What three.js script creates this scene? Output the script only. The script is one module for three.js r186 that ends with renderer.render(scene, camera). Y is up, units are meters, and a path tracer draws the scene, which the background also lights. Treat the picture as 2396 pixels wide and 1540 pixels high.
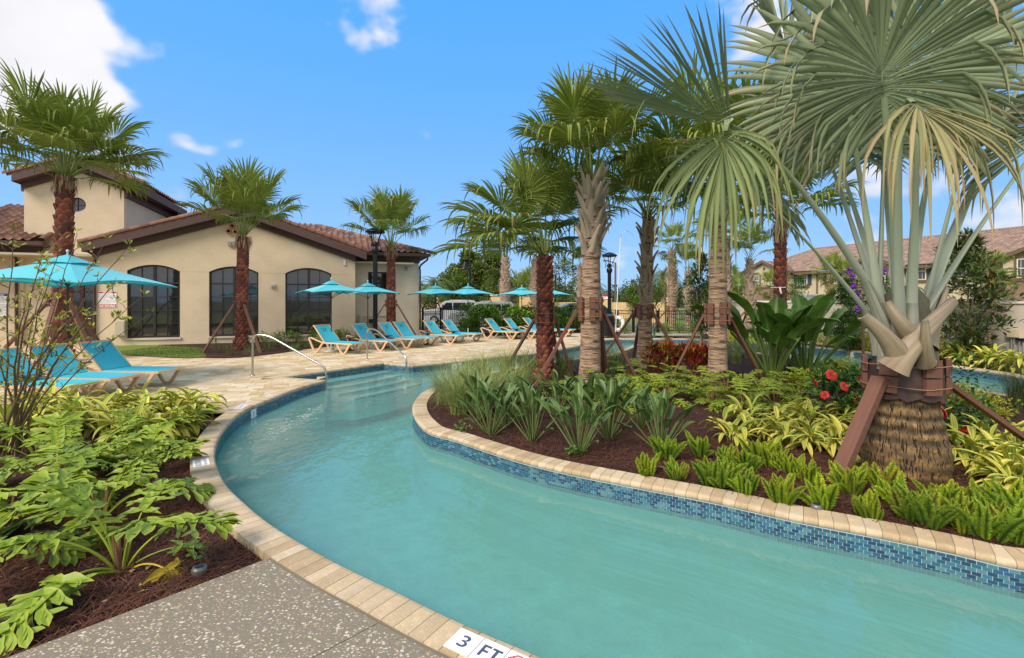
import * as THREE from 'three';
import { ImprovedNoise } from 'three/addons/math/ImprovedNoise.js';
import { mergeGeometries } from 'three/addons/utils/BufferGeometryUtils.js';

// ---------------------------------------------------------------- camera, sky, sun, exposure
const scene = new THREE.Scene();
const F = 1120, CX = 1198, HY = 703, EYE = 1.75;            // lens in units of a 2396 x 1540 picture
const camera = new THREE.PerspectiveCamera(2 * Math.atan(770 / F) * 180 / Math.PI, 1024 / 658, 0.05, 2000);
camera.position.set(0, EYE, 0);
camera.lookAt(0, EYE, -10);
camera.setViewOffset(1024, 658, 0, (770 - HY) / 1540 * 658, 1024, 658);
const renderer = new THREE.WebGLRenderer({ antialias: true });
renderer.setSize(1024, 658);
renderer.toneMapping = THREE.LinearToneMapping;
renderer.toneMappingExposure = 1.75;
renderer.shadowMap.enabled = true;
const sunDir = new THREE.Vector3(-0.5, 0.78, 0.42).normalize();
const sun = new THREE.DirectionalLight(new THREE.Color().setRGB(1, 0.885, 0.78), 2.45);
sun.name = 'sun';
sun.position.copy(sunDir).multiplyScalar(60); sun.target.position.set(0, 0, -12);
sun.castShadow = true; sun.shadow.radius = 48; sun.shadow.mapSize.set(2048, 2048);
Object.assign(sun.shadow.camera, { left: -45, right: 45, top: 45, bottom: -45, near: 1, far: 160 });
scene.add(sun, sun.target);
{ // sky: blue air that pales towards the horizon, with broken white cloud
  const W = 2048, Hh = 1024, d = new Float32Array(W * Hh * 4), N = new ImprovedNoise(), S = THREE.MathUtils.smoothstep;
  const fbm = (x, y, z, o) => { let s = 0, a = 0.5; for (let k = 0; k < o; k++) { s += a * N.noise(x, y, z); x *= 2.03; y *= 2.03; z *= 2.03; a *= 0.52; } return s; };
  const dirOf = (u, v) => new THREE.Vector3((u - CX) / F, (HY - v) / F, -1).normalize();
  // clouds of the photograph: place in the sky, half width (radians) along azimuth and height, weight
  const puffs = [[30, 60, 0.13, 0.10, 0.5], [190, 40, 0.075, 0.09, 0.46], [90, 190, 0.13, 0.05, 0.36], [255, 240, 0.03, 0.03, 0.25], [-160, 260, 0.25, 0.16, 0.4], [520, 228, 0.04, 0.026, 0.31], [450, 318, 0.05, 0.03, 0.27], [525, 335, 0.05, 0.03, 0.27], [500, 350, 0.05, 0.02, 0.2],
    [1790, 60, 0.05, 0.07, 0.5], [1700, -30, 0.10, 0.05, 0.4], [1475, 70, 0.03, 0.02, 0.26], [1720, 170, 0.05, 0.05, 0.3], [1040, 610, 0.09, 0.03, 0.25], [2300, 330, 0.2, 0.14, 0.42], [2050, 560, 0.15, 0.04, 0.22]].map(([u, v, a, b, w]) => { const q = dirOf(u, v); return [Math.atan2(q.x, -q.z), Math.asin(q.y), a, b, w]; });
  for (let j = 0; j < Hh; j++) {
    const el = ((j + 0.5) / Hh - 0.5) * Math.PI, y = Math.sin(el), c = Math.cos(el);
    for (let i = 0; i < W; i++) {
      const th = ((i + 0.5) / W - 0.5) * 2 * Math.PI, x = c * Math.cos(th), z = c * Math.sin(th), k = (j * W + i) * 4;
      const e = Math.max(0, y), g = Math.pow(1 - e, 3.2), az = Math.atan2(x, -z);
      let r = 0.078 + 0.36 * g, gr = 0.41 + 0.29 * g, b = 1.02 - 0.02 * g;
      // coverage: open blue ahead, broken cloud above and round about
      const off = Math.acos(Math.max(-1, Math.min(1, (x * 0 + y * 0.16 + -z * 0.987))));
      let cov = -0.56 + 1.12 * S(off, 0.68, 1.25);
      const wob = 0.05 * fbm(x * 9, y * 9, z * 9, 3);
      for (const [a0, e0, a, bb, w] of puffs) { const p = (az - a0 + wob) / a, q = (el - e0 + wob) / bb, m = p * p + q * q; if (m < 9) cov += w * Math.exp(-m * 1.2) * 1.55; }
      const n = fbm(x * 3.1 + 7, y * 5.2, z * 3.1, 6) + 0.45 * fbm(x * 11, y * 15, z * 11 + 3, 5);
      const t = S(n * 1.6 + cov, -0.03, 0.46) * S(el, -0.02, 0.06);
      const lit = 0.9 + 0.16 * fbm(x * 5 + 2, y * 8, z * 5, 4);
      r += (1.0 * lit - r) * t; gr += (1.0 * lit - gr) * t; b += (1.04 * lit - b) * t;
      if (el < 0) { r = 0.28; gr = 0.29; b = 0.25; }
      d[k] = r * 0.585; d[k + 1] = gr * 0.585; d[k + 2] = b * 0.585; d[k + 3] = 1;
    }
  }
  const t = new THREE.DataTexture(d, W, Hh, THREE.RGBAFormat, THREE.FloatType);
  t.mapping = THREE.EquirectangularReflectionMapping; t.magFilter = t.minFilter = THREE.LinearFilter; t.needsUpdate = true;
  scene.background = t; scene.environment = t;
}

// ---------------------------------------------------------------- helpers
const TAU = Math.PI * 2, rad = (a) => a * Math.PI / 180, lerp = THREE.MathUtils.lerp, sst = THREE.MathUtils.smoothstep;
function rng(s) { let a = s * 2654435761 >>> 0; return () => { a = a + 0x6D2B79F5 | 0; let t = Math.imul(a ^ a >>> 15, 1 | a); t = t + Math.imul(t ^ t >>> 7, 61 | t) ^ t; return ((t ^ t >>> 14) >>> 0) / 4294967296; }; }
const V3 = (x, y, z) => new THREE.Vector3(x, y, z);
const gp = (u, v, y = 0) => { const Z = (EYE - y) * F / (v - HY); return [(u - CX) / F * Z, y, -Z]; };      // where a level sheet at height y lies
const at = (u, v, Z) => [(u - CX) / F * Z, EYE + (HY - v) / F * Z, -Z];
const names = {};
function numbered(n) { const k = names[n] = (names[n] ?? -1) + 1; return k ? n + '_' + String(k).padStart(3, '0') : n; }
function tag(o, label, category, group) { Object.assign(o.userData, { label, category }); if (group) o.userData.group = group; return o; }
function base(name, pos, turn, label, category, group) { const o = new THREE.Group(); o.name = numbered(name); o.position.set(...pos); o.rotation.y = turn || 0; scene.add(o); return tag(o, label, category, group); }
const ORD = ['', 'first', 'second', 'third', 'fourth', 'fifth', 'sixth', 'seventh', 'eighth', 'ninth', 'tenth', 'eleventh', 'twelfth', 'thirteenth', 'fourteenth', 'fifteenth', 'sixteenth', 'seventeenth', 'eighteenth', 'nineteenth', 'twentieth'];
const add3 = (a, b, s = 1) => [a[0] + b[0] * s, a[1] + b[1] * s, a[2] + b[2] * s], sub3 = (a, b) => [a[0] - b[0], a[1] - b[1], a[2] - b[2]];
const dot3 = (a, b) => a[0] * b[0] + a[1] * b[1] + a[2] * b[2], cross3 = (a, b) => [a[1] * b[2] - a[2] * b[1], a[2] * b[0] - a[0] * b[2], a[0] * b[1] - a[1] * b[0]];
const len3 = (a) => Math.hypot(...a), nrm3 = (a) => { const l = len3(a) || 1; return [a[0] / l, a[1] / l, a[2] / l]; }, mix3 = (a, b, t) => [lerp(a[0], b[0], t), lerp(a[1], b[1], t), lerp(a[2], b[2], t)];
class MB {
  constructor(useColor) { this.p = []; this.u = []; this.c = useColor ? [] : null; this.i = []; this.n = 0; this.col = [1, 1, 1]; }
  v(p, u = 0, w = 0, col) { this.p.push(p[0], p[1], p[2]); this.u.push(u, w); if (this.c) { const k = col || this.col; this.c.push(k[0], k[1], k[2]); } return this.n++; }
  tri(a, b, c) { this.i.push(a, b, c); return this; }
  quad(a, b, c, d, w, h) { w ??= len3(sub3(b, a)); h ??= len3(sub3(d, a)); const k = this.n; this.v(a, 0, 0); this.v(b, w, 0); this.v(c, w, h); this.v(d, 0, h); this.i.push(k, k + 1, k + 2, k, k + 2, k + 3); return this; }
  hexa(q) { const f = (a, b, c, d) => this.quad(q[a], q[b], q[c], q[d]); f(0, 1, 5, 4); f(1, 2, 6, 5); f(2, 3, 7, 6); f(3, 0, 4, 7); f(4, 5, 6, 7); f(3, 2, 1, 0); return this; } // bottom 0-3 counter-clockwise seen from above, top 4-7
  box(x0, y0, z0, x1, y1, z1) { return this.hexa([[x0, y0, z1], [x1, y0, z1], [x1, y0, z0], [x0, y0, z0], [x0, y1, z1], [x1, y1, z1], [x1, y1, z0], [x0, y1, z0]]); }
  cbox(x, y, z, w, h, d) { return this.box(x - w / 2, y - h / 2, z - d / 2, x + w / 2, y + h / 2, z + d / 2); }
  beam(a, b, w, h, up = [0, 1, 0]) { const t = nrm3(sub3(b, a)); let s = cross3(t, up); if (len3(s) < 1e-3) s = [1, 0, 0]; s = nrm3(s); const n = cross3(s, t), P = (o, i, j) => add3(add3(o, s, i * w / 2), n, j * h / 2); return this.hexa([P(a, -1, -1), P(a, 1, -1), P(b, 1, -1), P(b, -1, -1), P(a, -1, 1), P(a, 1, 1), P(b, 1, 1), P(b, -1, 1)]); }
  tube(pts, r, seg = 8, caps = true, cols) { // r: number or function of 0..1
    const rf = typeof r === 'function' ? r : () => r, m = pts.length; let prev = null, k0 = this.n, L = 0;
    for (let a = 0; a < m; a++) {
      const t = nrm3(sub3(pts[Math.min(m - 1, a + 1)], pts[Math.max(0, a - 1)]));
      let s = prev ? sub3(prev, [t[0] * dot3(prev, t), t[1] * dot3(prev, t), t[2] * dot3(prev, t)]) : cross3(t, Math.abs(t[1]) > 0.9 ? [1, 0, 0] : [0, 1, 0]); s = nrm3(s); prev = s; const b = cross3(t, s), R = rf(a / (m - 1));
      if (a) L += len3(sub3(pts[a], pts[a - 1]));
      for (let j = 0; j <= seg; j++) { const q = j / seg * TAU; this.v(add3(add3(pts[a], s, Math.cos(q) * R), b, Math.sin(q) * R), j / seg * TAU * R, L, cols && cols(a / (m - 1))); }
    }
    for (let a = 0; a < m - 1; a++) for (let j = 0; j < seg; j++) { const q = k0 + a * (seg + 1) + j, w = q + seg + 1; this.i.push(q, q + 1, w + 1, q, w + 1, w); }
    if (caps) for (const [a, fl] of [[0, 1], [m - 1, 0]]) { const c = this.v(pts[a], 0, 0, cols && cols(a / (m - 1))), o = this.n; for (let j = 0; j <= seg; j++) { const q = (k0 + a * (seg + 1) + j) * 3; this.v([this.p[q], this.p[q + 1], this.p[q + 2]], 0, 0, cols && cols(a / (m - 1))); } for (let j = 0; j < seg; j++) fl ? this.i.push(c, o + j + 1, o + j) : this.i.push(c, o + j, o + j + 1); }
    return this;
  }
  lathe(prof, x = 0, z = 0, seg = 16, y0 = 0) { const k0 = this.n, m = prof.length; let L = 0; prof.forEach(([r, y], a) => { if (a) L += Math.hypot(r - prof[a - 1][0], y - prof[a - 1][1]); for (let j = 0; j <= seg; j++) { const q = j / seg * TAU; this.v([x + Math.cos(q) * r, y0 + y, z + Math.sin(q) * r], j / seg * TAU * Math.max(0.05, r), L); } }); for (let a = 0; a < m - 1; a++) for (let j = 0; j < seg; j++) { const q = k0 + a * (seg + 1) + j, w = q + seg + 1; this.i.push(q, w, w + 1, q, w + 1, q + 1); } return this; }
  prism(poly, y0, y1, sides = true) { // poly: [x, z] list
    const sh = poly.map((p) => new THREE.Vector2(p[0], p[1])), T = THREE.ShapeUtils.triangulateShape(sh, []), k = this.n, area = THREE.ShapeUtils.area(sh);
    for (const p of poly) this.v([p[0], y1, p[1]], p[0], p[1]);
    for (const t of T) area > 0 ? this.i.push(k + t[0], k + t[2], k + t[1]) : this.i.push(k + t[0], k + t[1], k + t[2]);
    if (sides) for (let a = 0; a < poly.length; a++) { const p = poly[a], q = poly[(a + 1) % poly.length]; area > 0 ? this.quad([q[0], y0, q[1]], [p[0], y0, p[1]], [p[0], y1, p[1]], [q[0], y1, q[1]]) : this.quad([p[0], y0, p[1]], [q[0], y0, q[1]], [q[0], y1, q[1]], [p[0], y1, p[1]]); }
    return this;
  }
  strip(rows, cols) { // rows of equal numbers of points joined into one smooth sheet
    const k = this.n, w = rows[0].length; rows.forEach((r, a) => r.forEach((p, b) => this.v(p, b / (w - 1), a / (rows.length - 1), cols && cols(a / (rows.length - 1), b / (w - 1)))));
    for (let a = 0; a < rows.length - 1; a++) for (let b = 0; b < w - 1; b++) { const q = k + a * w + b; this.i.push(q, q + 1, q + w + 1, q, q + w + 1, q + w); } return this;
  }
  geo() { const g = new THREE.BufferGeometry(); g.setAttribute('position', new THREE.Float32BufferAttribute(this.p, 3)); g.setAttribute('uv', new THREE.Float32BufferAttribute(this.u, 2)); if (this.c) g.setAttribute('color', new THREE.Float32BufferAttribute(this.c, 3)); g.setIndex(this.i); g.computeVertexNormals(); return g; }
  build(name, mat, parent) { return mesh(name, this.geo(), mat, parent); }
}
function mesh(name, g, mat, parent) { const m = new THREE.Mesh(g, mat); m.name = parent && parent !== scene ? name : numbered(name); m.castShadow = m.receiveShadow = true; (parent || scene).add(m); return m; }
const struct = (o) => { o.userData.kind = 'structure'; return o; }, stuff = (o) => { o.userData.kind = 'stuff'; return o; };
const circ = (cx, cz, r, n = 24) => Array.from({ length: n }, (_, k) => [cx + Math.cos(k / n * TAU) * r, cz + Math.sin(k / n * TAU) * r]);

// ---------------------------------------------------------------- textures and materials
function lattice(seed, per) { const r = rng(seed), a = new Float32Array(per * per); for (let k = 0; k < a.length; k++) a[k] = r(); return (x, y) => { const ix = Math.floor(x), iy = Math.floor(y), fx = x - ix, fy = y - iy, s = fx * fx * (3 - 2 * fx), t = fy * fy * (3 - 2 * fy), q = (i, j) => a[((j % per + per) % per) * per + ((i % per + per) % per)]; return lerp(lerp(q(ix, iy), q(ix + 1, iy), s), lerp(q(ix, iy + 1), q(ix + 1, iy + 1), s), t); }; }
function pfbm(seed, per, oct, fx = 1, fy = 1) { const L = []; for (let k = 0; k < oct; k++) L.push(lattice(seed + k * 17, per << k)); return (x, y) => { let s = 0, a = 0.5, t = 0; for (let k = 0; k < oct; k++) { s += a * L[k](x * (per << k) * 1, y * (per << k) * 1); t += a; a *= 0.55; } return s / t; }; }
function tex(n, fn, srgb, rx = 1, ry = 1, m = n) { const d = new Uint8Array(n * m * 4); for (let j = 0; j < m; j++) for (let i = 0; i < n; i++) { const c = fn(i / n, j / m), k = (j * n + i) * 4; d[k] = c[0] * 255; d[k + 1] = c[1] * 255; d[k + 2] = c[2] * 255; d[k + 3] = 255; } const t = new THREE.DataTexture(d, n, m); t.wrapS = t.wrapT = THREE.RepeatWrapping; t.magFilter = THREE.LinearFilter; t.minFilter = THREE.LinearMipmapLinearFilter; t.generateMipmaps = true; if (srgb) t.colorSpace = THREE.SRGBColorSpace; t.repeat.set(rx, ry); t.needsUpdate = true; return t; }
function canvasTex(w, h, draw) { const c = document.createElement('canvas'); c.width = w; c.height = h; draw(c.getContext('2d'), w, h); const t = new THREE.CanvasTexture(c); t.colorSpace = THREE.SRGBColorSpace; t.anisotropy = 8; return t; }
const C = (h) => new THREE.Color(h);
const mat = (color, roughness = 0.7, o = {}) => new THREE.MeshStandardMaterial({ color: C(color), roughness, side: THREE.DoubleSide, ...o });
const phys = (color, roughness, o = {}) => new THREE.MeshPhysicalMaterial({ color: C(color), roughness, side: THREE.DoubleSide, ...o });
const gray = (f, lo, hi) => (x, y) => { const v = lerp(lo, hi, f(x, y)); return [v, v, v]; };
const nA = pfbm(3, 8, 5), nB = pfbm(11, 32, 3), nC = pfbm(23, 4, 6), nStreak = pfbm(31, 8, 5);
const T = {
  stuccoC: tex(256, (x, y) => { const v = 0.88 + 0.12 * (0.75 * nC(x, y) + 0.25 * nB(x, y)); return [v, v, v * 0.99]; }, true, 0.5, 0.5),
  stuccoB: tex(256, gray((x, y) => 0.6 * nB(x, y) + 0.4 * nA(x, y), 0, 1), false, 1.6, 1.6),
  grain: tex(256, (x, y) => { const v = 0.80 + 0.26 * nC(x, y) * (0.5 + 0.5 * nB(x, y)) + (nB(x * 3 % 1, y * 3 % 1) > 0.66 ? 0.07 : 0); return [Math.min(1, v), Math.min(1, v * 0.995), Math.min(1, v * 0.985)]; }, true, 1.3, 1.3),
  grainB: tex(256, gray(nB, 0, 1), false, 3, 3),
  wood: tex(256, (x, y) => { const v = 0.82 + 0.18 * nStreak(x * 2 % 1, y * 0.12); return [v, v, v]; }, true, 2, 2),
};
const vtxLeaf = (rough = 0.75, trans = 0.22, o = {}) => new THREE.MeshPhysicalMaterial({ color: 0xffffff, vertexColors: true, roughness: rough, transmission: trans, thickness: 0, side: THREE.DoubleSide, specularIntensity: 0.5, clearcoat: 0.06, clearcoatRoughness: 0.45, ...o });
const M = {
  stucco: mat('#e0cdb0', 0.92, { map: T.stuccoC, bumpMap: T.stuccoB, bumpScale: 0.0025 }),
  stuccoPale: mat('#d6cbb6', 0.92, { map: T.stuccoC, bumpMap: T.stuccoB, bumpScale: 0.0025 }),
  fascia: mat('#5d4540', 0.7, { map: T.wood }),
  gutter: mat('#4a342d', 0.45),
  bronze: mat('#2b2522', 0.45),
  pane: phys('#8d9490', 0.02, { ior: 1.85, transmission: 0.92, thickness: 0 }),
  black: mat('#131416', 0.45), blackMetal: mat('#16171a', 0.38, { metalness: 0.3 }),
  white: mat('#dcdad2', 0.6), grey: mat('#8d8f8c', 0.55),
  steel: mat('#c9c4b8', 0.24, { metalness: 1 }),
  brace: mat('#7c5444', 0.8, { map: T.wood }), braceDark: mat('#6f4a3c', 0.8, { map: T.wood }), strap: mat('#8a6a52', 0.6),
  tan: mat('#d7b28c', 0.55), sling: mat('#2fa8c4', 0.75),
  table: mat('#43372f', 0.5),
  canvas: new THREE.MeshPhysicalMaterial({ color: C('#26bccb'), roughness: 0.92, transmission: 0.3, thickness: 0, side: THREE.DoubleSide }),
  rope: mat('#a48f68', 0.9), sleeve: mat('#c9ccca', 0.4),
};
// ---------------------------------------------------------------- the river channel: outlines in plan ([x, z])
const flat = (l) => l.map(([u, v, y]) => { const q = gp(u, v, y || 0); return [q[0], q[2]]; });
function smooth(pts, step = 0.05) { const c = new THREE.CatmullRomCurve3(pts.map((p) => V3(p[0], 0, p[1])), false, 'centripetal'), n = Math.max(2, Math.round(c.getLength() / step)); c.arcLengthDivisions = 600; return c.getSpacedPoints(n).map((p) => [p.x, p.z]); }
const nearPts = [[11.5, -9], [11.2, -6.5], [10.2, -4], [8.4, -2.2], [6, -1.3], [3.6, -1.15], [1.75, -1.6], [0.8, -2.02], ...flat([[1285, 1540], [1185.7, 1498.6], [1052, 1441], [910, 1372], [801, 1320], [702, 1266], [626, 1218], [569, 1171], [531, 1133], [510, 1095], [503, 1062], [507, 1038], [520, 1010], [546, 979], [584, 953], [636, 932], [697, 908], [763, 889]])];
const farPts = [...flat([[965, 855], [1045, 848], [1186, 832], [1253, 826], [1342, 811], [1410, 796], [1446, 793], [1488, 793], [1600, 793], [1703, 796.5], [1946, 815.4], [2047, 827], [2189, 851], [2338, 872], [2396, 883]]), [11.5, -9]];
const alcove = flat([[763, 889], [659, 882], [898, 849], [965, 855]]);
const PITCH = 0.102;
const bankRuns = [smooth(nearPts, PITCH), smooth([alcove[0], alcove[1]], PITCH), smooth([alcove[1], alcove[2]], PITCH), smooth([alcove[2], alcove[3]], PITCH), smooth(farPts, PITCH)];
const bank = []; bankRuns.forEach((r) => bank.push(...r.slice(0, -1)));                    // closed
const isl = [[9.2, -7], [8.8, -5], [7.8, -3.5], [6.2, -2.85], [4.6, -2.95], ...flat([[2396, 1339, -0.06], [2232, 1300.6, -0.06], [2049.6, 1262, -0.06], [1867, 1226, -0.06], [1685, 1184, -0.06], [1498.5, 1147, -0.06], [1352.6, 1118, -0.06], [1243, 1092.5, -0.06], [1152, 1065, -0.06], [1061, 1034, -0.06], [1005, 1015, -0.04], [979, 994, -0.04], [967, 975, -0.04], [964.7, 953, -0.02], [972, 934], [990, 916], [1009, 907], [1080, 886], [1170, 865], [1330, 840], [1415, 831], [1446, 821], [1470, 812], [1490, 806], [1600, 805], [1705, 815]]), [8.5, -14.8], [8.85, -12], ...flat([[2241, 905], [2343, 920], [2393, 929]])];
const islandEdge = smooth([...isl, isl[0]], PITCH).slice(0, -1);
const area2 = (p) => { let s = 0; for (let k = 0; k < p.length; k++) { const a = p[k], b = p[(k + 1) % p.length]; s += a[0] * b[1] - b[0] * a[1]; } return s / 2; };
// frames: outward normal (away from the water) with a mitre at corners
function frames(poly, island) {
  const sgn = (area2(poly) > 0 ? 1 : -1) * (island ? -1 : 1), n = poly.length;
  return poly.map((p, k) => { const a = poly[(k + n - 1) % n], b = poly[(k + 1) % n], e1 = nrm3([p[0] - a[0], 0, p[1] - a[1]]), e2 = nrm3([b[0] - p[0], 0, b[1] - p[1]]), n1 = [e1[2] * sgn, -e1[0] * sgn], n2 = [e2[2] * sgn, -e2[0] * sgn]; let m = [n1[0] + n2[0], n1[1] + n2[1]]; const l = Math.hypot(...m); m = [m[0] / l, m[1] / l]; const c = Math.max(0.35, m[0] * n1[0] + m[1] * n1[1]); return { p, n: [m[0] / c, m[1] / c], t: [e2[0], e2[2]] }; });
}
const bankF = frames(bank, false), islF = frames(islandEdge, true);
const off = (f, w) => [f.p[0] + f.n[0] * w, f.p[1] + f.n[1] * w];
const inPoly = (x, z, P) => { let c = false; for (let i = 0, j = P.length - 1; i < P.length; j = i++) if ((P[i][1] > z) !== (P[j][1] > z) && x < (P[j][0] - P[i][0]) * (z - P[i][1]) / (P[j][1] - P[i][1]) + P[i][0]) c = !c; return c; };
const CW = 0.235;
const seen = (x, z) => z < -1.5 && Math.abs(x / -z) < 1.1;
const near2 = (x, z) => Math.hypot(x, z) + (seen(x, z) ? 0 : 1000);
const shapeXZ = (poly, holes = []) => { const s = new THREE.Shape(poly.map((p) => new THREE.Vector2(p[0], -p[1]))); s.holes = holes.map((h) => new THREE.Path(h.map((p) => new THREE.Vector2(p[0], -p[1])))); const g = new THREE.ShapeGeometry(s); g.rotateX(-Math.PI / 2); return g; };
function sheet(name, poly, y, m, holes) { const g = shapeXZ(poly, holes); g.translate(0, y, 0); return mesh(name, g, m); }

// ---------------------------------------------------------------- ground, water, channel
const fineN = pfbm(41, 16, 5), fineM = pfbm(47, 64, 2);
M.grassField = mat('#ffffff', 0.95, { map: tex(512, (x, y) => { const v = 0.35 * fineN(x, y) + 0.65 * fineM(x, y); return [0.34 + 0.22 * v, 0.40 + 0.22 * v, 0.17 + 0.12 * v]; }, true, 0.12, 0.12), bumpMap: tex(256, gray(fineM, 0, 1), false, 1, 1), bumpScale: 0.02 });
M.lawn = mat('#ffffff', 0.95, { map: tex(256, (x, y) => { const v = 0.5 * fineN(x, y) + 0.5 * fineM(x, y); return [0.30 + 0.2 * v, 0.37 + 0.22 * v, 0.12 + 0.08 * v]; }, true, 0.6, 0.6) });
M.asphalt = mat('#6b6a66', 0.95, { map: T.grain });
M.concrete = mat('#a9a496', 0.92, { map: T.grain, bumpMap: T.grainB, bumpScale: 0.002 });
M.plaster = mat('#96d0ca', 0.85, { map: T.grain });
M.grout = mat('#aebbbb', 0.85);
M.mortar = mat('#8f7d60', 0.95, { map: T.grain });
M.sand = mat('#8d7650', 0.95, { map: T.grain });
const groundHole = bankF.filter((_, k) => k % 3 === 0 || (k > bankRuns[0].length - 3 && k < bankRuns[0].length + 90)).map((f) => off(f, 0.1));
struct(sheet('ground', [[-500, 30], [500, 30], [500, -900], [-500, -900]], -0.11, M.grassField, [groundHole]));
const rip = pfbm(61, 6, 5), rip2 = pfbm(67, 24, 3);
M.water = phys('#a3d6d0', 0.06, { specularIntensity: 0.85, transmission: 0.74, thickness: 0, ior: 1.33, bumpMap: tex(512, gray((x, y) => 0.75 * rip(x, y) + 0.25 * rip2(x, y), 0, 1), false, 0.3, 0.2), bumpScale: 0.022 });
struct(sheet('pool_water', bank.filter((_, k) => k % 2 === 0 || true), -0.2, M.water, [islandEdge]));
struct(sheet('pool_floor', bankF.map((f) => off(f, 0.05)), -1.15, M.plaster, []));

const copingMats = ['#cbb591', '#d3bf9d', '#c0a985', '#ceb995', '#d6c3a3'].map((c) => mat(c, 0.9, { map: T.grain, bumpMap: T.grainB, bumpScale: 0.0015 }));
const PROF = [[CW, -0.06], [CW, 0.004], [0.045, 0.004], [0.02, 0], [0.006, -0.01], [0, -0.024], [0.001, -0.04], [0.01, -0.053], [0.03, -0.06]];
function coping(name, F_, label, skip) {
  const g = new THREE.Group(); g.name = name; scene.add(g); struct(g); const n = F_.length, r = rng(name.length);
  // mortar bed that shows in the joints
  const bed = new MB(), prof2 = PROF.map(([w, y]) => [lerp(0.1175, w, 0.965), y * 0.94 - 0.0025]);
  const rows = F_.concat([F_[0]]).map((f) => prof2.map(([w, y]) => { const q = off(f, w); return [q[0], y, q[1]]; }));
  bed.strip(rows); bed.build('mortar_bed', M.mortar, g);
  const list = F_.map((f, k) => ({ k, d: near2(f.p[0], f.p[1]), m: Math.floor(r() * 5), dy: (r() - 0.5) * 0.002 })).filter((b) => !skip || !skip(F_[b.k])).sort((a, b) => a.d - b.d);
  const brick = (b, mb) => {
    const f = F_[b.k], q = F_[(b.k + 1) % n], gap = 0.0022, P = (w, y, e) => { const a = off(f, w), c = off(q, w), L = Math.hypot(c[0] - a[0], c[1] - a[1]) || 1, s = e ? 1 - gap / L : gap / L; return [lerp(a[0], c[0], s), y + b.dy, lerp(a[1], c[1], s)]; };
    const A = PROF.map(([w, y]) => P(w, y, 0)), B = PROF.map(([w, y]) => P(w, y, 1));
    for (let k = 0; k < PROF.length - 1; k++) { const w0 = PROF[k][0], w1 = PROF[k + 1][0], o = b.k * 0.37, i = mb.n; if (k > 2 && k < 7) { if (k === 3) for (let s = 3; s < 8; s++) { mb.v(A[s], PROF[s][0], o); mb.v(B[s], PROF[s][0], o + 0.1); } const j = k === 3 ? i : i - 10, e = (j) + (k - 3) * 2; mb.i.push(e, e + 1, e + 3, e, e + 3, e + 2); } else { mb.v(A[k], w0, o); mb.v(B[k], w0, o + 0.1); mb.v(B[k + 1], w1, o + 0.1); mb.v(A[k + 1], w1, o); mb.i.push(i, i + 1, i + 2, i, i + 2, i + 3); } }
    for (const E of [A, B]) { const i = mb.n; E.forEach((p, k) => mb.v(p, PROF[k][0], PROF[k][1])); for (let k = 1; k < PROF.length - 1; k++) mb.i.push(i, i + k, i + k + 1); }
  };
  list.slice(0, 300).forEach((b) => { const mb = new MB(); brick(b, mb); mb.build('coping_brick', copingMats[b.m], g); });
  const rest = new MB(); list.slice(300).forEach((b) => brick(b, rest)); stuff(rest.build('coping_brick_run', copingMats[0], g));
  return g;
}
coping('outer_coping', bankF); coping('island_coping', islF);
const tileCols = ['#23506a', '#2d6076', '#27586e', '#3a6f80', '#204862', '#447781', '#2d5a78', '#527f88', '#24455f'];
const tileMats = tileCols.map((c) => phys(c, 0.24, { ior: 1.5 }));
const tileGeo = new THREE.BoxGeometry(0.0485, 0.0224, 0.006);
function tileWall(name, F_) {
  const g = new THREE.Group(); g.name = name; scene.add(g); struct(g); const n = F_.length, r = rng(name.length * 7);
  const w = new MB(); w.strip(F_.concat([F_[0]]).map((f) => [-0.055, -0.235].map((y) => { const q = off(f, 0.014); return [q[0], y, q[1]]; }))); w.build('grout', M.grout, g);
  const w2 = new MB(); w2.strip(F_.concat([F_[0]]).map((f) => [-0.235, -1.16].map((y) => { const q = off(f, 0.012); return [q[0], y, q[1]]; }))); w2.build('plaster_wall', M.plaster, g);
  // arc length along the tile face
  const pts = F_.map((f) => off(f, 0.013)), L = [0]; for (let k = 1; k <= n; k++) L.push(L[k - 1] + Math.hypot(pts[k % n][0] - pts[k - 1][0], pts[k % n][1] - pts[k - 1][1]));
  const list = []; let k = 0;
  for (let row = 0; row < 7; row++) { k = 0; for (let s = (row % 2) * 0.0265; s < L[n] - 0.05; s += 0.053) { while (L[k + 1] < s + 0.025) k++; const a = pts[k % n], b = pts[(k + 1) % n], t = (s + 0.025 - L[k]) / (L[k + 1] - L[k]), x = lerp(a[0], b[0], t), z = lerp(a[1], b[1], t), f = F_[k % n], facing = f.n[0] * x + f.n[1] * z > 0; if (!facing && !(Math.hypot(x, z) < 3)) continue; if (z > 1 || Math.hypot(x, z) > 26) continue; list.push({ x, z, y: -0.0745 - row * 0.0265, a: Math.atan2(-(b[1] - a[1]), b[0] - a[0]), m: Math.min(8, Math.floor(r() * 9)), d: near2(x, z) }); } }
  list.sort((p, q) => p.d - q.d);
  list.slice(0, 300).forEach((q) => { const m = mesh('tile', tileGeo, tileMats[q.m], g); m.position.set(q.x, q.y, q.z); m.rotation.y = q.a; });
  const rest = new MB(true); list.slice(300).forEach((q) => { const c = C(tileCols[q.m]); rest.col = [c.r, c.g, c.b]; const tx = Math.cos(q.a), tz = -Math.sin(q.a); rest.beam([q.x - tx * 0.0243, q.y, q.z - tz * 0.0243], [q.x + tx * 0.0243, q.y, q.z + tz * 0.0243], 0.006, 0.0224); });
  stuff(rest.build('tile_field', phys('#ffffff', 0.18, { vertexColors: true, ior: 1.55 }), g));
}
tileWall('outer_channel_wall', bankF); tileWall('island_channel_wall', islF);
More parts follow.
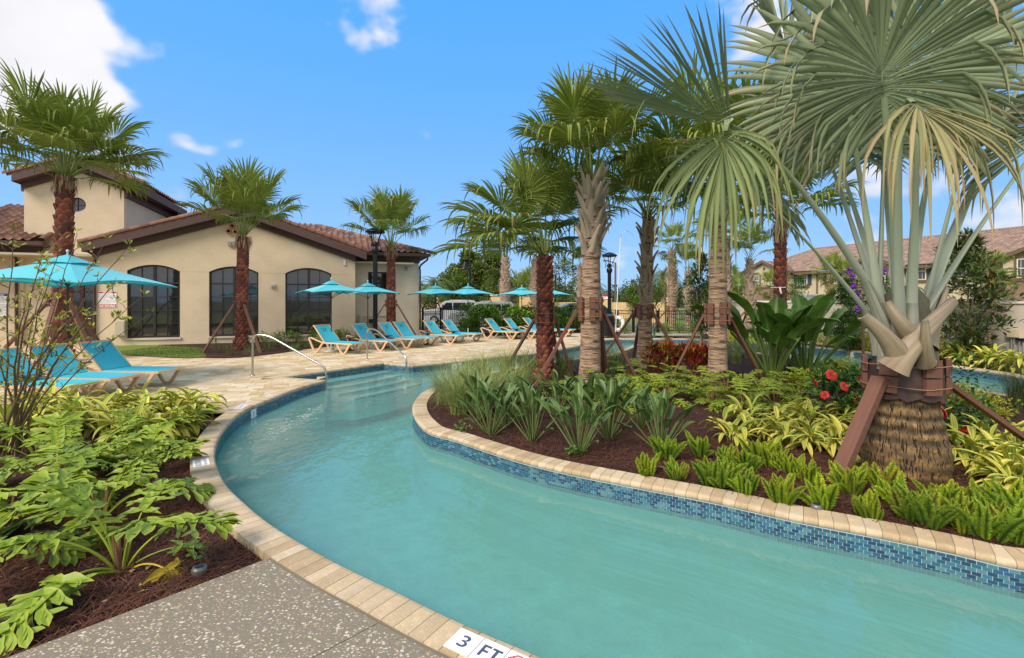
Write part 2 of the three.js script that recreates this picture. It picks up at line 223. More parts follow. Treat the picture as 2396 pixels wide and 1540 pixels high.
{ // concrete foot under the outer coping, bare where the bed lies lower
  const b = new MB(); b.strip(bankF.concat([bankF[0]]).map((f) => [-0.058, -0.3].map((y, k) => { const q = off(f, 0.205 + k * 0.03); return [q[0], y, q[1]]; }))); struct(b.build('coping_footing', M.concrete));
  const c = new MB(); c.strip(islF.concat([islF[0]]).map((f) => [-0.05, -0.25].map((y, k) => { const q = off(f, 0.215); return [q[0], y, q[1]]; }))); struct(c.build('island_footing', M.concrete));
}
{ // steps down into the water, in the alcove
  const g = new THREE.Group(); g.name = 'pool_steps'; scene.add(g); struct(g);
  const [c0, a, b, c1] = alcove, e = nrm3([b[0] - a[0], 0, b[1] - a[1]]), q = [-e[2], 0, e[0]], side = (q[0] * (c0[0] - a[0]) + q[2] * (c0[1] - a[1])) > 0 ? 1 : -1, o = [q[0] * side, q[2] * side];
  const L = Math.hypot(b[0] - a[0], b[1] - a[1]);
  for (let k = 0; k < 4; k++) {
    const d0 = k * 0.32, d1 = (k + 1) * 0.32 + 0.02, y = -0.212 - k * 0.09, poly = [], N = 14, f0 = 0.12 + 0.06 * k, f1 = 1.0 + 0.02 * k;
    for (let i = 0; i <= N; i++) { const t = lerp(f0, f1, i / N), bow = 0.16 * Math.sin(t * Math.PI); poly.push([a[0] + e[0] * t * L + o[0] * (d1 + bow), a[1] + e[2] * t * L + o[1] * (d1 + bow)]); }
    for (let i = N; i >= 0; i--) { const t = lerp(0, 1, i / N); poly.push([a[0] + e[0] * t * L + o[0] * 0.02, a[1] + e[2] * t * L + o[1] * 0.02]); }
    const s = new MB(); s.prism(poly, y - 0.5, y); s.build('step', mat('#e9efec', 0.8, { map: T.grain }), g);
    const nose = new MB(); for (let i = 0; i < N; i++) { const p = poly[i], r2 = poly[i + 1]; nose.beam([p[0] + o[0] * 0.004, y - 0.02, p[1] + o[1] * 0.004], [r2[0] + o[0] * 0.004, y - 0.02, r2[1] + o[1] * 0.004], 0.03, 0.046); } nose.build('nosing', mat('#27405a', 0.4), g);
  }
}
// ---------------------------------------------------------------- paved deck
const bd = [0.9424, -0.3344], bn = [-0.3344, -0.9424];             // along the clubhouse front, and back into it (x, z)
const deckNear = flat([[533, 965], [303, 975], [0, 990]]);
const deckPoly = [deckNear[0], deckNear[1], deckNear[2], [-16, -4.5], [-24, -14], [-24, -20], ...flat([[60, 800], [220, 800], [640, 800], [980, 781], [1085, 781], [1135, 784], [1250, 783], [1350, 779], [1405, 776], [1440, 776]]), ...flat([[1440, 791], [1406, 797], [1340, 812], [1253, 827]]), [-0.2, -15], [-2.5, -13.1], [-4, -11], [-4.3, -8.5]];
{
  const g = new THREE.Group(); g.name = 'pool_deck'; scene.add(g); struct(g);
  const hole = bankF.map((f) => off(f, 0.12));
  const m0 = mesh('sand_bed', shapeXZ([[-30, -4], [deckNear[2][0], deckNear[2][1]], [deckNear[1][0], deckNear[1][1]], [deckNear[0][0], deckNear[0][1]], ...hole.filter((_, k) => k % 2 === 0 && (hole[k][1] < deckNear[0][1]) && hole[k][0] < 6.9 && k < bankF.length * 0.8), ...flat([[1500, 791], [1500, 776], [980, 776], [60, 796]]), [-30, -18]]), M.sand, g); m0.position.y = -0.009;
  const r = rng(77), pm = ['#d9c39c', '#e0cda9', '#d0b88e', '#e6d6b6', '#cbb083', '#dcc8a4'].map((c) => mat(c, 0.9, { map: T.grain, bumpMap: T.grainB, bumpScale: 0.0012 }));
  const list = [], edge = bankF.map((f) => ({ p: off(f, CW + 0.002), n: f.n }));
  const clip = (P, p, n) => { const o = []; for (let k = 0; k < P.length; k++) { const a = P[k], b = P[(k + 1) % P.length], da = (a[0] - p[0]) * n[0] + (a[1] - p[1]) * n[1], db = (b[0] - p[0]) * n[0] + (b[1] - p[1]) * n[1]; if (da >= 0) o.push(a); if ((da >= 0) !== (db >= 0)) { const t = da / (da - db); o.push([lerp(a[0], b[0], t), lerp(a[1], b[1], t)]); } } return o; };
  const W = [0.15, 0.23, 0.3, 0.23, 0.15, 0.3];
  let row = 0;
  for (let t = -2; t < 26; row++) { const h = W[(row * 5 + Math.floor(r() * 2)) % 6]; let s = -20 + r();
    while (s < 16) { const l = [0.15, 0.23, 0.3, 0.38, 0.45, 0.3, 0.45][Math.floor(r() * 7)], gq = 0.0035, Q = (a, b) => [bd[0] * a + bn[0] * b, bd[1] * a + bn[1] * b - 4];
      let P = [Q(s + gq, t + gq), Q(s + l - gq, t + gq), Q(s + l - gq, t + h - gq), Q(s + gq, t + h - gq)]; const c = Q(s + l / 2, t + h / 2); s += l;
      if (c[1] > -4.2 || Math.abs(c[0] / c[1]) > 1.2 || !inPoly(c[0], c[1], deckPoly) && !deckPoly.some((p) => Math.hypot(p[0] - c[0], p[1] - c[1]) < 0.2)) continue;
      let best = 9, e = null; for (const q of edge) { const d = Math.hypot(q.p[0] - c[0], q.p[1] - c[1]); if (d < best) { best = d; e = q; } }
      if (best < 0.45) { const l2 = Math.hypot(...e.n); P = clip(P, e.p, [e.n[0] / l2, e.n[1] / l2]); const e2 = edge.filter((q) => q !== e && Math.hypot(q.p[0] - c[0], q.p[1] - c[1]) < 0.45 && (q.n[0] * e.n[0] + q.n[1] * e.n[1]) < 0.5)[0]; if (e2) { const l3 = Math.hypot(...e2.n); if (inPoly(c[0], c[1], bank)) continue; P = clip(P, e2.p, [e2.n[0] / l3, e2.n[1] / l3]); } }
      else if (inPoly(c[0], c[1], bank)) continue;
      for (let k = 0; k < 2; k++) { const a = deckNear[k], b = deckNear[k + 1], dx = b[0] - a[0], dz = b[1] - a[1], ll = Math.hypot(dx, dz); if (c[0] < a[0] + 0.4 && c[0] > b[0] - 0.4) P = clip(P, a, dz / ll * 1 < 0 ? [dz / ll, -dx / ll] : [-(-dz / ll), -dx / ll].map((q, i) => i ? -Math.abs(q) : q)); }
      if (P.length < 3 || Math.abs(area2(P)) < 0.002) continue;
      list.push({ P, m: Math.floor(r() * 6), y: -0.0015 * r(), d: near2(c[0], c[1]) });
    } t += h; }
  list.sort((a, b) => a.d - b.d);
  const lay = (b, mb) => mb.prism(b.P, -0.02, b.y);
  list.slice(0, 300).forEach((b) => { const mb = new MB(); lay(b, mb); mb.build('paver', pm[b.m], g); });
  const rest = pm.map(() => new MB()); const one = new MB(true); list.slice(300).forEach((b) => { const c = C(['#d9c39c', '#e0cda9', '#d0b88e', '#e6d6b6', '#cbb083', '#dcc8a4'][b.m]); one.col = [c.r, c.g, c.b]; lay(b, one); });
  stuff(one.build('paver_field', mat('#ffffff', 0.9, { map: T.grain, vertexColors: true }), g));
}
// ---------------------------------------------------------------- exposed-aggregate walk in front
M.aggregate = (() => {
  const r = rng(5), S = 2048, spots = []; for (let k = 0; k < 24000; k++) { const s = Math.pow(r(), 7); spots.push([r() * S, r() * S, 1.7 + s * 15, r() * TAU, 0.4 + r() * 0.6, r(), 5 + Math.floor(r() * 3), r()]); }
  const drawIn = (bump) => canvasTex(S, S, (g) => {
    g.fillStyle = bump ? '#555' : '#989080'; g.fillRect(0, 0, S, S); const q = rng(9);
    if (!bump) for (let k = 0; k < 42000; k++) { const v = 108 + q() * 70; g.fillStyle = `rgb(${v},${v - 5},${v - 18})`; const d = 1 + q() * 3; g.fillRect(q() * S, q() * S, d, d); }
    for (const [x, y, s, a, f, c, n, e] of spots) { g.fillStyle = bump ? '#ddd' : c < 0.45 ? `rgb(${228 + e * 20},${222 + e * 18},${205 + e * 22})` : c < 0.75 ? `rgb(${196 + e * 20},${178 + e * 22},${140 + e * 20})` : c < 0.85 ? '#c9a79a' : c < 0.93 ? '#8d8672' : '#b9b3a2';
      for (const ox of [0, x < 20 ? S : x > S - 20 ? -S : 0]) { g.beginPath(); for (let k = 0; k < n; k++) { const t = a + k / n * TAU, rr = s * (0.65 + 0.45 * ((Math.sin(k * 7.1 + e * 40) + 1) / 2)); const px = x + ox + Math.cos(t) * rr, py = y + Math.sin(t) * rr * f; k ? g.lineTo(px, py) : g.moveTo(px, py); } g.closePath(); g.fill(); } }
  });
  const m = drawIn(false), b = drawIn(true); b.colorSpace = THREE.NoColorSpace; for (const t of [m, b]) { t.wrapS = t.wrapT = THREE.RepeatWrapping; t.repeat.set(0.72, 0.72); }
  return mat('#d4d0c8', 0.88, { map: m, bumpMap: b, bumpScale: 0.0015 });
})();
{
  const g = new THREE.Group(); g.name = 'walkway'; scene.add(g); struct(g);
  const A = flat([[9, 1540]])[0], B = flat([[619, 1308]])[0], J1 = flat([[711, 1540]])[0], J2 = flat([[886.5, 1448]])[0];
  const edge = bankF.filter((_, k) => k < bankRuns[0].length).map((f) => off(f, CW + 0.022));
  const nearest = (p) => edge.reduce((b, q, k) => Math.hypot(q[0] - p[0], q[1] - p[1]) < Math.hypot(edge[b][0] - p[0], edge[b][1] - p[1]) ? k : b, 0);
  const kB = nearest(B), kJ = nearest(J2), kE = nearest([2.2, -1.2]);           // runs from the right (small k) to the left
  const ext = (a, b, s) => [b[0] + (a[0] - b[0]) * s, b[1] + (a[1] - b[1]) * s];
  const d = nrm3([J2[0] - J1[0], 0, J2[1] - J1[1]]), shift = (p, s) => [p[0] + d[2] * s, p[1] - d[0] * s];
  const s1 = new MB(); s1.prism([...edge.slice(kJ, kB + 1).map((p) => p), ext(A, B, 6), shift(ext(J1, J2, 12), 0.003)], -0.12, -0.002); s1.build('slab', M.aggregate, g);
  const s2 = new MB(); s2.prism([...edge.slice(kE, kJ), shift(edge[kJ], -0.005), shift(ext(J1, J2, 12), -0.005), [3.5, 4]], -0.12, -0.003); s2.build('slab', M.aggregate, g);
  const mo = new MB(); mo.strip(bankF.slice(kE, kB + 1).map((f) => [CW - 0.01, CW + 0.03].map((w) => { const q = off(f, w); return [q[0], -0.005, q[1]]; }))); mo.build('mortar_strip', mat('#7d7664', 0.95, { map: T.grain }), g);
}
// ---------------------------------------------------------------- planting beds
const mN = pfbm(71, 16, 5), mM = pfbm(73, 128, 1);
M.mulch = mat('#ffffff', 0.97, { map: tex(512, (x, y) => { const v = mN(x, y), w = mM(x, y * 0.4); return [0.15 + 0.26 * v * w + 0.06 * w, 0.085 + 0.12 * v * w + 0.02 * w, 0.065 + 0.07 * v * w]; }, true, 0.8, 0.8), bumpMap: tex(512, gray((x, y) => 0.5 * mM(x, y) + 0.5 * mN(x, y), 0, 1), false, 1.1, 1.1), bumpScale: 0.03 });
const straw = [];
function strawOn(poly, y, count, seed, near) { const r = rng(seed); let x0 = 1e9, x1 = -1e9, z0 = 1e9, z1 = -1e9; for (const p of poly) { x0 = Math.min(x0, p[0]); x1 = Math.max(x1, p[0]); z0 = Math.min(z0, p[1]); z1 = Math.max(z1, p[1]); } for (let k = 0, t = 0; k < count && t < count * 12; t++) { const x = lerp(x0, x1, r()), z = lerp(z0, z1, r()); if (z > -1 || Math.abs(x / z) > 1.12 || -z > near || !inPoly(x, z, poly) || r() > Math.min(1, 16 / (z * z))) continue; straw.push([x, y + 0.004 + r() * 0.02, z, r() * TAU, (r() - 0.5) * 0.5, 0.7 + r() * 0.8, r()]); k++; } }
const kW = (() => { const B = flat([[619, 1308]])[0], E = deckNear[0]; let kb = 0, ke = 0; bankF.forEach((f, k) => { if (k < bankRuns[0].length) { const q = off(f, CW); if (Math.hypot(q[0] - B[0], q[1] - B[1]) < Math.hypot(off(bankF[kb], CW)[0] - B[0], off(bankF[kb], CW)[1] - B[1])) kb = k; if (Math.hypot(q[0] - E[0], q[1] - E[1]) < Math.hypot(off(bankF[ke], CW)[0] - E[0], off(bankF[ke], CW)[1] - E[1])) ke = k; } }); return [kb, ke]; })();
const leftBed = [...bankF.slice(kW[0] - 1, kW[1] + 1).map((f) => off(f, 0.2)), ...deckNear, [-16, -4.5], [-16, 3], ...flat([[9, 1540]]).map((a) => { const b = flat([[619, 1308]])[0]; return [b[0] + (a[0] - b[0]) * 4, b[1] + (a[1] - b[1]) * 4]; })];
struct(sheet('mulch_bed_front', leftBed, -0.075, M.mulch)); strawOn(leftBed, -0.075, 30000, 1, 8);
const islandBed = islF.map((f) => off(f, 0.17));
struct(sheet('mulch_bed_island', islandBed, -0.014, M.mulch)); strawOn(islF.map((f) => off(f, 0.3)), -0.014, 42000, 2, 12);
const houseBed = [...flat([[474, 838], [520, 839], [561, 837.5], [640, 829], [727, 816], [800, 808], [880, 798], [970, 786]]), ...flat([[978, 776], [700, 790], [400, 800], [200, 803]]), ...flat([[205, 808], [300, 804], [400, 810], [474, 816]])];
struct(sheet('mulch_bed_clubhouse', houseBed, 0.02, M.mulch)); strawOn(houseBed, 0.02, 4000, 3, 30);
const lawnPoly = smooth([...flat([[215, 812], [255, 829], [340, 834.5], [411, 838.5], [474, 838], [478, 828], [474, 816], [400, 811], [310, 806], [235, 807], [215, 812]])], 0.3);
struct(sheet('lawn_patch', lawnPoly, 0.024, M.lawn));
{ const b = new MB(true), r = rng(8); for (let k = 0; k < 16000; k++) { const q = lawnPoly, x = lerp(-13.2, -9.2, r()), z = lerp(-20, -14.3, r()); if (!inPoly(x, z, q)) continue; const a = r() * TAU, h = 0.02 + r() * 0.03, w = 0.006, v = 0.5 + r() * 0.6; b.col = [0.11 * v + 0.02, 0.17 * v + 0.02, 0.03 * v]; const i = b.n; b.v([x - Math.cos(a) * w, 0.022, z - Math.sin(a) * w]); b.v([x + Math.cos(a) * w, 0.022, z + Math.sin(a) * w]); b.v([x + (r() - 0.5) * 0.03, 0.024 + h, z + (r() - 0.5) * 0.03]); b.tri(i, i + 1, i + 2); } const m = stuff(b.build('lawn_grass', mat('#ffffff', 0.8, { vertexColors: true }))); }
const hedgeBed = flat([[985, 780], [1085, 781], [1135, 786], [1250, 784], [1350, 780], [1405, 778], [1405, 771], [985, 771]]);
struct(sheet('mulch_bed_hedge', hedgeBed, 0.015, M.mulch));
const wallBed = [...bankF.filter((f, k) => k > bankRuns[0].length + 40 && f.p[0] > 7.7 && f.p[1] < -6.5).map((f) => off(f, 0.2)), [16.6, -6.5], [15.6, -11], [12.9, -18], [9.6, -26.5], [8, -25.5]];
struct(sheet('mulch_bed_wall', wallBed, -0.014, M.mulch));
struct(sheet('fence_path', flat([[1425, 785.5], [1640, 785.5], [1640, 779.5], [1425, 779.5]]), 0.0, M.concrete));
struct(sheet('parking_road', [[-60, -36], [80, -36], [80, -31.5], [-60, -31.5]], -0.10, M.asphalt));
struct(sheet('access_road', [[-80, -75], [120, -75], [120, -67], [-80, -67]], -0.10, M.asphalt));
{ const b = new MB(); b.strip([[[0, 0, 0], [0, 0, 0.003]], [[0.05, 0.008, 0.004], [0.05, 0.008, 0.007]], [[0.11, 0.0, 0], [0.11, 0, 0.003]]]); const g = b.geo(), im = new THREE.InstancedMesh(g, mat('#ffffff', 0.9), straw.length), o = new THREE.Object3D(), c = new THREE.Color(); straw.forEach(([x, y, z, a, t, s, q], k) => { o.position.set(x, y, z); o.rotation.set(t, a, t * 0.6); o.scale.setScalar(s); o.updateMatrix(); im.setMatrixAt(k, o.matrix); const v = 0.3 + 0.9 * q; im.setColorAt(k, c.setRGB(0.135 * v, 0.048 * v, 0.022 * v)); }); im.name = 'pine_straw'; stuff(im); im.castShadow = im.receiveShadow = true; scene.add(im); }
// ---------------------------------------------------------------- clubhouse, in a frame along its front wall (x along it, z towards the viewer)
const OX = -13.1, OZ = 18.9;
const S = (u, w = 0) => { const k = (u - CX) / F; return (k * (OZ - 0.9424 * w) - OX - 0.3344 * w) / (0.9424 - 0.3344 * k); };
const Y = (v, s, w = 0) => EYE + (HY - v) / F * (OZ + 0.3344 * s - 0.9424 * w);
const house = base('clubhouse', [OX, 0, -OZ], Math.asin(0.3344), 'cream stucco clubhouse with tower, arched windows and clay tile roof', 'building');
const tileTones = ['#87624f', '#94705d', '#7d5848', '#9c7a68', '#735044', '#8b6550'].map((c) => mat(c, 0.85, { map: T.grain }));
const roofTileGeo = (() => { const b = new MB(), R = []; for (const z of [0, 1]) R.push(Array.from({ length: 9 }, (_, k) => { const t = k / 8; return [(t - 0.5) * 0.29, 0.052 * Math.cos(t * TAU) * (t > 0.25 && t < 0.75 ? 0.55 : 1.0) + (z ? 0.0 : 0.022), z ? -0.44 : 0]; })); b.strip(R); const f = R[0].map((p) => [p[0], p[1] - 0.028, p[2] - 0.004]); b.strip([f, R[0].map((p) => p.slice())]); return b.geo(); })();
const barrelGeo = (() => { const b = new MB(), R = []; for (const [x, r] of [[0, 0.125], [0.39, 0.145]]) R.push(Array.from({ length: 9 }, (_, k) => { const a = -0.35 + k / 8 * (Math.PI + 0.7); return [x, Math.sin(a) * r * 0.8, Math.cos(a) * r]; })); b.strip(R); b.strip([R[1].map((p) => p.slice()), R[1].map((p) => [p[0] - 0.005, p[1] * 0.82, p[2] * 0.82])]); return b.geo(); })();
let roofCount = 0; const roofRest = [];
function laidTile(g, geo_, p, ry, rz, rx, r, limit = 300, sc = 1) { const o = new THREE.Mesh(geo_, tileTones[Math.floor(r() * 6)]); o.name = geo_ === barrelGeo ? 'ridge_tile' : 'roof_tile'; o.position.set(...p); o.rotation.set(rx + (r() - 0.5) * 0.03, ry, rz, 'YZX'); o.scale.setScalar(sc); o.castShadow = o.receiveShadow = true; if (o.name === 'roof_tile' && roofCount++ >= limit) { o.updateMatrix(); const q = geo_.clone().applyMatrix4(o.matrix), c = o.material.color, n = q.attributes.position.count, a = new Float32Array(n * 3); for (let k = 0; k < n; k++) a.set([c.r, c.g, c.b], k * 3); q.setAttribute('color', new THREE.BufferAttribute(a, 3)); roofRest.push(q); } else g.add(o); }
const rT = rng(101);
// a slope that faces the viewer: eave from s0 to s1 at (y, w); rises by m per metre of depth; keep(s, t) says where it is
function tileSlope(s0, s1, y, w, m, depth, keep) { const c = Math.sqrt(1 + m * m), a = Math.atan(m); for (let t = 0; t < depth; t += 0.36 / c) for (let s = s0 + 0.14; s < s1; s += 0.27) if (keep(s, t)) laidTile(house, roofTileGeo, [s, y + m * t + 0.05, w - t], 0, 0, a, rT); }
function archShape(x0, x1, y0, ys, yt) { const p = new THREE.Path(), c = (x0 + x1) / 2, h = yt - ys, hw = (x1 - x0) / 2, R = (hw * hw + h * h) / (2 * h), a = Math.asin(hw / R); p.moveTo(x0, y0); p.lineTo(x1, y0); p.lineTo(x1, ys); for (let k = 1; k <= 14; k++) { const q = a - 2 * a * k / 14; p.lineTo(c + Math.sin(q) * R, ys - (R - h) + Math.cos(q) * R); } p.closePath(); p.top = (x) => { const d = x - c; return ys - (R - h) + Math.sqrt(Math.max(0, R * R - d * d)); }; return p; }
function wallPlate(name, outline, holes, w, m, depth = 0.28) { const s = new THREE.Shape(outline.map((p) => new THREE.Vector2(...p))); s.holes = holes; const g = new THREE.ExtrudeGeometry(s, { depth, bevelEnabled: false, curveSegments: 12 }); g.translate(0, 0, w - depth); return mesh(name, g, m, house); }
{
  const wR = 0.38, yE = Y(566, S(190, wR), wR), sL = S(190, wR), sR = S(858, wR), sP = (sL + sR) / 2, half = (sR - sL) / 2, yP = Y(478, sP, wR), m = (yP - yE) / half, roofY = (s) => yP - m * Math.abs(s - sP);
  const a = S(220), b = S(831), drop = 0.62;
  // windows in the gable wall
  const wins = [[297, 421], [489, 604.6], [667.4, 775]].map(([u0, u1]) => [S(u0), S(u1)]), yS = Y(635, S(421)), yT = yS + 0.24, y0 = 0.3;
  const paths = wins.map(([x0, x1]) => archShape(x0, x1, y0, yS, yT));
  wallPlate('wall', [[a, -0.15], [b, -0.15], [b, roofY(b) - 0.18], [sP, yP - 0.18], [a, roofY(a) - 0.18]], paths, 0, M.stucco);
  const rows = [y0, 0.83, 1.345, 1.88, 2.43, yS - 0.02].map((y) => y);
  wins.forEach(([x0, x1], wi) => {
    const f = new MB(), P = paths[wi], z = -0.09, D = 0.07, w = x1 - x0, bar = (X0, Y0, X1, Y1, d = D) => f.box(X0, Y0, z - d / 2, X1, Y1, z + d / 2);
    bar(x0, y0, x0 + 0.06, yS); bar(x1 - 0.06, y0, x1, yS); bar(x0 + 0.06, y0, x1 - 0.06, y0 + 0.07); bar(x0 + w / 2 - 0.045, y0 + 0.07, x0 + w / 2 + 0.045, P.top(x0 + w / 2) - 0.02, 0.08);
    for (let k = 0; k < 14; k++) { const xa = lerp(x0, x1, k / 14), xb = lerp(x0, x1, (k + 1) / 14); f.hexa([[xa, P.top(xa) - 0.07, z + D / 2], [xb, P.top(xb) - 0.07, z + D / 2], [xb, P.top(xb) - 0.07, z - D / 2], [xa, P.top(xa) - 0.07, z - D / 2], [xa, P.top(xa), z + D / 2], [xb, P.top(xb), z + D / 2], [xb, P.top(xb), z - D / 2], [xa, P.top(xa), z - D / 2]]); }
    const cols = [x0 + 0.06, x0 + w * 0.26, x0 + w / 2 - 0.045, x0 + w / 2 + 0.045, x0 + w * 0.74, x1 - 0.06];
    for (const k of [1, 4]) bar(cols[k] - 0.012, y0 + 0.07, cols[k] + 0.012, P.top(cols[k]) - 0.06, 0.045);
    for (let k = 1; k < rows.length; k++) { const t = k === 4 ? 0.03 : 0.013; if (k < 5) for (const [i, j] of [[0, 2], [3, 5]]) bar(cols[i], rows[k] - t, cols[j], rows[k] + t, 0.05); }
    const win = f.build('window', M.bronze, house);
    for (let r = 0; r < 5; r++) for (const [i, j] of [[0, 1], [1, 2], [3, 4], [4, 5]]) { const X0 = cols[i], X1 = cols[j], Y0 = rows[r] + (r ? 0.012 : 0.07), Y1 = r < 4 ? rows[r + 1] - 0.012 : 0, tl = (rT() - 0.5) * 0.012, tr = (rT() - 0.5) * 0.012, p = new MB(), zz = z - 0.012; if (r < 4) p.quad([X0, Y0, zz], [X1, Y0, zz + tl * 0.3], [X1, Y1, zz + tl * 0.3 + tr * 0.3], [X0, Y1, zz + tr * 0.3]); else { const top = Array.from({ length: 6 }, (_, q) => { const x = lerp(X0, X1, q / 5); return [x, P.top(x) - 0.05, zz]; }); p.strip([top.map((q) => [q[0], Y0, zz]), top]); } p.build('pane', M.pane, win); }
    const sill = new MB(); sill.box(x0 - 0.04, y0 - 0.08, -0.2, x1 + 0.04, y0, 0.05); sill.build('sill', M.stuccoPale, win);
  });
  // the room behind the glass
  { const rm = mat('#b9ad98', 0.9), x0 = S(-170, -0.9) - 2, x1 = S(980, -0.8) - 0.3, zb = -9, q = (n, ...p) => { const k = new MB(); k.box(...p); k.build(n, rm, house); };
    q('interior_floor', x0, -0.12, zb, x1, -0.02, -0.29); q('ceiling', x0, 3.42, zb, x1, 3.5, -0.29); q('back_wall', x0, -0.02, zb - 0.15, x1 + 0.3, 3.42, zb - 0.003); q('end_wall', x0 - 0.15, -0.02, zb, x0 - 0.003, 3.42, -1.5); q('return_wall', a + 0.01, -0.1, -1.59, a + 0.2, 3.41, -0.285); q('return_wall', b - 0.19, -0.1, -0.79, b - 0.003, 3.41, -0.285);
    const t = new MB(); t.box(a + 2.2, 0.0, -5.2, a + 4.4, 1.05, -4.5); t.build('front_desk', M.fascia, house); for (const x of [a + 5.6, a + 7.4]) { const s = new MB(); s.box(x, 0.0, -3.4, x + 1.2, 0.42, -2.6); s.box(x, 0.42, -3.4, x + 1.2, 0.85, -3.2); s.build('sofa', mat('#56606a', 0.9), house); } }
  // fine joint at the spring line
  const seg = [a, wins[0][0] - 0.02, wins[0][1] + 0.02, wins[1][0] - 0.02, wins[1][1] + 0.02, wins[2][0] - 0.02, wins[2][1] + 0.02, b]; const jm = mat('#c4b898', 0.9); for (let k = 0; k < 8; k += 2) { const j = new MB(); j.box(seg[k], yS - 0.008, -0.01, seg[k + 1], yS + 0.004, 0.006); j.build('joint_bead', jm, house); }
  // rake boards in two steps, roof deck, tiles along the rake
  for (const sd of [-1, 1]) {
    const e = sd < 0 ? sL : sR, ln = (dy0, dy1, z0, z1, ee = e) => { const q = new MB(); q.hexa([[Math.min(sP, ee), 0, z1], [Math.max(sP, ee), 0, z1], [Math.max(sP, ee), 0, z0], [Math.min(sP, ee), 0, z0], [Math.min(sP, ee), 0, z1], [Math.max(sP, ee), 0, z1], [Math.max(sP, ee), 0, z0], [Math.min(sP, ee), 0, z0]].map(([x, , z], k) => [x, roofY(x) - (k < 4 ? dy0 : dy1), z])); return q; };
    ln(0.36, 0.08, wR - 0.07, wR, e).build('rake_board', M.fascia, house);
    ln(0.60, 0.362, 0.003, 0.10, sd < 0 ? a - 0.02 : b + 0.02).build('frieze_board', M.fascia, house);
    ln(0.36, 0.30, 0.103, wR - 0.073, e).build('soffit', M.fascia, house);
    ln(0.078, 0.02, -9, wR, e).build('roof_deck', tileTones[2], house);
    const L = Math.hypot(half, half * m), an = Math.atan(m); for (let d = 0; d < L; d += 0.335) { const x = sP + sd * d * Math.cos(an); laidTile(house, barrelGeo, [x, roofY(x) + 0.03, wR - 0.1], sd > 0 ? 0 : Math.PI, -an, 0, rT); }
  }
  // wing to the right with a hipped roof
  const wW = -0.8, wE = -0.3, wr = S(980, wW), yEw = Y(594, S(1000, wE), wE), sHip = S(1003, wE);
  const wx0 = S(861, wW), wx1 = S(922, wW), wy0 = Y(687, wx0, wW), wy1 = Y(636, wx0, wW), hole = new THREE.Path([[wx0, wy0], [wx1, wy0], [wx1, wy1], [wx0, wy1]].map((p) => new THREE.Vector2(...p)));
  wallPlate('wing_wall', [[b - 0.2, -0.15], [wr, -0.15], [wr, yEw - 0.25], [b - 0.2, yEw - 0.25]], [hole], wW, M.stuccoPale);
  const sw = new MB(); sw.box(wr - 0.281, -0.15, wW - 9, wr, yEw - 0.25, wW - 0.285); sw.build('wing_side_wall', M.stuccoPale, house);
  const wf = new MB(); for (const [X0, Y0, X1, Y1] of [[wx0, wy0, wx1, wy0 + 0.06], [wx0, wy1 - 0.06, wx1, wy1], [wx0, wy0 + 0.06, wx0 + 0.06, wy1 - 0.06], [wx1 - 0.06, wy0 + 0.06, wx1, wy1 - 0.06]]) wf.box(X0, Y0, wW - 0.1, X1, Y1, wW - 0.03); const ww = wf.build('window', M.bronze, house); const wp = new MB(); wp.quad([wx0 + 0.05, wy0 + 0.05, wW - 0.07], [wx1 - 0.05, wy0 + 0.05, wW - 0.07], [wx1 - 0.05, wy1 - 0.05, wW - 0.07], [wx0 + 0.05, wy1 - 0.05, wW - 0.07]); wp.build('pane', M.pane, ww);
  const fr = new MB(); fr.box(b + 0.01, yEw - 0.42, wW + 0.003, wr + 0.03, yEw - 0.16, wW + 0.06); fr.build('frieze_board', M.fascia, house);
  const so = new MB(); so.box(b + 0.08, yEw - 0.157, wW - 0.2, sHip, yEw - 0.10, wE - 0.053); so.box(wr - 0.1, yEw - 0.157, wW - 9, sHip, yEw - 0.10, wW - 0.21); so.build('soffit', M.fascia, house);
  const gu = new MB(); gu.box(b + 0.35, yEw - 0.14, wE - 0.05, sHip + 0.08, yEw + 0.0, wE + 0.09); gu.build('gutter', M.gutter, house);
  const rd = new MB(), dt = 5.2; rd.strip([[[b - 3, yEw, wE], [sHip, yEw, wE]], [[b - 3, yEw + m * dt, wE - dt], [sHip - dt, yEw + m * dt, wE - dt]]]); rd.strip([[[sHip, yEw - 0.002, wE], [sHip - dt, yEw + m * dt - 0.002, wE - dt]], [[sHip, yEw - 0.002, -9], [sHip - dt, yEw + m * dt - 0.002, -9]]]); rd.build('roof_deck', tileTones[2], house);
  tileSlope(sP + 0.5, sHip, yEw, wE + 0.1, m, 5.2, (s, t) => s < sHip - t - 0.05 && s > sP + (yP - yEw - m * t) / m - 0.55);
  { const hl = Math.sqrt(2 + m * m), pitch = Math.atan2(m, Math.SQRT2); for (let t = 0; t < 5.1; t += 0.335 / hl) laidTile(house, barrelGeo, [sHip - t, yEw + m * t + 0.07, wE - t], -Math.PI / 4, -pitch, 0, rT); }
  const ds = (pts, r = 0.045) => { const q = new MB(); q.tube(pts, r, 8); q.build('downspout', M.gutter, house); };
  ds([[sHip - 0.05, yEw - 0.1, wE + 0.03], [sHip - 0.06, yEw - 0.28, wE - 0.0], [sHip - 0.3, yEw - 0.5, wW + 0.05], [wr + 0.03, yEw - 0.62, wW + 0.05], [wr + 0.05, yEw - 0.8, wW + 0.05], [wr + 0.05, 0, wW + 0.05]]);
  ds([[sL + 0.05, yE - 0.16, wR - 0.1], [sL + 0.1, yE - 0.32, wR - 0.15], [sL + 0.35, yE - 0.5, 0.08], [a + 0.03, yE - 0.6, 0.055], [a + 0.03, 0, 0.055]]);
  const gl = new MB(); gl.box(sL - 0.12, yE - 0.2, wR - 2.2, sL + 0.02, yE - 0.04, wR - 0.02); gl.build('gutter', M.gutter, house);
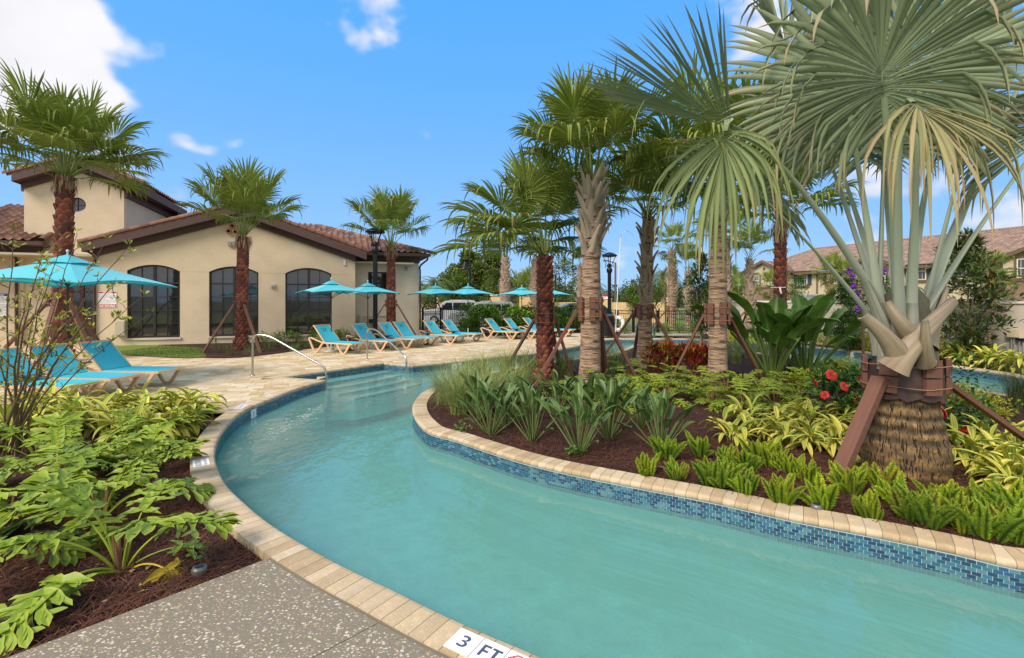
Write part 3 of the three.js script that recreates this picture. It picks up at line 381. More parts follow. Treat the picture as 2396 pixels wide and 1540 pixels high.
  // tower behind on the left
  const wT = -1.6, t0 = S(56, wT), t1 = S(290, wT), wTr = -1.15, r0 = S(26, wTr), r1 = S(317, wTr), rp = (r0 + r1) / 2, yr = Y(402, r0, wTr), ypk = Y(362, rp, wTr), mt = (ypk - yr) / ((r1 - r0) / 2), tY = (s) => ypk - mt * Math.abs(s - rp);
  const rc = S(180, wT), ry = Y(479, rc, wT), rr = 0.29, rh = new THREE.Path(); rh.absarc(rc, ry, rr, 0, TAU); const d0 = S(157, wT), d1 = S(222, wT), dy = Y(655, d0, wT), dh = new THREE.Path([[d0, 0], [d1, 0], [d1, dy], [d0, dy]].map((p) => new THREE.Vector2(...p)));
  wallPlate('tower_wall', [[t0, -0.1], [t1, -0.1], [t1, tY(t1) - 0.2], [rp, ypk - 0.2], [t0, tY(t0) - 0.2]], [rh, dh], wT, M.stucco);
  const ts = new MB(); ts.box(t1 - 0.3, 3, wT - 6, t1, tY(t1) - 0.25, wT - 0.285); ts.box(t0, 3, wT - 6, t0 + 0.3, tY(t0) - 0.25, wT - 0.285); ts.build('tower_side_wall', M.stuccoPale, house);
  { const q = new MB(); const N = 28; for (let k = 0; k < N; k++) { const p = (t, R) => [rc + Math.cos(t) * R, ry + Math.sin(t) * R]; const A = k / N * TAU, B = (k + 1) / N * TAU, i0 = p(A, rr - 0.05), i1 = p(B, rr - 0.05), o0 = p(A, rr), o1 = p(B, rr); q.quad([...i0, wT - 0.06], [...i1, wT - 0.06], [...o1, wT - 0.04], [...o0, wT - 0.04]); } q.box(rc - 0.012, ry - rr, wT - 0.1, rc + 0.012, ry + rr, wT - 0.06); q.box(rc - rr, ry - 0.012, wT - 0.1, rc - 0.013, ry + 0.012, wT - 0.06); q.box(rc + 0.013, ry - 0.012, wT - 0.1, rc + rr, ry + 0.012, wT - 0.06); const rw = q.build('round_window', M.bronze, house); const g = new THREE.CircleGeometry(rr, 28); g.translate(rc, ry, wT - 0.09); mesh('pane', g, M.pane, rw); }
  { const q = new MB(), z = wT - 0.1, bar = (x0, y0_, x1, y1) => q.box(x0, y0_, z - 0.04, x1, y1, z + 0.04), mid = (d0 + d1) / 2; bar(d0, 0, d0 + 0.09, dy); bar(d1 - 0.09, 0, d1, dy); bar(d0 + 0.09, dy - 0.09, d1 - 0.09, dy); bar(mid - 0.06, 0, mid + 0.06, dy - 0.09); for (const [x0, x1] of [[d0 + 0.09, mid - 0.06], [mid + 0.06, d1 - 0.09]]) { bar(x0, 0, x1, 0.2); bar(x0, 2.05, x1, 2.13); } const door = q.build('door', M.fascia, house); for (const [x0, x1] of [[d0 + 0.09, mid - 0.06], [mid + 0.06, d1 - 0.09]]) for (const [ya, yb] of [[0.2, 2.05], [2.13, dy - 0.09]]) { const p = new MB(); p.quad([x0, ya, z - 0.01], [x1, ya, z - 0.01], [x1, yb, z - 0.01], [x0, yb, z - 0.01]); p.build('pane', M.pane, door); } const h = new MB(); for (const [x0, x1] of [[d0 + 0.12, mid - 0.1], [mid + 0.1, d1 - 0.12]]) h.tube([[x0, 1.02, z + 0.09], [x1, 1.02, z + 0.09]], 0.022, 8); h.build('push_bar', M.steel, door); }
  for (const sd of [-1, 1]) {
    const e = sd < 0 ? r0 : r1, ln = (dy0, dy1, z0, z1, ee) => { const q = new MB(), xs = [Math.min(rp, ee), Math.max(rp, ee)]; q.hexa([[0, z1], [1, z1], [1, z0], [0, z0], [0, z1], [1, z1], [1, z0], [0, z0]].map(([i, z], k) => [xs[i], tY(xs[i]) - (k < 4 ? dy0 : dy1), z])); return q; };
    ln(0.36, 0.08, wTr - 0.07, wTr, e).build('rake_board', M.fascia, house); ln(0.6, 0.362, wT + 0.003, wT + 0.1, sd < 0 ? t0 - 0.02 : t1 + 0.02).build('frieze_board', M.fascia, house); ln(0.36, 0.3, wT + 0.103, wTr - 0.073, e).build('soffit', M.fascia, house);
    ln(0.078, 0.02, wT - 6.4, wTr, e).build('roof_deck', tileTones[2], house);
    const L = Math.hypot(1, mt) * (r1 - r0) / 2, an = Math.atan(mt); for (let d = 0; d < L; d += 0.335) { const x = rp + sd * d * Math.cos(an); laidTile(house, barrelGeo, [x, tY(x) + 0.03, wTr - 0.1], sd > 0 ? 0 : Math.PI, -an, 0, rT); }
    // eave along the side: fascia, soffit, tile ends
    const q = new MB(); q.box(Math.min(e, e - sd * 0.06), tY(e) - 0.36, wT - 6.4, Math.max(e, e - sd * 0.06), tY(e) - 0.08, wTr - 0.075); q.build('eave_board', M.fascia, house);
    const q2 = new MB(); const ti = sd < 0 ? t0 : t1; q2.box(Math.min(ti, e - sd * 0.063), tY(e) - 0.35, wT - 6.4, Math.max(ti, e - sd * 0.063), tY(e) - 0.3, wT - 0.003); q2.box(Math.min(ti, ti + sd * 0.1), tY(e) - 0.62, wT - 6.4, Math.max(ti, ti + sd * 0.1), tY(e) - 0.353, wT - 0.003); q2.build('eave_soffit', M.fascia, house);
    if (sd > 0) for (let z = wTr - 0.3; z > wT - 6.3; z -= 0.27) for (const k of [0, 1]) laidTile(house, roofTileGeo, [e + 0.06 - k * 0.36, tY(e) + 0.06 + k * 0.36 * mt, z], Math.PI / 2, 0, Math.atan(mt), rT);
  }
  // lower roof seen between tower and gable
  tileSlope(S(330, -5), S(440, -5), Y(530, S(380, -5), -5), -5, m, 2.4, (s, t) => s > t1 + 0.1);
  // low wing at far left
  const wl = -1.5, le = -0.95, l1 = S(99, le), yl = Y(566, l1, le), lx = S(-170, le), top = Y(480, S(40, -5), -5), dl = 4.6, ml = (top - yl) / dl;
  wallPlate('left_wall', [[lx - 2, -0.1], [t0 + 0.02, -0.1], [t0 + 0.02, yl - 0.2], [lx - 2, yl - 0.2]], [], wl, M.stucco);
  const rl = new MB(); rl.strip([[[lx, yl, le], [l1, yl, le]], [[lx, yl + ml * dl, le - dl], [l1, yl + ml * dl, le - dl]]]); rl.box(lx, yl - 0.16, wl - 0.2, l1 - 0.05, yl - 0.1, le - 0.053); rl.build('roof_deck', tileTones[2], house);
  const gl2 = new MB(); gl2.box(lx, yl - 0.14, le - 0.05, l1 + 0.02, yl, le + 0.09); gl2.build('gutter', M.gutter, house);
  const fb = new MB(); fb.box(lx, yl - 0.5, wl + 0.003, l1 - 0.25, yl - 0.163, wl + 0.08); fb.build('frieze_board', M.fascia, house);
  tileSlope(lx, l1, yl, le + 0.1, ml, dl, (s, t) => s < l1 - 0.15 && (t < 0.55 || s < t0 + 0.1));
  { const an = Math.atan(ml); for (let d = 0; d < 0.9; d += 0.335) laidTile(house, barrelGeo, [l1 - 0.05, yl + 0.06 + ml * d, le - d], -Math.PI / 2 + Math.PI, an, 0, rT); }
  const dx = S(38, wl + 0.06); ds([[dx - 0.15, yl - 0.1, le + 0.03], [dx - 0.15, yl - 0.25, le], [dx - 0.05, yl - 0.5, wl + 0.12], [dx, yl - 0.65, wl + 0.06], [dx, 0, wl + 0.06]], 0.05);
  stuff(mesh('roof_tile_field', mergeGeometries(roofRest), mat('#ffffff', 0.85, { vertexColors: true, map: T.grain }), house));
  // small things fixed to the front
  const terra = mat('#a3685a', 0.8), dark = mat('#2b1512', 0.9);
  for (const [u, v] of [[544, 529.8], [535.5, 541.7], [551.9, 542.8]]) { const s = S(u), q = new MB(); const y = Y(v, s); const ring = (r, z) => Array.from({ length: 17 }, (_, k) => [s + Math.cos(k / 16 * TAU) * r, y + Math.sin(k / 16 * TAU) * r, z]); q.strip([ring(0.1, 0), ring(0.1, 0.12)]); q.strip([ring(0.1, 0.12), ring(0.066, 0.12)]); q.strip([ring(0.066, 0.12), ring(0.066, 0.02)]); const o = q.build('vent_pipe', terra, house); const g = new THREE.CircleGeometry(0.07, 16); g.translate(s, y, 0.022); mesh('bore', g, dark, o); }
  const fix = (name, u, v, w, h, d, m2, w0, label, cat, extra) => { const s = S(u, w0), y = Y(v, s, w0), o = base(name, [0, 0, 0], 0, label, cat); house.updateMatrix(); o.position.copy(V3(s, y, w0).applyMatrix4(house.matrix)); o.rotation.y = house.rotation.y; const q = new MB(); q.cbox(0, 0, d / 2 + 0.002, w, h, d); q.build('casing', m2, o); extra && extra(o, d); return o; };
  fix('wall_light', 542.3, 570.5, 0.26, 0.16, 0.1, M.grey, 0, 'grey box light under the three clay pipes of the gable', 'light', (o, d) => { const q = new MB(); q.lathe([[0.0, 0.02], [0.02, 0.02], [0.02, 0]], 0, 0, 10); const l = q.build('lens', M.black, o); l.rotation.x = Math.PI / 2; l.position.z = d; });
  fix('wireless_box', 806, 614, 0.09, 0.24, 0.06, M.white, 0, 'white box with two antennas under the roof edge near the gable corner', 'router', (o) => { for (const x of [-0.03, 0.03]) { const q = new MB(); q.tube([[x, 0.12, 0.03], [x, 0.3, 0.03]], 0.008, 6); q.build('antenna', M.white, o); } });
  fix('alarm_horn', 638.6, 669, 0.17, 0.17, 0.06, mat('#c9c0ae', 0.6), 0, 'small square alarm horn on the wall between arched windows', 'alarm', (o, d) => { const q = new MB(); q.cbox(0, -0.02, d + 0.012, 0.09, 0.07, 0.02); q.build('grille', M.grey, o); });
  fix('junction_box', 950, 629, 0.14, 0.19, 0.07, mat('#a9a497', 0.6), wW, 'small grey box high on the wall of the set-back wing', 'box', (o, d) => { const q = new MB(); q.cbox(0, 0.01, d + 0.01, 0.05, 0.06, 0.02); q.build('lens', M.black, o); });
  fix('meter_box', 846.5, 749, 0.24, 0.36, 0.14, mat('#b7b19b', 0.6), wW, 'beige meter box with conduit on the wing wall beside the corner', 'meter', (o) => { for (const x of [-0.05, 0.04]) { const q = new MB(); q.tube([[x, -0.18, 0.05], [x, -0.36, 0.05], [x + 0.12, -0.62, 0.04]], 0.018, 6); q.build('conduit', M.grey, o); } });
  fix('switch_box', 869.6, 751, 0.26, 0.18, 0.12, M.black, wW, 'black switch box low on the wing wall behind the tall lamp post', 'box', (o) => { const q = new MB(); q.tube([[0.03, -0.09, 0.05], [0.03, -0.25, 0.05], [-0.08, -0.5, 0.04]], 0.018, 6); q.build('conduit', M.grey, o); });
  fix('utility_cabinet', 285, 768, 0.32, 0.55, 0.2, mat('#c2b9a2', 0.6), 0, 'beige utility cabinet on the wall beside the arched window', 'cabinet', (o, d) => { const q = new MB(); q.cbox(0, 0, d + 0.01, 0.27, 0.49, 0.014); q.build('door', mat('#b9b09a', 0.6), o); });
  const led = new MB(); led.box(S(838, wW), Y(741, S(838, wW), wW), wW + 0.002, S(908, wW), Y(736, S(838, wW), wW), wW + 0.04); led.build('ledge', M.stuccoPale, house);
  // pool rule signs
  const signAt = (u0, u1, v0, v1, w0, t, label) => { const s0 = S(u0, w0), s1 = S(u1, w0), y1 = Y(v0, s0, w0), y0_ = Y(v1, s0, w0), o = base('wall_sign', [0, 0, 0], 0, label, 'sign'); o.position.copy(V3((s0 + s1) / 2, (y0_ + y1) / 2, w0 + 0.012).applyMatrix4(house.matrix)); o.rotation.y = house.rotation.y; const q = new MB(); q.cbox(0, 0, -0.004, s1 - s0, y1 - y0_, 0.008); q.build('backing', M.white, o); const g = new THREE.PlaneGeometry((s1 - s0) * 0.985, (y1 - y0_) * 0.985); g.translate(0, 0, 0.003); mesh('printed_face', g, new THREE.MeshStandardMaterial({ map: t, roughness: 0.5 }), o); };
  const linesOn = (g, x, y, w, n, dyy, fs, col) => { g.fillStyle = col; g.font = `bold ${fs}px sans-serif`; const L = ['SHOWER BEFORE ENTERING', 'NO GLASS OR ANIMALS IN THE FENCED POOL', 'AREA OR 50 FEET FROM UNFENCED POOL', 'NO FOOD OR BEVERAGES IN POOL OR ON', 'POOL WET DECK', 'MAXIMUM WATER TEMP. IS 104 F', 'DO NOT USE THE POOL IF YOU ARE ILL WITH DIARRHEA', 'DO NOT SWALLOW THE WATER, IT IS RECIRCULATED', 'BATHING LOAD: 40 PERSONS', 'POOL HOURS: DAWN TO DUSK', 'NO RUNNING ON DECK', 'CHILDREN MUST BE WATCHED', 'USE AT YOUR OWN RISK']; for (let k = 0; k < n; k++) g.fillText(L[k], x, y + k * dyy, w); };
  signAt(229, 273, 682, 721, 0, canvasTex(512, 450, (g) => { g.fillStyle = '#f2efe9'; g.fillRect(0, 0, 512, 450); g.fillStyle = '#b3232e'; g.fillRect(8, 6, 496, 40); g.fillRect(8, 350, 496, 92); g.fillStyle = '#fff'; g.textAlign = 'center'; g.font = 'bold 40px sans-serif'; g.fillText('POOL RULES', 256, 41); g.font = 'bold 84px sans-serif'; g.fillText('NO DIVING', 256, 426, 480); g.textAlign = 'left'; linesOn(g, 16, 80, 480, 9, 31, 24, '#33488e'); }), 'white POOL RULES sign with red NO DIVING band on the clubhouse wall');
  signAt(-25, 20, 686, 742, wl, canvasTex(420, 512, (g) => { g.fillStyle = '#f2efe9'; g.fillRect(0, 0, 420, 512); g.strokeStyle = '#2d469a'; g.lineWidth = 8; g.strokeRect(6, 6, 408, 500); g.fillStyle = '#2d469a'; g.fillRect(6, 6, 408, 56); g.fillStyle = '#fff'; g.font = 'bold 46px sans-serif'; g.textAlign = 'center'; g.fillText('SPA RULES', 215, 51); g.textAlign = 'left'; linesOn(g, 24, 110, 372, 13, 30, 24, '#33488e'); }), 'white rules sign with blue header cut off by the picture edge');
}
// ---------------------------------------------------------------- white perimeter wall at right
const WALLN = [-0.3344, -0.9424], WP = [16.9, -6.4], wallPt = (d) => [WP[0] + WALLN[0] * d, WP[1] + WALLN[1] * d];
{
  const o = base('perimeter_wall', [WP[0], 0, WP[1]], Math.atan2(0.9424, -0.3344), 'long white rendered wall along the far bank of the channel', 'wall');
  const L = 20.2, q = new MB(); q.box(0, -0.1, -0.1, L, 1.66, 0.1); q.build('wall_panel', M.stuccoPale, o); const c = new MB(); c.box(-0.03, 1.66, -0.14, L + 0.03, 1.735, 0.14); c.build('coping_cap', mat('#e2dccd', 0.85), o);
  const onWall = (d, y) => { const p = wallPt(d); return V3(p[0] - 0.9424 * 0.105, y, p[1] + 0.3344 * 0.105); };
  const dAt = (u) => { const k = (u - CX) / F; return (k * -WP[1] - WP[0]) / (WALLN[0] + k * WALLN[1]); };
  const rot = Math.atan2(-0.9424, 0.3344);
  const dn = dAt(1723), sg = base('wall_sign', onWall(dn, 1.2).toArray(), rot, 'small white NOT AN EXIT sign on the white perimeter wall', 'sign');
  { const q2 = new MB(); q2.cbox(0, 0, 0, 0.5, 0.42, 0.01); q2.build('backing', M.white, sg); const g = new THREE.PlaneGeometry(0.49, 0.41); g.translate(0, 0, 0.008); mesh('printed_face', g, new THREE.MeshStandardMaterial({ roughness: 0.5, map: canvasTex(256, 210, (x) => { x.fillStyle = '#ece6e2'; x.fillRect(0, 0, 256, 210); x.fillStyle = '#8c4a5c'; x.font = 'bold 74px sans-serif'; x.textAlign = 'center'; x.fillText('NOT AN', 128, 92, 236); x.fillText('EXIT', 128, 176); }) }), sg); }
  const eb = base('meter_box', onWall(dAt(2379), 0.72).toArray(), rot, 'beige meter box with grey conduits on the white perimeter wall', 'meter');
  { const q2 = new MB(); q2.cbox(0, 0.1, 0.08, 0.2, 0.22, 0.15); q2.build('casing', mat('#c4bb98', 0.6), eb); for (const [x, y] of [[-0.03, -0.75], [0.14, -0.75], [0.22, -0.75]]) { const t = new MB(); t.tube([[x, x < 0 ? -0.01 : -0.09, 0.08], [x, y, 0.08]], 0.02, 8); t.build('conduit', M.grey, eb); } const t2 = new MB(); t2.tube([[0.03, -0.01, 0.1], [0.03, -0.2, 0.1], [0.07, -0.3, 0.1], [0.14, -0.25, 0.1], [0.16, -0.09, 0.1]], 0.016, 8); t2.build('conduit', M.grey, eb); const q3 = new MB(); q3.cbox(0.22, -0.06, 0.08, 0.26, 0.06, 0.13); q3.build('mount', M.black, eb); }
  const pu = base('outlet_post', add3(onWall(dAt(2362), 0).toArray(), [-0.1, 0, 0.03]), rot, 'short grey outlet post at the foot of the white wall', 'outlet'); { const q2 = new MB(); q2.tube([[0, -0.05, 0], [0, 0.32, 0]], 0.02, 8); q2.build('conduit', M.grey, pu); const q3 = new MB(); q3.cbox(0, 0.38, 0, 0.09, 0.14, 0.06); q3.build('casing', M.grey, pu); }
}
// ---------------------------------------------------------------- apartment building beyond the wall
{
  const AX = 38.9, AZ = 68, SA = (u, w = 0) => { const k = (u - CX) / F; return (k * (AZ - 0.383 * w) - AX + 0.924 * w) / (0.383 + 0.924 * k); }, YA = (v, s, w = 0) => EYE + (HY - v) / F * (AZ - 0.924 * s - 0.383 * w);
  const ap = base('apartment_building', [AX, 0, -AZ], -1.178, 'long two-storey tan apartment building with gabled tile roof behind the white wall', 'building');
  const tan = mat('#c8baa0', 0.9, { map: T.stuccoC }), trim = mat('#6b5445', 0.8), stone = mat('#927a66', 0.9, { map: T.grain });
  const w0 = 0, we = 0.7, sl = SA(1722, we), sr = SA(2600, we), ye = YA(637, SA(1839, we), we), wr = -7, yr = YA(567.5, SA(2053, wr), wr), m = (yr - ye) / (we - wr);
  const body = new MB(); body.box(sl + 0.6, -1, -14, sr, ye - 0.1, w0); body.build('wall', tan, ap);
  const fs = new MB(); fs.box(sl, ye - 0.42, we - 0.12, sr, ye - 0.12, we); fs.box(sl, ye - 0.2, w0 + 0.003, sr, ye - 0.15, we - 0.123); fs.box(sl, ye - 0.418, -14, sl + 0.12, ye - 0.12, we - 0.125); fs.build('fascia', trim, ap);
  // roof: hipped at the left end; rows of tiles as real steps
  const rf = new MB(); const tones = ['#8a7466', '#93796a', '#7f6b5e', '#9a8472']; const tb = tones.map(() => new MB()); const rr = rng(55);
  rf.strip([[[sl, ye - 0.05, we], [sr, ye - 0.05, we]], [[sl + 7.7, yr - 0.05, wr], [sr, yr - 0.05, wr]]]); rf.strip([[[sl, ye - 0.05, we], [sl + 7.7, yr - 0.05, wr]], [[sl, ye - 0.05, we - 15.4], [sl + 7.7, yr - 0.05, wr - 0.01]]]); rf.build('roof_deck', mat('#6f5d52', 0.9), ap);
  const a = Math.atan(m), n = 20, dt = (we - wr) / n;
  for (let k = 0; k < n; k++) { const t0 = k * dt, t1 = (k + 1) * dt + 0.05, z0 = we - t0, z1 = we - t1, y0 = ye + m * t0 + 0.07, y1 = ye + m * t1 + 0.01; for (let s = sl + t0; s < Math.min(sr, 58); s += 0.36) { const b = tb[Math.floor(rr() * 4)]; const P = [0, 0.25, 0.5, 0.75, 1].map((q) => [s + q * 0.35, 0.05 * Math.sin(q * Math.PI)]); b.strip([P.map(([x, h]) => [x, y0 - 0.06, z0]), P.map(([x, h]) => [x, y0 + h, z0])]); b.strip([P.map(([x, h]) => [x, y0 + h, z0]), P.map(([x, h]) => [x, y1 + h, z1])]); } }
  tb.forEach((b, k) => stuff(b.build('roof_tile_field', mat(tones[k], 0.9), ap)));
  const rd = new MB(); rd.tube([[sl, ye + 0.05, we], [sl + 7.7, yr + 0.05, wr], [sr, yr + 0.05, wr]], 0.14, 6); rd.build('ridge', mat(tones[0], 0.9), ap);
  const win = (u, v0, v1, hw, w, arch, shutters) => { const s = SA(u, w), y1 = YA(v0, s, w), y0 = YA(v1, s, w), z = w + 0.03, f = new MB(), fr = mat('#e3ddd0', 0.7); f.box(s - hw, y0, z, s + hw, y0 + 0.07, z + 0.08); f.box(s - hw, y1 - 0.07, z, s + hw, y1, z + 0.08); f.box(s - hw, y0 + 0.07, z, s - hw + 0.07, y1 - 0.07, z + 0.08); f.box(s + hw - 0.07, y0 + 0.07, z, s + hw, y1 - 0.07, z + 0.08); f.box(s - hw + 0.07, (y0 + y1) / 2 - 0.035, z, s + hw - 0.07, (y0 + y1) / 2 + 0.035, z + 0.08); for (let k = 1; k < 4; k++) { const x = s - hw + k / 4 * 2 * hw; f.box(x - 0.012, y0 + 0.07, z + 0.02, x + 0.012, y1 - 0.07, z + 0.05); } const o = f.build('window', fr, ap); for (const [p, q] of [[y0 + 0.07, (y0 + y1) / 2 - 0.035], [(y0 + y1) / 2 + 0.035, y1 - 0.07]]) { const g = new MB(); g.quad([s - hw + 0.07, p, z + 0.03], [s + hw - 0.07, p, z + 0.03], [s + hw - 0.07, q, z + 0.03], [s - hw + 0.07, q, z + 0.03]); g.build('pane', phys('#3a3f40', 0.08, { ior: 1.7 }), o); }
    const t = new MB(); t.box(s - hw - 0.35, y0 - 0.28, w + 0.003, s + hw + 0.35, y0 - 0.02, w + 0.16); if (arch) { t.box(s - hw - 0.2, y0 - 0.02, w + 0.003, s - hw - 0.003, y1 + 0.05, w + 0.1); t.box(s + hw + 0.003, y0 - 0.02, w + 0.003, s + hw + 0.2, y1 + 0.05, w + 0.1); const A = []; for (let k = 0; k <= 10; k++) { const q = k / 10 * Math.PI; A.push([s + Math.cos(q) * (hw + 0.2), y1 + 0.05 + Math.sin(q) * 0.42]); } for (let k = 0; k < 10; k++) t.hexa([[A[k + 1][0], y1 + 0.003, w + 0.1], [A[k][0], y1 + 0.003, w + 0.1], [A[k][0], y1 + 0.003, w + 0.003], [A[k + 1][0], y1 + 0.003, w + 0.003], [A[k + 1][0], A[k + 1][1], w + 0.1], [A[k][0], A[k][1], w + 0.1], [A[k][0], A[k][1], w + 0.003], [A[k + 1][0], A[k + 1][1], w + 0.003]]); } t.build('trim', trim, o);
    if (shutters) for (const d of [-1, 1]) { const q = new MB(), x = s + d * (hw + 0.32); q.box(x - 0.26, y0 - 0.02, w + 0.003, x + 0.26, y1 + 0.02, w + 0.06); for (let k = 0; k < 9; k++) { const yy = lerp(y0 + 0.08, y1 - 0.08, k / 8); q.box(x - 0.2, yy - 0.02, w + 0.061, x + 0.2, yy + 0.05, w + 0.09); } q.build('shutter', mat('#3d434b', 0.7), o); } };
  const gable = (u0, up, u1, v0, vp, w, low, vb) => { const s0 = SA(u0, w), s1 = SA(u1, w), sp = (s0 + s1) / 2, y0 = YA(v0, s0, w), yp = y0 + (s1 - s0) / 2 * 0.42, g = new MB(); const sh = new THREE.Shape([[s0 + 0.5, -1], [s1 - 0.5, -1], [s1 - 0.5, y0 + 0.1], [sp, yp - 0.1], [s0 + 0.5, y0 + 0.1]].map((p) => new THREE.Vector2(...p))), e = new THREE.ExtrudeGeometry(sh, { depth: 3, bevelEnabled: false }); e.translate(0, 0, w - 3); mesh('gable_wall', e, tan, ap); for (const [A, B] of [[s0, sp], [sp, s1]]) { const ya = A === sp ? yp : y0, yb = B === sp ? yp : y0, q = new MB(); q.hexa([[A, ya - 0.3, w + 0.5], [B, yb - 0.3, w + 0.5], [B, yb - 0.3, w - 6], [A, ya - 0.3, w - 6], [A, ya, w + 0.5], [B, yb, w + 0.5], [B, yb, w - 6], [A, ya, w - 6]]); q.build('gable_rake', trim, ap); for (let d = 0; d < 1; d += 0.06) { const t = new MB(); t.tube([[lerp(A, B, d), lerp(ya, yb, d) + 0.06, w + 0.4], [lerp(A, B, d + 0.058), lerp(ya, yb, d + 0.058) + 0.06, w + 0.4]], 0.14, 6); t.build('rake_tile', mat(tones[Math.floor(rr() * 4)], 0.9), ap); } } if (low) { const q = new MB(); q.box(s0 + 0.45, -1, w + 0.003, s1 - 0.45, YA(vb, sp, w), w + 0.12); q.build('stone_base', stone, ap); const l = new MB(); l.box(s0 + 0.35, YA(vb, sp, w), w + 0.002, s1 - 0.35, YA(vb, sp, w) + 0.22, w + 0.22); l.build('band', trim, ap); } const v = new MB(); v.lathe([[0, 0.04], [0.22, 0.04], [0.22, 0]], 0, 0, 12); const vo = v.build('gable_vent', trim, ap); vo.rotation.x = Math.PI / 2; vo.position.set(sp, yp - 1.15, w); return [sp, w]; };
  const e1 = gable(1737, 1789, 1845, 640, 612, 1.8, true, 674); win(1771, 645, 670, 0.48, e1[1], true); win(1812, 643, 668, 0.48, e1[1], true);
  const e2 = gable(1994, 2044, 2085, 619, 590, 1.8, true, 672); win(2022, 633, 662, 0.5, e2[1], true); win(2062, 632, 661, 0.5, e2[1], true);
  gable(2331, 2440, 2560, 607, 540, 1.8, true, 656); win(2400, 605, 650, 0.55, 1.8, true);
  win(1878, 640, 668, 0.72, w0, false, true); win(1948, 634, 664, 0.6, w0, false, true); win(2150, 615, 655, 0.72, w0, false, true); win(2262, 608, 652, 0.72, w0, false, true); win(2300, 605, 650, 0.4, w0, false, false);
  for (const u of [1912, 2110, 2326]) { const s = SA(u, 0.1), t = new MB(); t.tube([[s, ye - 0.4, we - 0.1], [s, ye - 0.7, 0.12], [s, -0.5, 0.12]], 0.1, 6); t.build('downspout', trim, ap); }
  const cab = base('cabinet_truck', at(1888, 703, 45), -1.178, 'grey box body standing behind the white wall', 'truck'); { cab.position.y = -0.1; const q = new MB(); q.cbox(0, 1.35, 0, 1.15, 1.9, 1.3); q.build('box_body', mat('#a2a5a8', 0.5), cab); const r = new MB(); r.cbox(0, 2.36, 0, 1.25, 0.12, 1.4); r.build('roof_cap', mat('#bcbfc0', 0.5), cab); for (const x of [-0.28, 0.28]) { const d = new MB(); d.cbox(x, 1.5, 0.665, 0.42, 1.2, 0.02); d.build('panel', mat('#8f9296', 0.5), cab); } const wl = new MB(); wl.cbox(0, 0.2, 0, 0.9, 0.4, 0.9); wl.build('base', M.black, cab); }
}
// ---------------------------------------------------------------- umbrellas
function umbrella(px, Z, y0, hd, edgeY, topY, ang, label) {
  const X = (px - CX) / F * Z, o = base('umbrella', [X, y0, -Z], ang, label, 'umbrella', 'turquoise pool umbrellas');
  const N = 10, side = (k, R, yTop, yEdge, sag) => { // one of four panels from the top to the edge between two corners
    const c0 = [Math.cos(k * TAU / 4), Math.sin(k * TAU / 4)], c1 = [Math.cos((k + 1) * TAU / 4), Math.sin((k + 1) * TAU / 4)], rows = [];
    for (let i = 0; i <= N; i++) { const t = i / N, row = []; for (let j = 0; j <= 8; j++) { const s = j / 8, bow = Math.sin(s * Math.PI), rr = R * t; let x = lerp(c0[0], c1[0], s) * rr, z = lerp(c0[1], c1[1], s) * rr; const y = lerp(yTop, yEdge, t) - sag * Math.sin(t * Math.PI) * bow * 0.2 + bow * t * t * 0.05 * R; const pull = 1 - 0.035 * bow * t; row.push([x * pull, y, z * pull]); } rows.push(row); } return rows; };
  for (let k = 0; k < 4; k++) { const b = new MB(); const R = side(k, hd, topY - 0.1, edgeY, 0.05); b.strip(R); const last = R[N]; b.strip([last, last.map((p) => [p[0] * 0.985, p[1] - 0.025, p[2] * 0.985])]); b.build('canopy_panel', M.canvas, o); }
  const v = new MB(); for (let k = 0; k < 4; k++) { const R = side(k, hd * 0.27, topY - 0.015, lerp(topY - 0.1, edgeY, 0.27) + 0.03, 0.01); v.strip(R); } v.build('vent_cap', M.canvas, o);
  const p = new MB(); p.tube([[0, 0.3, 0], [0, topY - 0.06, 0]], 0.019, 10); p.build('pole', M.table, o);
  const s = new MB(); s.lathe([[0.001, 0.46], [0.03, 0.46], [0.03, 0], [0.06, 0], [0.06, 0.0]], 0, 0, 12); s.lathe([[0.0, 0.05], [0.24, 0.04], [0.25, 0.0]], 0, 0, 20); s.build('base', M.sleeve, o);
  const f = new MB(); f.lathe([[0.014, -0.02], [0.016, 0.06], [0.026, 0.07], [0.026, 0.1], [0.012, 0.11], [0.0, 0.112]], 0, 0, 10, topY - 0.03); f.build('finial', M.sleeve, o);
  for (let k = 0; k < 4; k++) { const q = k * TAU / 4, r = new MB(); r.tube([[0.02, topY - 0.16, 0], [hd * 0.97, edgeY - 0.03, 0]].map(([a, y]) => [Math.cos(q) * a, y, Math.sin(q) * a]), 0.011, 6); r.build('rib', M.table, o); const t = new MB(); t.tube([[0.03, topY - 0.62, 0], [hd * 0.5, lerp(topY - 0.16, edgeY - 0.03, 0.5), 0]].map(([a, y]) => [Math.cos(q) * a, y, Math.sin(q) * a]), 0.009, 6); t.build('strut', M.table, o); }
  const h = new MB(); h.lathe([[0.02, 0], [0.04, 0.01], [0.04, 0.06], [0.02, 0.07]], 0, 0, 10, topY - 0.66); h.build('hub', M.table, o);
  const st = new MB(), ex = hd * 0.33; st.tube([[ex, edgeY + 0.3 * 0.1, ex], [ex + 0.01, edgeY - 0.1, ex], [ex + 0.03, edgeY - 0.24, ex + 0.02]], 0.008, 5); st.build('tie_strap', M.canvas, o);
  return o;
}
umbrella(158, 9.7, 0, 1.88, 2.06, 2.70, rad(47), 'nearest turquoise umbrella, in front of the thick palm by the tower');
umbrella(775, 16.5, 0, 1.3, 2.02, 2.46, rad(45 + 40), 'turquoise umbrella in front of the third arched window');
umbrella(860.4, 18.6, 0, 1.3, 2.02, 2.46, rad(45 + 42), 'turquoise umbrella before the wing wall beside the lamp post');
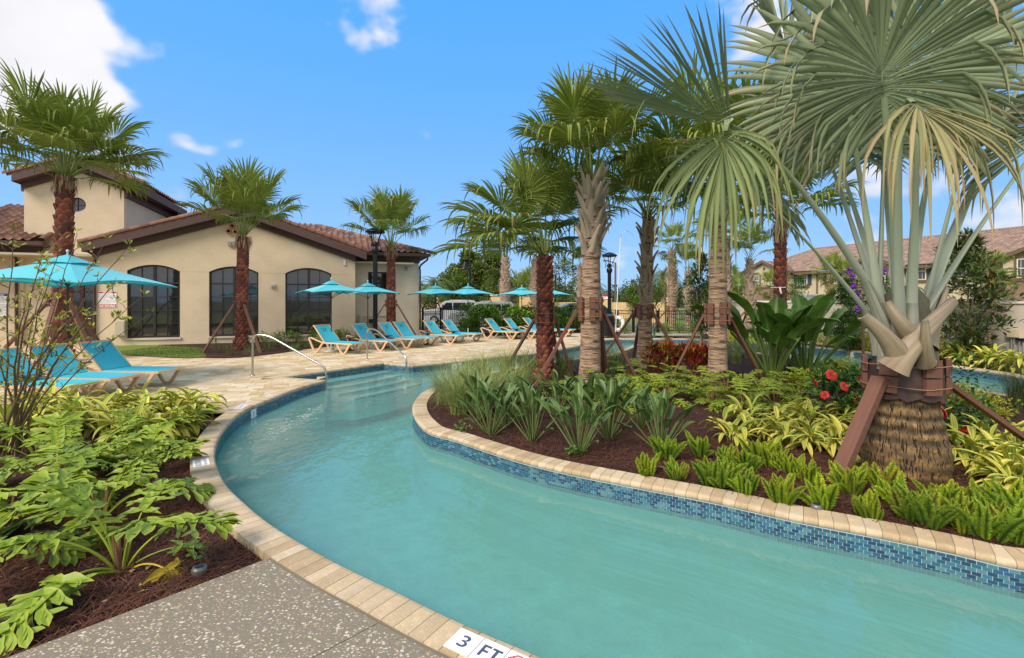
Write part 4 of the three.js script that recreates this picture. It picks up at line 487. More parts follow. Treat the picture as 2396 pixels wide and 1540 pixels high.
umbrella(1019, 21.6, 0, 1.3, 2.02, 2.46, rad(45 + 44), 'turquoise umbrella in front of the arched metal gate');
umbrella(1095, 22.3, 0, 1.3, 2.02, 2.46, rad(45 + 44), 'turquoise umbrella against the hedge, nearest the gooseneck lamp');
umbrella(1221, 24.6, 0, 1.3, 2.02, 2.46, rad(45 + 44), 'turquoise umbrella against the hedge just beside the red-brown palm trunk');
umbrella(1283, 25.2, 0, 1.3, 2.02, 2.46, rad(45 + 44), 'turquoise umbrella half hidden behind the red-brown palm trunk');

// ---------------------------------------------------------------- sun loungers: x towards the foot end, near leg at z = +
const slingTex = canvasTex(512, 640, (g) => { g.fillStyle = '#3bb0c2'; g.fillRect(0, 0, 512, 640); g.strokeStyle = 'rgba(20,120,150,0.35)'; g.lineWidth = 1; for (let k = 0; k < 640; k += 5) { g.beginPath(); g.moveTo(0, k); g.lineTo(512, k); g.stroke(); } g.fillStyle = '#16323c'; g.textAlign = 'center'; g.font = '190px serif'; g.fillText('W', 256, 230); });
M.slingLogo = new THREE.MeshStandardMaterial({ map: slingTex, roughness: 0.75, side: THREE.DoubleSide });
M.slingBlue = mat('#3bb0c2', 0.75, { bumpMap: T.grainB, bumpScale: 0.001 });
const bentBar = (b, pts, w, h) => { for (let k = 0; k < pts.length - 1; k++) b.beam(pts[k], pts[k + 1], w, h); };
const slab = (b, rows, th, uvf) => { const lo = rows.map((r) => r.map((p) => [p[0], p[1] - th, p[2]])); b.strip(rows); b.strip(lo); const n = rows.length - 1, e = rows[0].length - 1; b.strip([rows.map((r) => r[0]), lo.map((r) => r[0])]); b.strip([rows.map((r) => r[e]), lo.map((r) => r[e])]); b.strip([rows[0], lo[0]]); b.strip([rows[n], lo[n]]); };
function lounger(x, z, ang, label) {
  const o = base('sun_lounger', [x, 0, z], ang, label, 'sun lounger', 'turquoise sun loungers on the deck'), W = 0.325, H = 0.35;
  const hinge = [0.74, H + 0.015], top = [0.27, H + 0.53];
  for (const s of [-1, 1]) {
    const z0 = s * W, bar = (pts, name, w = 0.036, h = 0.05) => { const b = new MB(); for (let k = 0; k < pts.length - 1; k++) b.beam([pts[k][0], pts[k][1], z0], [pts[k + 1][0], pts[k + 1][1], z0], w, h); return b.build(name, M.tan, o); };
    const cv = (p) => new THREE.CatmullRomCurve3(p.map((q) => V3(q[0], q[1], 0)), false, 'catmullrom', 0.3).getPoints(22).map((q) => [q.x, q.y]);
    bar(cv([[0.04, 0.47], [0.09, 0.36], [0.27, 0.06], [0.36, 0.025], [0.44, 0.06], [0.66, 0.32], [0.70, 0.35]]), 'leg', 0.045, 0.055);
    bar(cv([[0.03, 0.475], [0.12, 0.495], [0.45, 0.4], [0.6, 0.365], [0.75, 0.35]]), 'armrest', 0.042, 0.04);
    bar(cv([[1.28, 0.35], [1.33, 0.3], [1.5, 0.05], [1.58, 0.025], [1.66, 0.05], [1.84, 0.3], [1.9, 0.345]]), 'leg', 0.045, 0.055);
    bar([[0.7, H - 0.012], [1.93, H - 0.012]], 'side_rail', 0.04, 0.045);
    bar([[hinge[0], hinge[1]], [top[0] - 0.015, top[1] + 0.02]], 'back_rail', 0.034, 0.034);
  }
  for (const [a, y] of [[1.945, H - 0.01], [0.72, H - 0.02], [top[0] - 0.02, top[1] + 0.02], [0.06, 0.47]]) { const cr = new MB(); cr.beam([a, y, -W - 0.02], [a, y, W + 0.02], 0.045, 0.04); cr.build('cross_bar', M.tan, o); }
  const seat = new MB(), R = []; for (let i = 0; i <= 8; i++) { const t = i / 8, xx = lerp(0.76, 1.92, t); R.push(Array.from({ length: 7 }, (_, j) => { const q = j / 6; return [xx, H + 0.018 - 0.02 * Math.sin(q * Math.PI) * Math.sin(t * Math.PI), lerp(-W, W, q)]; })); } slab(seat, R, 0.02); const fl = R[8].map((p) => [p[0] + 0.012, p[1] - 0.05, p[2]]); seat.strip([R[8], fl]); seat.build('seat_sling', M.slingBlue, o);
  const back = new MB(), Q = []; for (let i = 0; i <= 6; i++) { const t = i / 6; Q.push(Array.from({ length: 7 }, (_, j) => { const q = j / 6, sag = 0.022 * Math.sin(q * Math.PI) * Math.sin(t * Math.PI); return [lerp(top[0], hinge[0] + 0.03, t) - sag, lerp(top[1] + 0.01, hinge[1] + 0.01, t) - sag, lerp(W - 0.015, -W + 0.015, q)]; })); }
  back.strip(Q.map((r) => r)); { const n = 7 * 7; for (let k = 0; k < n; k++) { const i = Math.floor(k / 7), j = k % 7; back.u[k * 2] = 1 - j / 6; back.u[k * 2 + 1] = 1 - i / 6; } } back.build('back_sling', M.slingLogo, o);
  const bb = new MB(); bb.strip(Q.map((r) => r.map((p) => [p[0] - 0.014, p[1] - 0.014, p[2]]))); bb.build('back_liner', M.slingBlue, o);
  return o;
}
function loungerAt(u, v, ang, label) { // (u, v): the near front foot of the picture; that foot is at local (1.58, W)
  const q = gp(u, v), c = Math.cos(ang), s = Math.sin(ang), lx = 1.58, lz = 0.325; return lounger(q[0] - (c * lx + s * lz), q[2] - (-s * lx + c * lz), ang, label);
}
const LA = -rad(26);
[[803, 829.5, 'the lounger nearest the pool handrails, in front of the third arched window'], [889.5, 821.8, 'second lounger along the row from the pool handrails, by the wing wall'], [951, 815.5, 'third lounger along the row, in front of the tall black lamp post'], [984, 811, 'fourth lounger along the row, in front of the braced palm by the wing'], [1054, 805, 'fifth lounger along the row, before the arched metal gate'], [1096, 801, 'sixth lounger along the row, at the start of the hedge']].forEach(([u, v, l]) => loungerAt(u, v, LA, 'turquoise lounger, ' + l));
[[1196, 795, 'first of the hedge group, clear of the palm trunk'], [1240, 793, 'second of the hedge group, beside the red-brown palm trunk'], [1284, 790.5, 'third of the hedge group, mostly behind the red-brown trunk'], [1320, 789, 'farthest of the hedge group, between the two big trunks']].forEach(([u, v, l]) => loungerAt(u, v, LA, 'turquoise lounger, ' + l));
loungerAt(329, 912, -rad(5), 'turquoise lounger nearest the lawn, standing behind the other two near ones');
loungerAt(215, 933, -rad(7), 'turquoise sling lounger in the middle of the near three, below the umbrella');
loungerAt(98, 957, -rad(8), 'turquoise sling lounger closest to the planting bed, half behind bare stems');
[[817.7, 821, 'first along the row, between the first and second lounger'], [903, 814.5, 'second along the row, beyond the second lounger'], [1001, 806, 'third along the row, before the fifth lounger'], [1061, 800.5, 'fourth along the row, between the last two of the row'], [1209, 793, 'by the loungers at the hedge'], [62, 938, 'half hidden by the near loungers']].forEach(([u, v, l]) => { const o = base('side_table', gp(u, v), 0, 'small round dark side table, ' + l, 'side table', 'small tables between the loungers'); const t = new MB(); t.lathe([[0, 0.46], [0.23, 0.46], [0.235, 0.45], [0.23, 0.44], [0, 0.435]], 0, 0, 22); t.build('top', M.table, o); const p = new MB(); p.lathe([[0.1, 0.434], [0.045, 0.38], [0.032, 0.25], [0.032, 0.12], [0.06, 0.05]], 0, 0, 14); p.build('pedestal', M.table, o); const f = new MB(); f.lathe([[0.06, 0.05], [0.17, 0.03], [0.185, 0.0]], 0, 0, 20); f.build('foot', M.table, o); });

// ---------------------------------------------------------------- lamp posts
function lantern(u, Z, h, label) {
  const o = base('street_lamp', [(u - CX) / F * Z, 0, -Z], 0, label, 'lamp post'), y = h - 0.95;
  const p = new MB(); p.lathe([[0.17, 0], [0.17, 0.25], [0.12, 0.32], [0.1, 0.5], [0.085, 0.55], [0.085, y - 0.12]], 0, 0, 16); for (let k = 0; k < 10; k++) { const a = k / 10 * TAU; p.cbox(Math.cos(a) * 0.084, (y + 0.5) / 2, Math.sin(a) * 0.084, 0.02, y - 0.7, 0.02); } p.build('pole', M.blackMetal, o);
  const b = new MB(); b.lathe([[0.085, -0.12], [0.14, -0.06], [0.16, 0.05], [0.13, 0.15], [0.08, 0.2], [0.12, 0.24], [0.14, 0.3], [0.1, 0.37], [0.05, 0.4]], 0, 0, 18, y); b.build('fitter', M.blackMetal, o);
  for (let k = 0; k < 4; k++) { const a = k / 4 * TAU + 0.4, q = new MB(); q.tube([[0.13, 0.25], [0.22, 0.2], [0.2, 0.3], [0.18, 0.42], [0.24, 0.6], [0.36, 0.8]].map(([r, yy]) => [Math.cos(a) * r, y + yy, Math.sin(a) * r]), 0.018, 6); q.build('cage_arm', M.blackMetal, o); }
  const d = new MB(); d.lathe([[0, 0.72], [0.34, 0.76], [0.4, 0.79], [0.41, 0.82], [0.33, 0.89], [0.2, 0.95], [0.08, 0.985], [0, 0.99]], 0, 0, 24, y); d.build('dome', M.blackMetal, o);
  const rg = new MB(); rg.lathe([[0.345, 0.845], [0.36, 0.86], [0.345, 0.875]], 0, 0, 24, y); rg.build('dome_ring', M.blackMetal, o);
}
lantern(878, 20.2, 4.78, 'tall black lantern lamp post in front of the clubhouse wing');
lantern(1426, 25.3, 4.25, 'black lantern lamp post behind the trash can');
function gooseneck(u, Z, h, dir, label) { const o = base('street_lamp', [(u - CX) / F * Z, 0, -Z], 0, label, 'lamp post'), p = new MB(); p.lathe([[0.16, 0], [0.14, 0.5], [0.09, 0.55], [0.08, h - 0.5]], 0, 0, 10); p.build('pole', M.blackMetal, o); const g = new MB(), L = []; for (let k = 0; k <= 12; k++) { const a = k / 12 * Math.PI; L.push([dir * 0.22 * (1 - Math.cos(a)), h - 0.5 + 0.35 * Math.sin(a) + (k > 10 ? -0.1 * (k - 10) : 0), 0]); } g.tube(L, 0.035, 6); g.build('arm', M.blackMetal, o); const s = new MB(); s.lathe([[0.03, 0.2], [0.07, 0.12], [0.1, 0], [0.14, -0.14], [0.26, -0.28], [0.34, -0.4], [0.35, -0.46], [0.33, -0.46]], dir * 0.44, 0, 18, h - 0.75); s.build('shade', M.blackMetal, o); }
gooseneck(1099.5, 40, 5.55, -1, 'black gooseneck lamp with bell shade above the hedge umbrellas');
gooseneck(1300, 58, 5.4, 1, 'distant black gooseneck lamp seen between the two big palm trunks');
{ const o = base('street_lamp', [(1440 - CX) / F * 55, 0, -55], 0, 'distant slim light pole beside the stop sign', 'light pole'); const p = new MB(); p.tube([[0, 0, 0], [0, 6.1, 0]], 0.11, 8); p.build('pole', mat('#5a564f', 0.6), o); const a = new MB(); a.tube([[0, 6.05, 0], [-0.9, 6.3, 0]], 0.06, 6); a.build('arm', mat('#5a564f', 0.6), o); const h = new MB(); h.cbox(-1.1, 6.3, 0, 0.6, 0.14, 0.3); h.build('lamp_head', mat('#5a564f', 0.6), o); }

// ---------------------------------------------------------------- pool handrails
function handrail(pts, name, label) { const o = base('handrail', pts[0], 0, label, 'handrail', 'steel handrails at the pool steps'), L = pts.map((p) => sub3(p, pts[0])); const c = []; for (let k = 0; k < L.length; k++) { if (k && k < L.length - 1) { const a = nrm3(sub3(L[k - 1], L[k])), b = nrm3(sub3(L[k + 1], L[k])), r = 0.16; const p0 = add3(L[k], a, r), p2 = add3(L[k], b, r); for (let i = 0; i <= 8; i++) { const t = i / 8; c.push(mix3(mix3(p0, L[k], t), mix3(L[k], p2, t), t)); } } else c.push(L[k]); } const q = new MB(); q.tube(c, 0.024, 12); q.build('rail', M.steel, o); const e = new MB(); e.lathe([[0.025, 0.02], [0.05, 0.018], [0.055, 0.004]], 0, 0, 16); e.build('escutcheon', M.steel, o); }
{
  const h1 = gp(591, 879), f1 = gp(763, 904, -0.2), hz1 = -h1[2], top1 = EYE + (HY - 783) / F * hz1;
  const k1 = 0.86, y1 = top1, m1 = [lerp(h1[0], f1[0], 0.22), y1 - 0.02, lerp(h1[2], f1[2], 0.22)];
  handrail([h1, [h1[0], y1, h1[2]], m1, [f1[0], 0.22, f1[2]], [f1[0], -0.75, f1[2]]], 0, 'nearer brushed steel handrail curving down into the water');
  const h2 = gp(859, 841), f2 = gp(951, 873, -0.2), y2 = EYE + (HY - 768) / F * -h2[2];
  handrail([h2, [h2[0], y2, h2[2]], [lerp(h2[0], f2[0], 0.24), y2 - 0.02, lerp(h2[2], f2[2], 0.24)], [f2[0], 0.22, f2[2]], [f2[0], -0.75, f2[2]]], 1, 'farther brushed steel handrail, at the loungers\' end of the steps');
}
// ---------------------------------------------------------------- depth marker tiles
const markTex = (txt, col = '#4b4e68', font = 'bold 190px sans-serif') => canvasTex(256, 256, (g) => { g.fillStyle = '#efeeec'; g.fillRect(0, 0, 256, 256); g.strokeStyle = '#c9b9a0'; g.lineWidth = 3; g.strokeRect(0, 0, 256, 256); g.fillStyle = col; g.textAlign = 'center'; g.font = font; g.fillText(txt, 128, 196, 220); });
const noDive = canvasTex(256, 256, (g) => { g.fillStyle = '#efeeec'; g.fillRect(0, 0, 256, 256); g.strokeStyle = '#2b2b33'; g.lineWidth = 6; for (const y of [150, 175]) { g.beginPath(); g.moveTo(50, y); for (let x = 50; x < 206; x += 13) g.quadraticCurveTo(x + 6, y - 12, x + 13, y); g.stroke(); } g.beginPath(); g.moveTo(120, 80); g.lineTo(160, 120); g.lineTo(190, 100); g.stroke(); g.beginPath(); g.arc(108, 72, 14, 0, 7); g.fillStyle = '#2b2b33'; g.fill(); g.strokeStyle = '#d2454c'; g.lineWidth = 17; g.beginPath(); for (let k = 0; k <= 8; k++) { const a = k / 8 * TAU + TAU / 16; g.lineTo(128 + Math.cos(a) * 104, 128 + Math.sin(a) * 104); } g.stroke(); g.beginPath(); g.moveTo(58, 58); g.lineTo(198, 198); g.stroke(); });
function marker(pos, right, up, size, texs, label) { const o = base('depth_marker', pos, 0, label, 'pool marker'); const n = nrm3(cross3(right, up)), m = new THREE.Matrix4().makeBasis(V3(...right), V3(...up), V3(...n)); o.quaternion.setFromRotationMatrix(m); texs.forEach((t, k) => { const q = new MB(), w = t.w || size, x = texs.slice(0, k).reduce((s, e) => s + (e.w || size) + 0.003, 0) + w / 2; q.cbox(x, 0, -0.006, w, size, 0.012); const b = q.build('tile', M.white, o); const g = new THREE.PlaneGeometry(w - 0.001, size - 0.001); g.translate(x, 0, 0.0015); mesh('printed_face', g, new THREE.MeshStandardMaterial({ map: t.t, roughness: 0.3 }), b); }); }
const t3 = markTex('3'), tFT = markTex('FT');
const copingAt = (u, v) => { const q = gp(u, v, 0.004); let b = 0; bankF.forEach((f, k) => { if (Math.hypot(f.p[0] - q[0], f.p[1] - q[2]) < Math.hypot(bankF[b].p[0] - q[0], bankF[b].p[1] - q[2])) b = k; }); const f = bankF[b], l = Math.hypot(...f.n), n = [f.n[0] / l, f.n[1] / l]; return { f, n, out: [n[0], 0, n[1]] }; };
const onTop = (u, v, flip, size, texs, label, w0) => { const c = copingAt(u, v), up = flip ? c.out.map((x) => -x) : c.out, right = nrm3(cross3([0, 1, 0], up).map((x) => -x)), q = off(c.f, w0); marker([q[0], 0.0075, q[1]], right, up, size, texs, label); };
{ const c = copingAt(1062, 1466); const right = nrm3(cross3(c.out, [0, 1, 0]).map((x) => -x)); const toward = right[0] > 0 ? right : right.map((x) => -x), up = nrm3(cross3([0, 1, 0], toward)); const q = off(c.f, 0.052 + 0.076); marker([q[0], 0.0085, q[1]], toward, up, 0.152, [{ t: t3 }, { t: tFT }, { t: noDive }], 'white 3 FT depth marker with no-diving tile at the bottom of the picture'); }
const topMark = (u, v, size, texs, label, w0) => { const c = copingAt(u, v), up = c.out.map((x) => x), right = nrm3(cross3(up, [0, 1, 0])), q = off(c.f, w0); marker([q[0], 0.0085, q[1]], right, up, size, texs, label); };
const wide = canvasTex(256, 128, (g) => { g.fillStyle = '#efeeec'; g.fillRect(0, 0, 256, 128); g.fillStyle = '#3f424e'; g.textAlign = 'center'; g.font = 'bold 66px sans-serif'; g.fillText('NO DIVING', 128, 66, 220); g.font = 'bold 30px sans-serif'; g.fillText('SHALLOW WATER', 128, 108, 220); });
topMark(470, 1090, 0.15, [{ t: wide, w: 0.26 }], 'white lettered warning tile set in the coping beside the front bed', 0.135);
topMark(555, 958, 0.15, [{ t: t3 }, { t: tFT }, { t: noDive, w: 0.1 }], 'white 3 FT marker set in the coping where the front bed meets the deck', 0.135);
topMark(624, 927, 0.15, [{ t: noDive }], 'single white marker tile in the coping between bed and handrail', 0.135);
const sideMark = (F_, u, v, label, s = 0.15) => { const q = gp(u, v, -0.1); let b = 0; F_.forEach((f, k) => { if (Math.hypot(f.p[0] - q[0], f.p[1] - q[2]) < Math.hypot(F_[b].p[0] - q[0], F_[b].p[1] - q[2])) b = k; }); const f = F_[b], l = Math.hypot(...f.n), inn = [-f.n[0] / l, 0, -f.n[1] / l], right = nrm3(cross3([0, 1, 0], inn)), p = off(f, 0.004); marker([p[0], -0.145, p[1]], right, [0, 1, 0], s, [{ t: t3 }, { t: tFT }], label); };
sideMark(bankF, 586, 966, 'white 3 FT marker in the blue tile band of the curved near bank'); sideMark(bankF, 1050, 853, 'white 3 FT marker in the tile band past the pool steps', 0.17); sideMark(bankF, 1975, 826, 'white 3 FT marker in the tile band of the far bank', 0.17);

// ---------------------------------------------------------------- trash can, life ring, rescue pole
{
  const p = gp(1420, 790), o = base('trash_can', p, 0, 'black slatted trash can beside the life ring', 'trash can'), R = 0.33; const b = new MB(); b.lathe([[R - 0.03, 0.03], [R - 0.03, 0.94]], 0, 0, 28); b.build('liner', M.black, o); for (let k = 0; k < 30; k++) { const a = k / 30 * TAU, q = new MB(); q.cbox(0, 0.5, 0, 0.045, 0.9, 0.02); const s = q.build('slat', M.black, o); s.position.set(Math.cos(a) * R, 0, Math.sin(a) * R); s.rotation.y = -a + Math.PI / 2; } for (const y of [0.02, 0.95]) { const q = new MB(); q.lathe([[R - 0.03, 0], [R + 0.02, 0], [R + 0.02, 0.07], [R - 0.03, 0.07]], 0, 0, 28, y); q.build('band', M.black, o); } const l = new MB(); l.lathe([[R + 0.025, 1.021], [R + 0.025, 1.05], [0.2, 1.11], [0.13, 1.115], [0.13, 1.05]], 0, 0, 28); l.build('lid', mat('#3c3e40', 0.35), o);
  const rp = gp(1444, 790), r = base('life_ring_post', rp, 0, 'short dark post that carries the life ring', 'post'), q = new MB(); q.cbox(0, 0.62, -0.06, 0.16, 1.3, 0.09); q.build('post', mat('#26282e', 0.5), r); const br = new MB(); br.cbox(0, 0.85, 0.02, 0.06, 0.06, 0.08); br.build('bracket', M.steel, r);
  const g = base('life_ring', [rp[0] + 0.02, 0.66, rp[2] + 0.1], -0.9, 'white life ring with rope hanging on its post', 'life ring'); mesh('ring', new THREE.TorusGeometry(0.28, 0.075, 14, 36), M.white, g); const rp2 = new MB(), L = []; for (let k = 0; k <= 48; k++) { const a = k / 48 * TAU; L.push([Math.cos(a) * (0.36 + 0.05 * Math.abs(Math.sin(a * 2))), Math.sin(a) * (0.36 + 0.05 * Math.abs(Math.sin(a * 2))), 0.02]); } rp2.tube(L, 0.012, 6); rp2.build('rope', M.white, g); for (let k = 0; k < 4; k++) { const a = k / 4 * TAU + 0.78, b2 = new MB(); b2.lathe([[0.079, -0.03], [0.079, 0.03]], 0, 0, 14); const m = b2.build('band', M.grey, g); m.position.set(Math.cos(a) * 0.28, Math.sin(a) * 0.28, 0); m.rotation.z = a; } const ry = new MB(); ry.tube([[0.05, 0.1, 0.08], [-0.06, 0.02, 0.09], [0.06, -0.05, 0.09], [-0.05, -0.12, 0.09], [0.03, -0.2, 0.08]], 0.014, 6); ry.build('throw_rope', M.grey, g);
  const a0 = at(1440, 742, 22.4), a1 = at(1452, 556, 22.4), h = base('rescue_pole', a0, 0, 'long white rescue pole with wire hook leaning upright by the life ring', 'rescue pole'), d = sub3(a1, a0), hp = new MB(); hp.tube([[0, -0.75, 0], d], 0.02, 8); hp.build('pole', M.white, h); const hk = new MB(); hk.tube([d, add3(d, [0.02, 0.12, 0]), add3(d, [0.12, 0.28, 0]), add3(d, [0.34, 0.3, 0]), add3(d, [0.5, 0.2, 0]), add3(d, [0.6, 0.06, 0])], 0.008, 6); hk.build('hook', M.steel, h);
  const hb = base('hose_bib', gp(1531, 788), 0, 'small green hose tap post on the grass strip', 'tap'), q4 = new MB(); q4.lathe([[0.1, 0], [0.1, 0.05], [0.05, 0.06], [0.05, 0.36], [0.07, 0.38], [0.05, 0.44], [0, 0.45]], 0, 0, 12); q4.build('post', mat('#1f4a38', 0.5), hb); const q5 = new MB(); q5.tube([[0.03, 0.36, 0], [0.14, 0.37, 0.02], [0.15, 0.32, 0.02]], 0.02, 8); q5.build('spout', mat('#1f4a38', 0.5), hb);
}
// ---------------------------------------------------------------- metal fence and gates
function fence(p0, p1, h0, h1, label) { const o = base('metal_fence', [p0[0], 0, p0[2]], Math.atan2(-(p1[2] - p0[2]), p1[0] - p0[0]), label, 'fence'), L = Math.hypot(p1[0] - p0[0], p1[2] - p0[2]), hh = (x) => lerp(h0, h1, x / L), np = Math.round(L / 1.8); for (let k = 0; k <= np; k++) { const x = k / np * L, q = new MB(); q.cbox(x, hh(x) / 2 + 0.03, 0, 0.065, hh(x) + 0.06, 0.065); q.cbox(x, hh(x) + 0.075, 0, 0.085, 0.03, 0.085); q.build('post', M.blackMetal, o); } for (const f of [[0, -0.03], [0, -0.2], [0.1, 0]]) for (let k = 0; k < np; k++) { const a = k / np * L + 0.034, b = (k + 1) / np * L - 0.034, q = new MB(); const ya = f[0] ? f[0] : hh(a) + f[1], yb = f[0] ? f[0] : hh(b) + f[1]; q.beam([a, ya, 0], [b, yb, 0], 0.03, 0.035); q.build('rail', M.blackMetal, o); } const pk = new MB(); pk.cbox(0, 0.5, 0, 0.02, 1, 0.02); const g = pk.geo(); for (let x = 0.11; x < L; x += 0.11) { if (np && Math.abs((x / L * np) - Math.round(x / L * np)) * L / np < 0.05) continue; const m = mesh('picket', g, M.blackMetal, o); m.position.set(x, 0.05, 0); m.scale.y = hh(x) - 0.08; } }
const fz = (u, Z) => [(u - CX) / F * Z, 0, -Z];
function archGate(p0, p1, h, label, push) { const o = base('metal_gate', p0, Math.atan2(-(p1[2] - p0[2]), p1[0] - p0[0]), label, 'gate'), w = Math.hypot(p1[0] - p0[0], p1[2] - p0[2]), c = w / 2; for (const x of [0.05, w - 0.05]) { const q = new MB(); q.cbox(x, h / 2, 0, 0.1, h, 0.1); q.build('post', M.blackMetal, o); } const A = []; for (let k = 0; k <= 20; k++) { const a = Math.PI - k / 20 * Math.PI; A.push([c + Math.cos(a) * (c - 0.1), h + Math.sin(a) * 0.33, 0]); } const q = new MB(); q.tube(A, 0.03, 6); q.build('arch', M.blackMetal, o); for (let k = 1; k < 8; k++) { const a = k / 8 * Math.PI, s = new MB(); s.tube([[c + Math.cos(a) * 0.1, h + Math.sin(a) * 0.06 - 0.01, 0], [c + Math.cos(a) * (c - 0.12), h + Math.sin(a) * 0.31, 0]], 0.012, 5); s.build('sunburst_rod', M.blackMetal, o); } const hub = new MB(), B = []; for (let k = 0; k <= 12; k++) { const a = k / 12 * Math.PI; B.push([c + Math.cos(a) * 0.1, h + Math.sin(a) * 0.08, 0]); } hub.tube(B, 0.014, 5); hub.build('hub_ring', M.blackMetal, o); for (const y of [h - 0.03, h - 0.25, h - 0.42, 0.1]) { const r = new MB(); r.cbox(c, y, 0, w - 0.2, 0.035, 0.035); r.build('rail', M.blackMetal, o); } for (let x = 0.2; x < w - 0.12; x += 0.1) { const r = new MB(); r.box(x - 0.009, 0.12, -0.009, x + 0.009, h - 0.435, 0.009); r.box(x - 0.009, h - 0.234, -0.009, x + 0.009, h - 0.046, 0.009); r.build('picket', M.blackMetal, o); } if (push) { const b = new MB(); b.cbox(c, h - 0.34, 0.05, w - 0.22, 0.09, 0.05); b.build('push_bar', mat('#b9bcbc', 0.35, { metalness: 0.6 }), o); } }
archGate(fz(987, 26.6), fz(1033, 27.2), 1.35, 'arched black gate with sunburst rods beside the clubhouse wing', true);
fence(fz(1036, 27.2), fz(1350, 27.0), 1.42, 1.34, 'black metal picket fence behind the hedge and loungers');
fence(fz(1352, 27.0), fz(1480, 26.4), 1.32, 1.2, 'black metal picket fence behind the trash can');
archGate(fz(1481, 26.4), fz(1540, 26.2), 1.2, 'arched black gate between the two fence runs near the tap', true);
fence(fz(1542, 26.2), fz(1640, 25.9), 1.2, 1.2, 'black metal picket fence ending at the white wall');
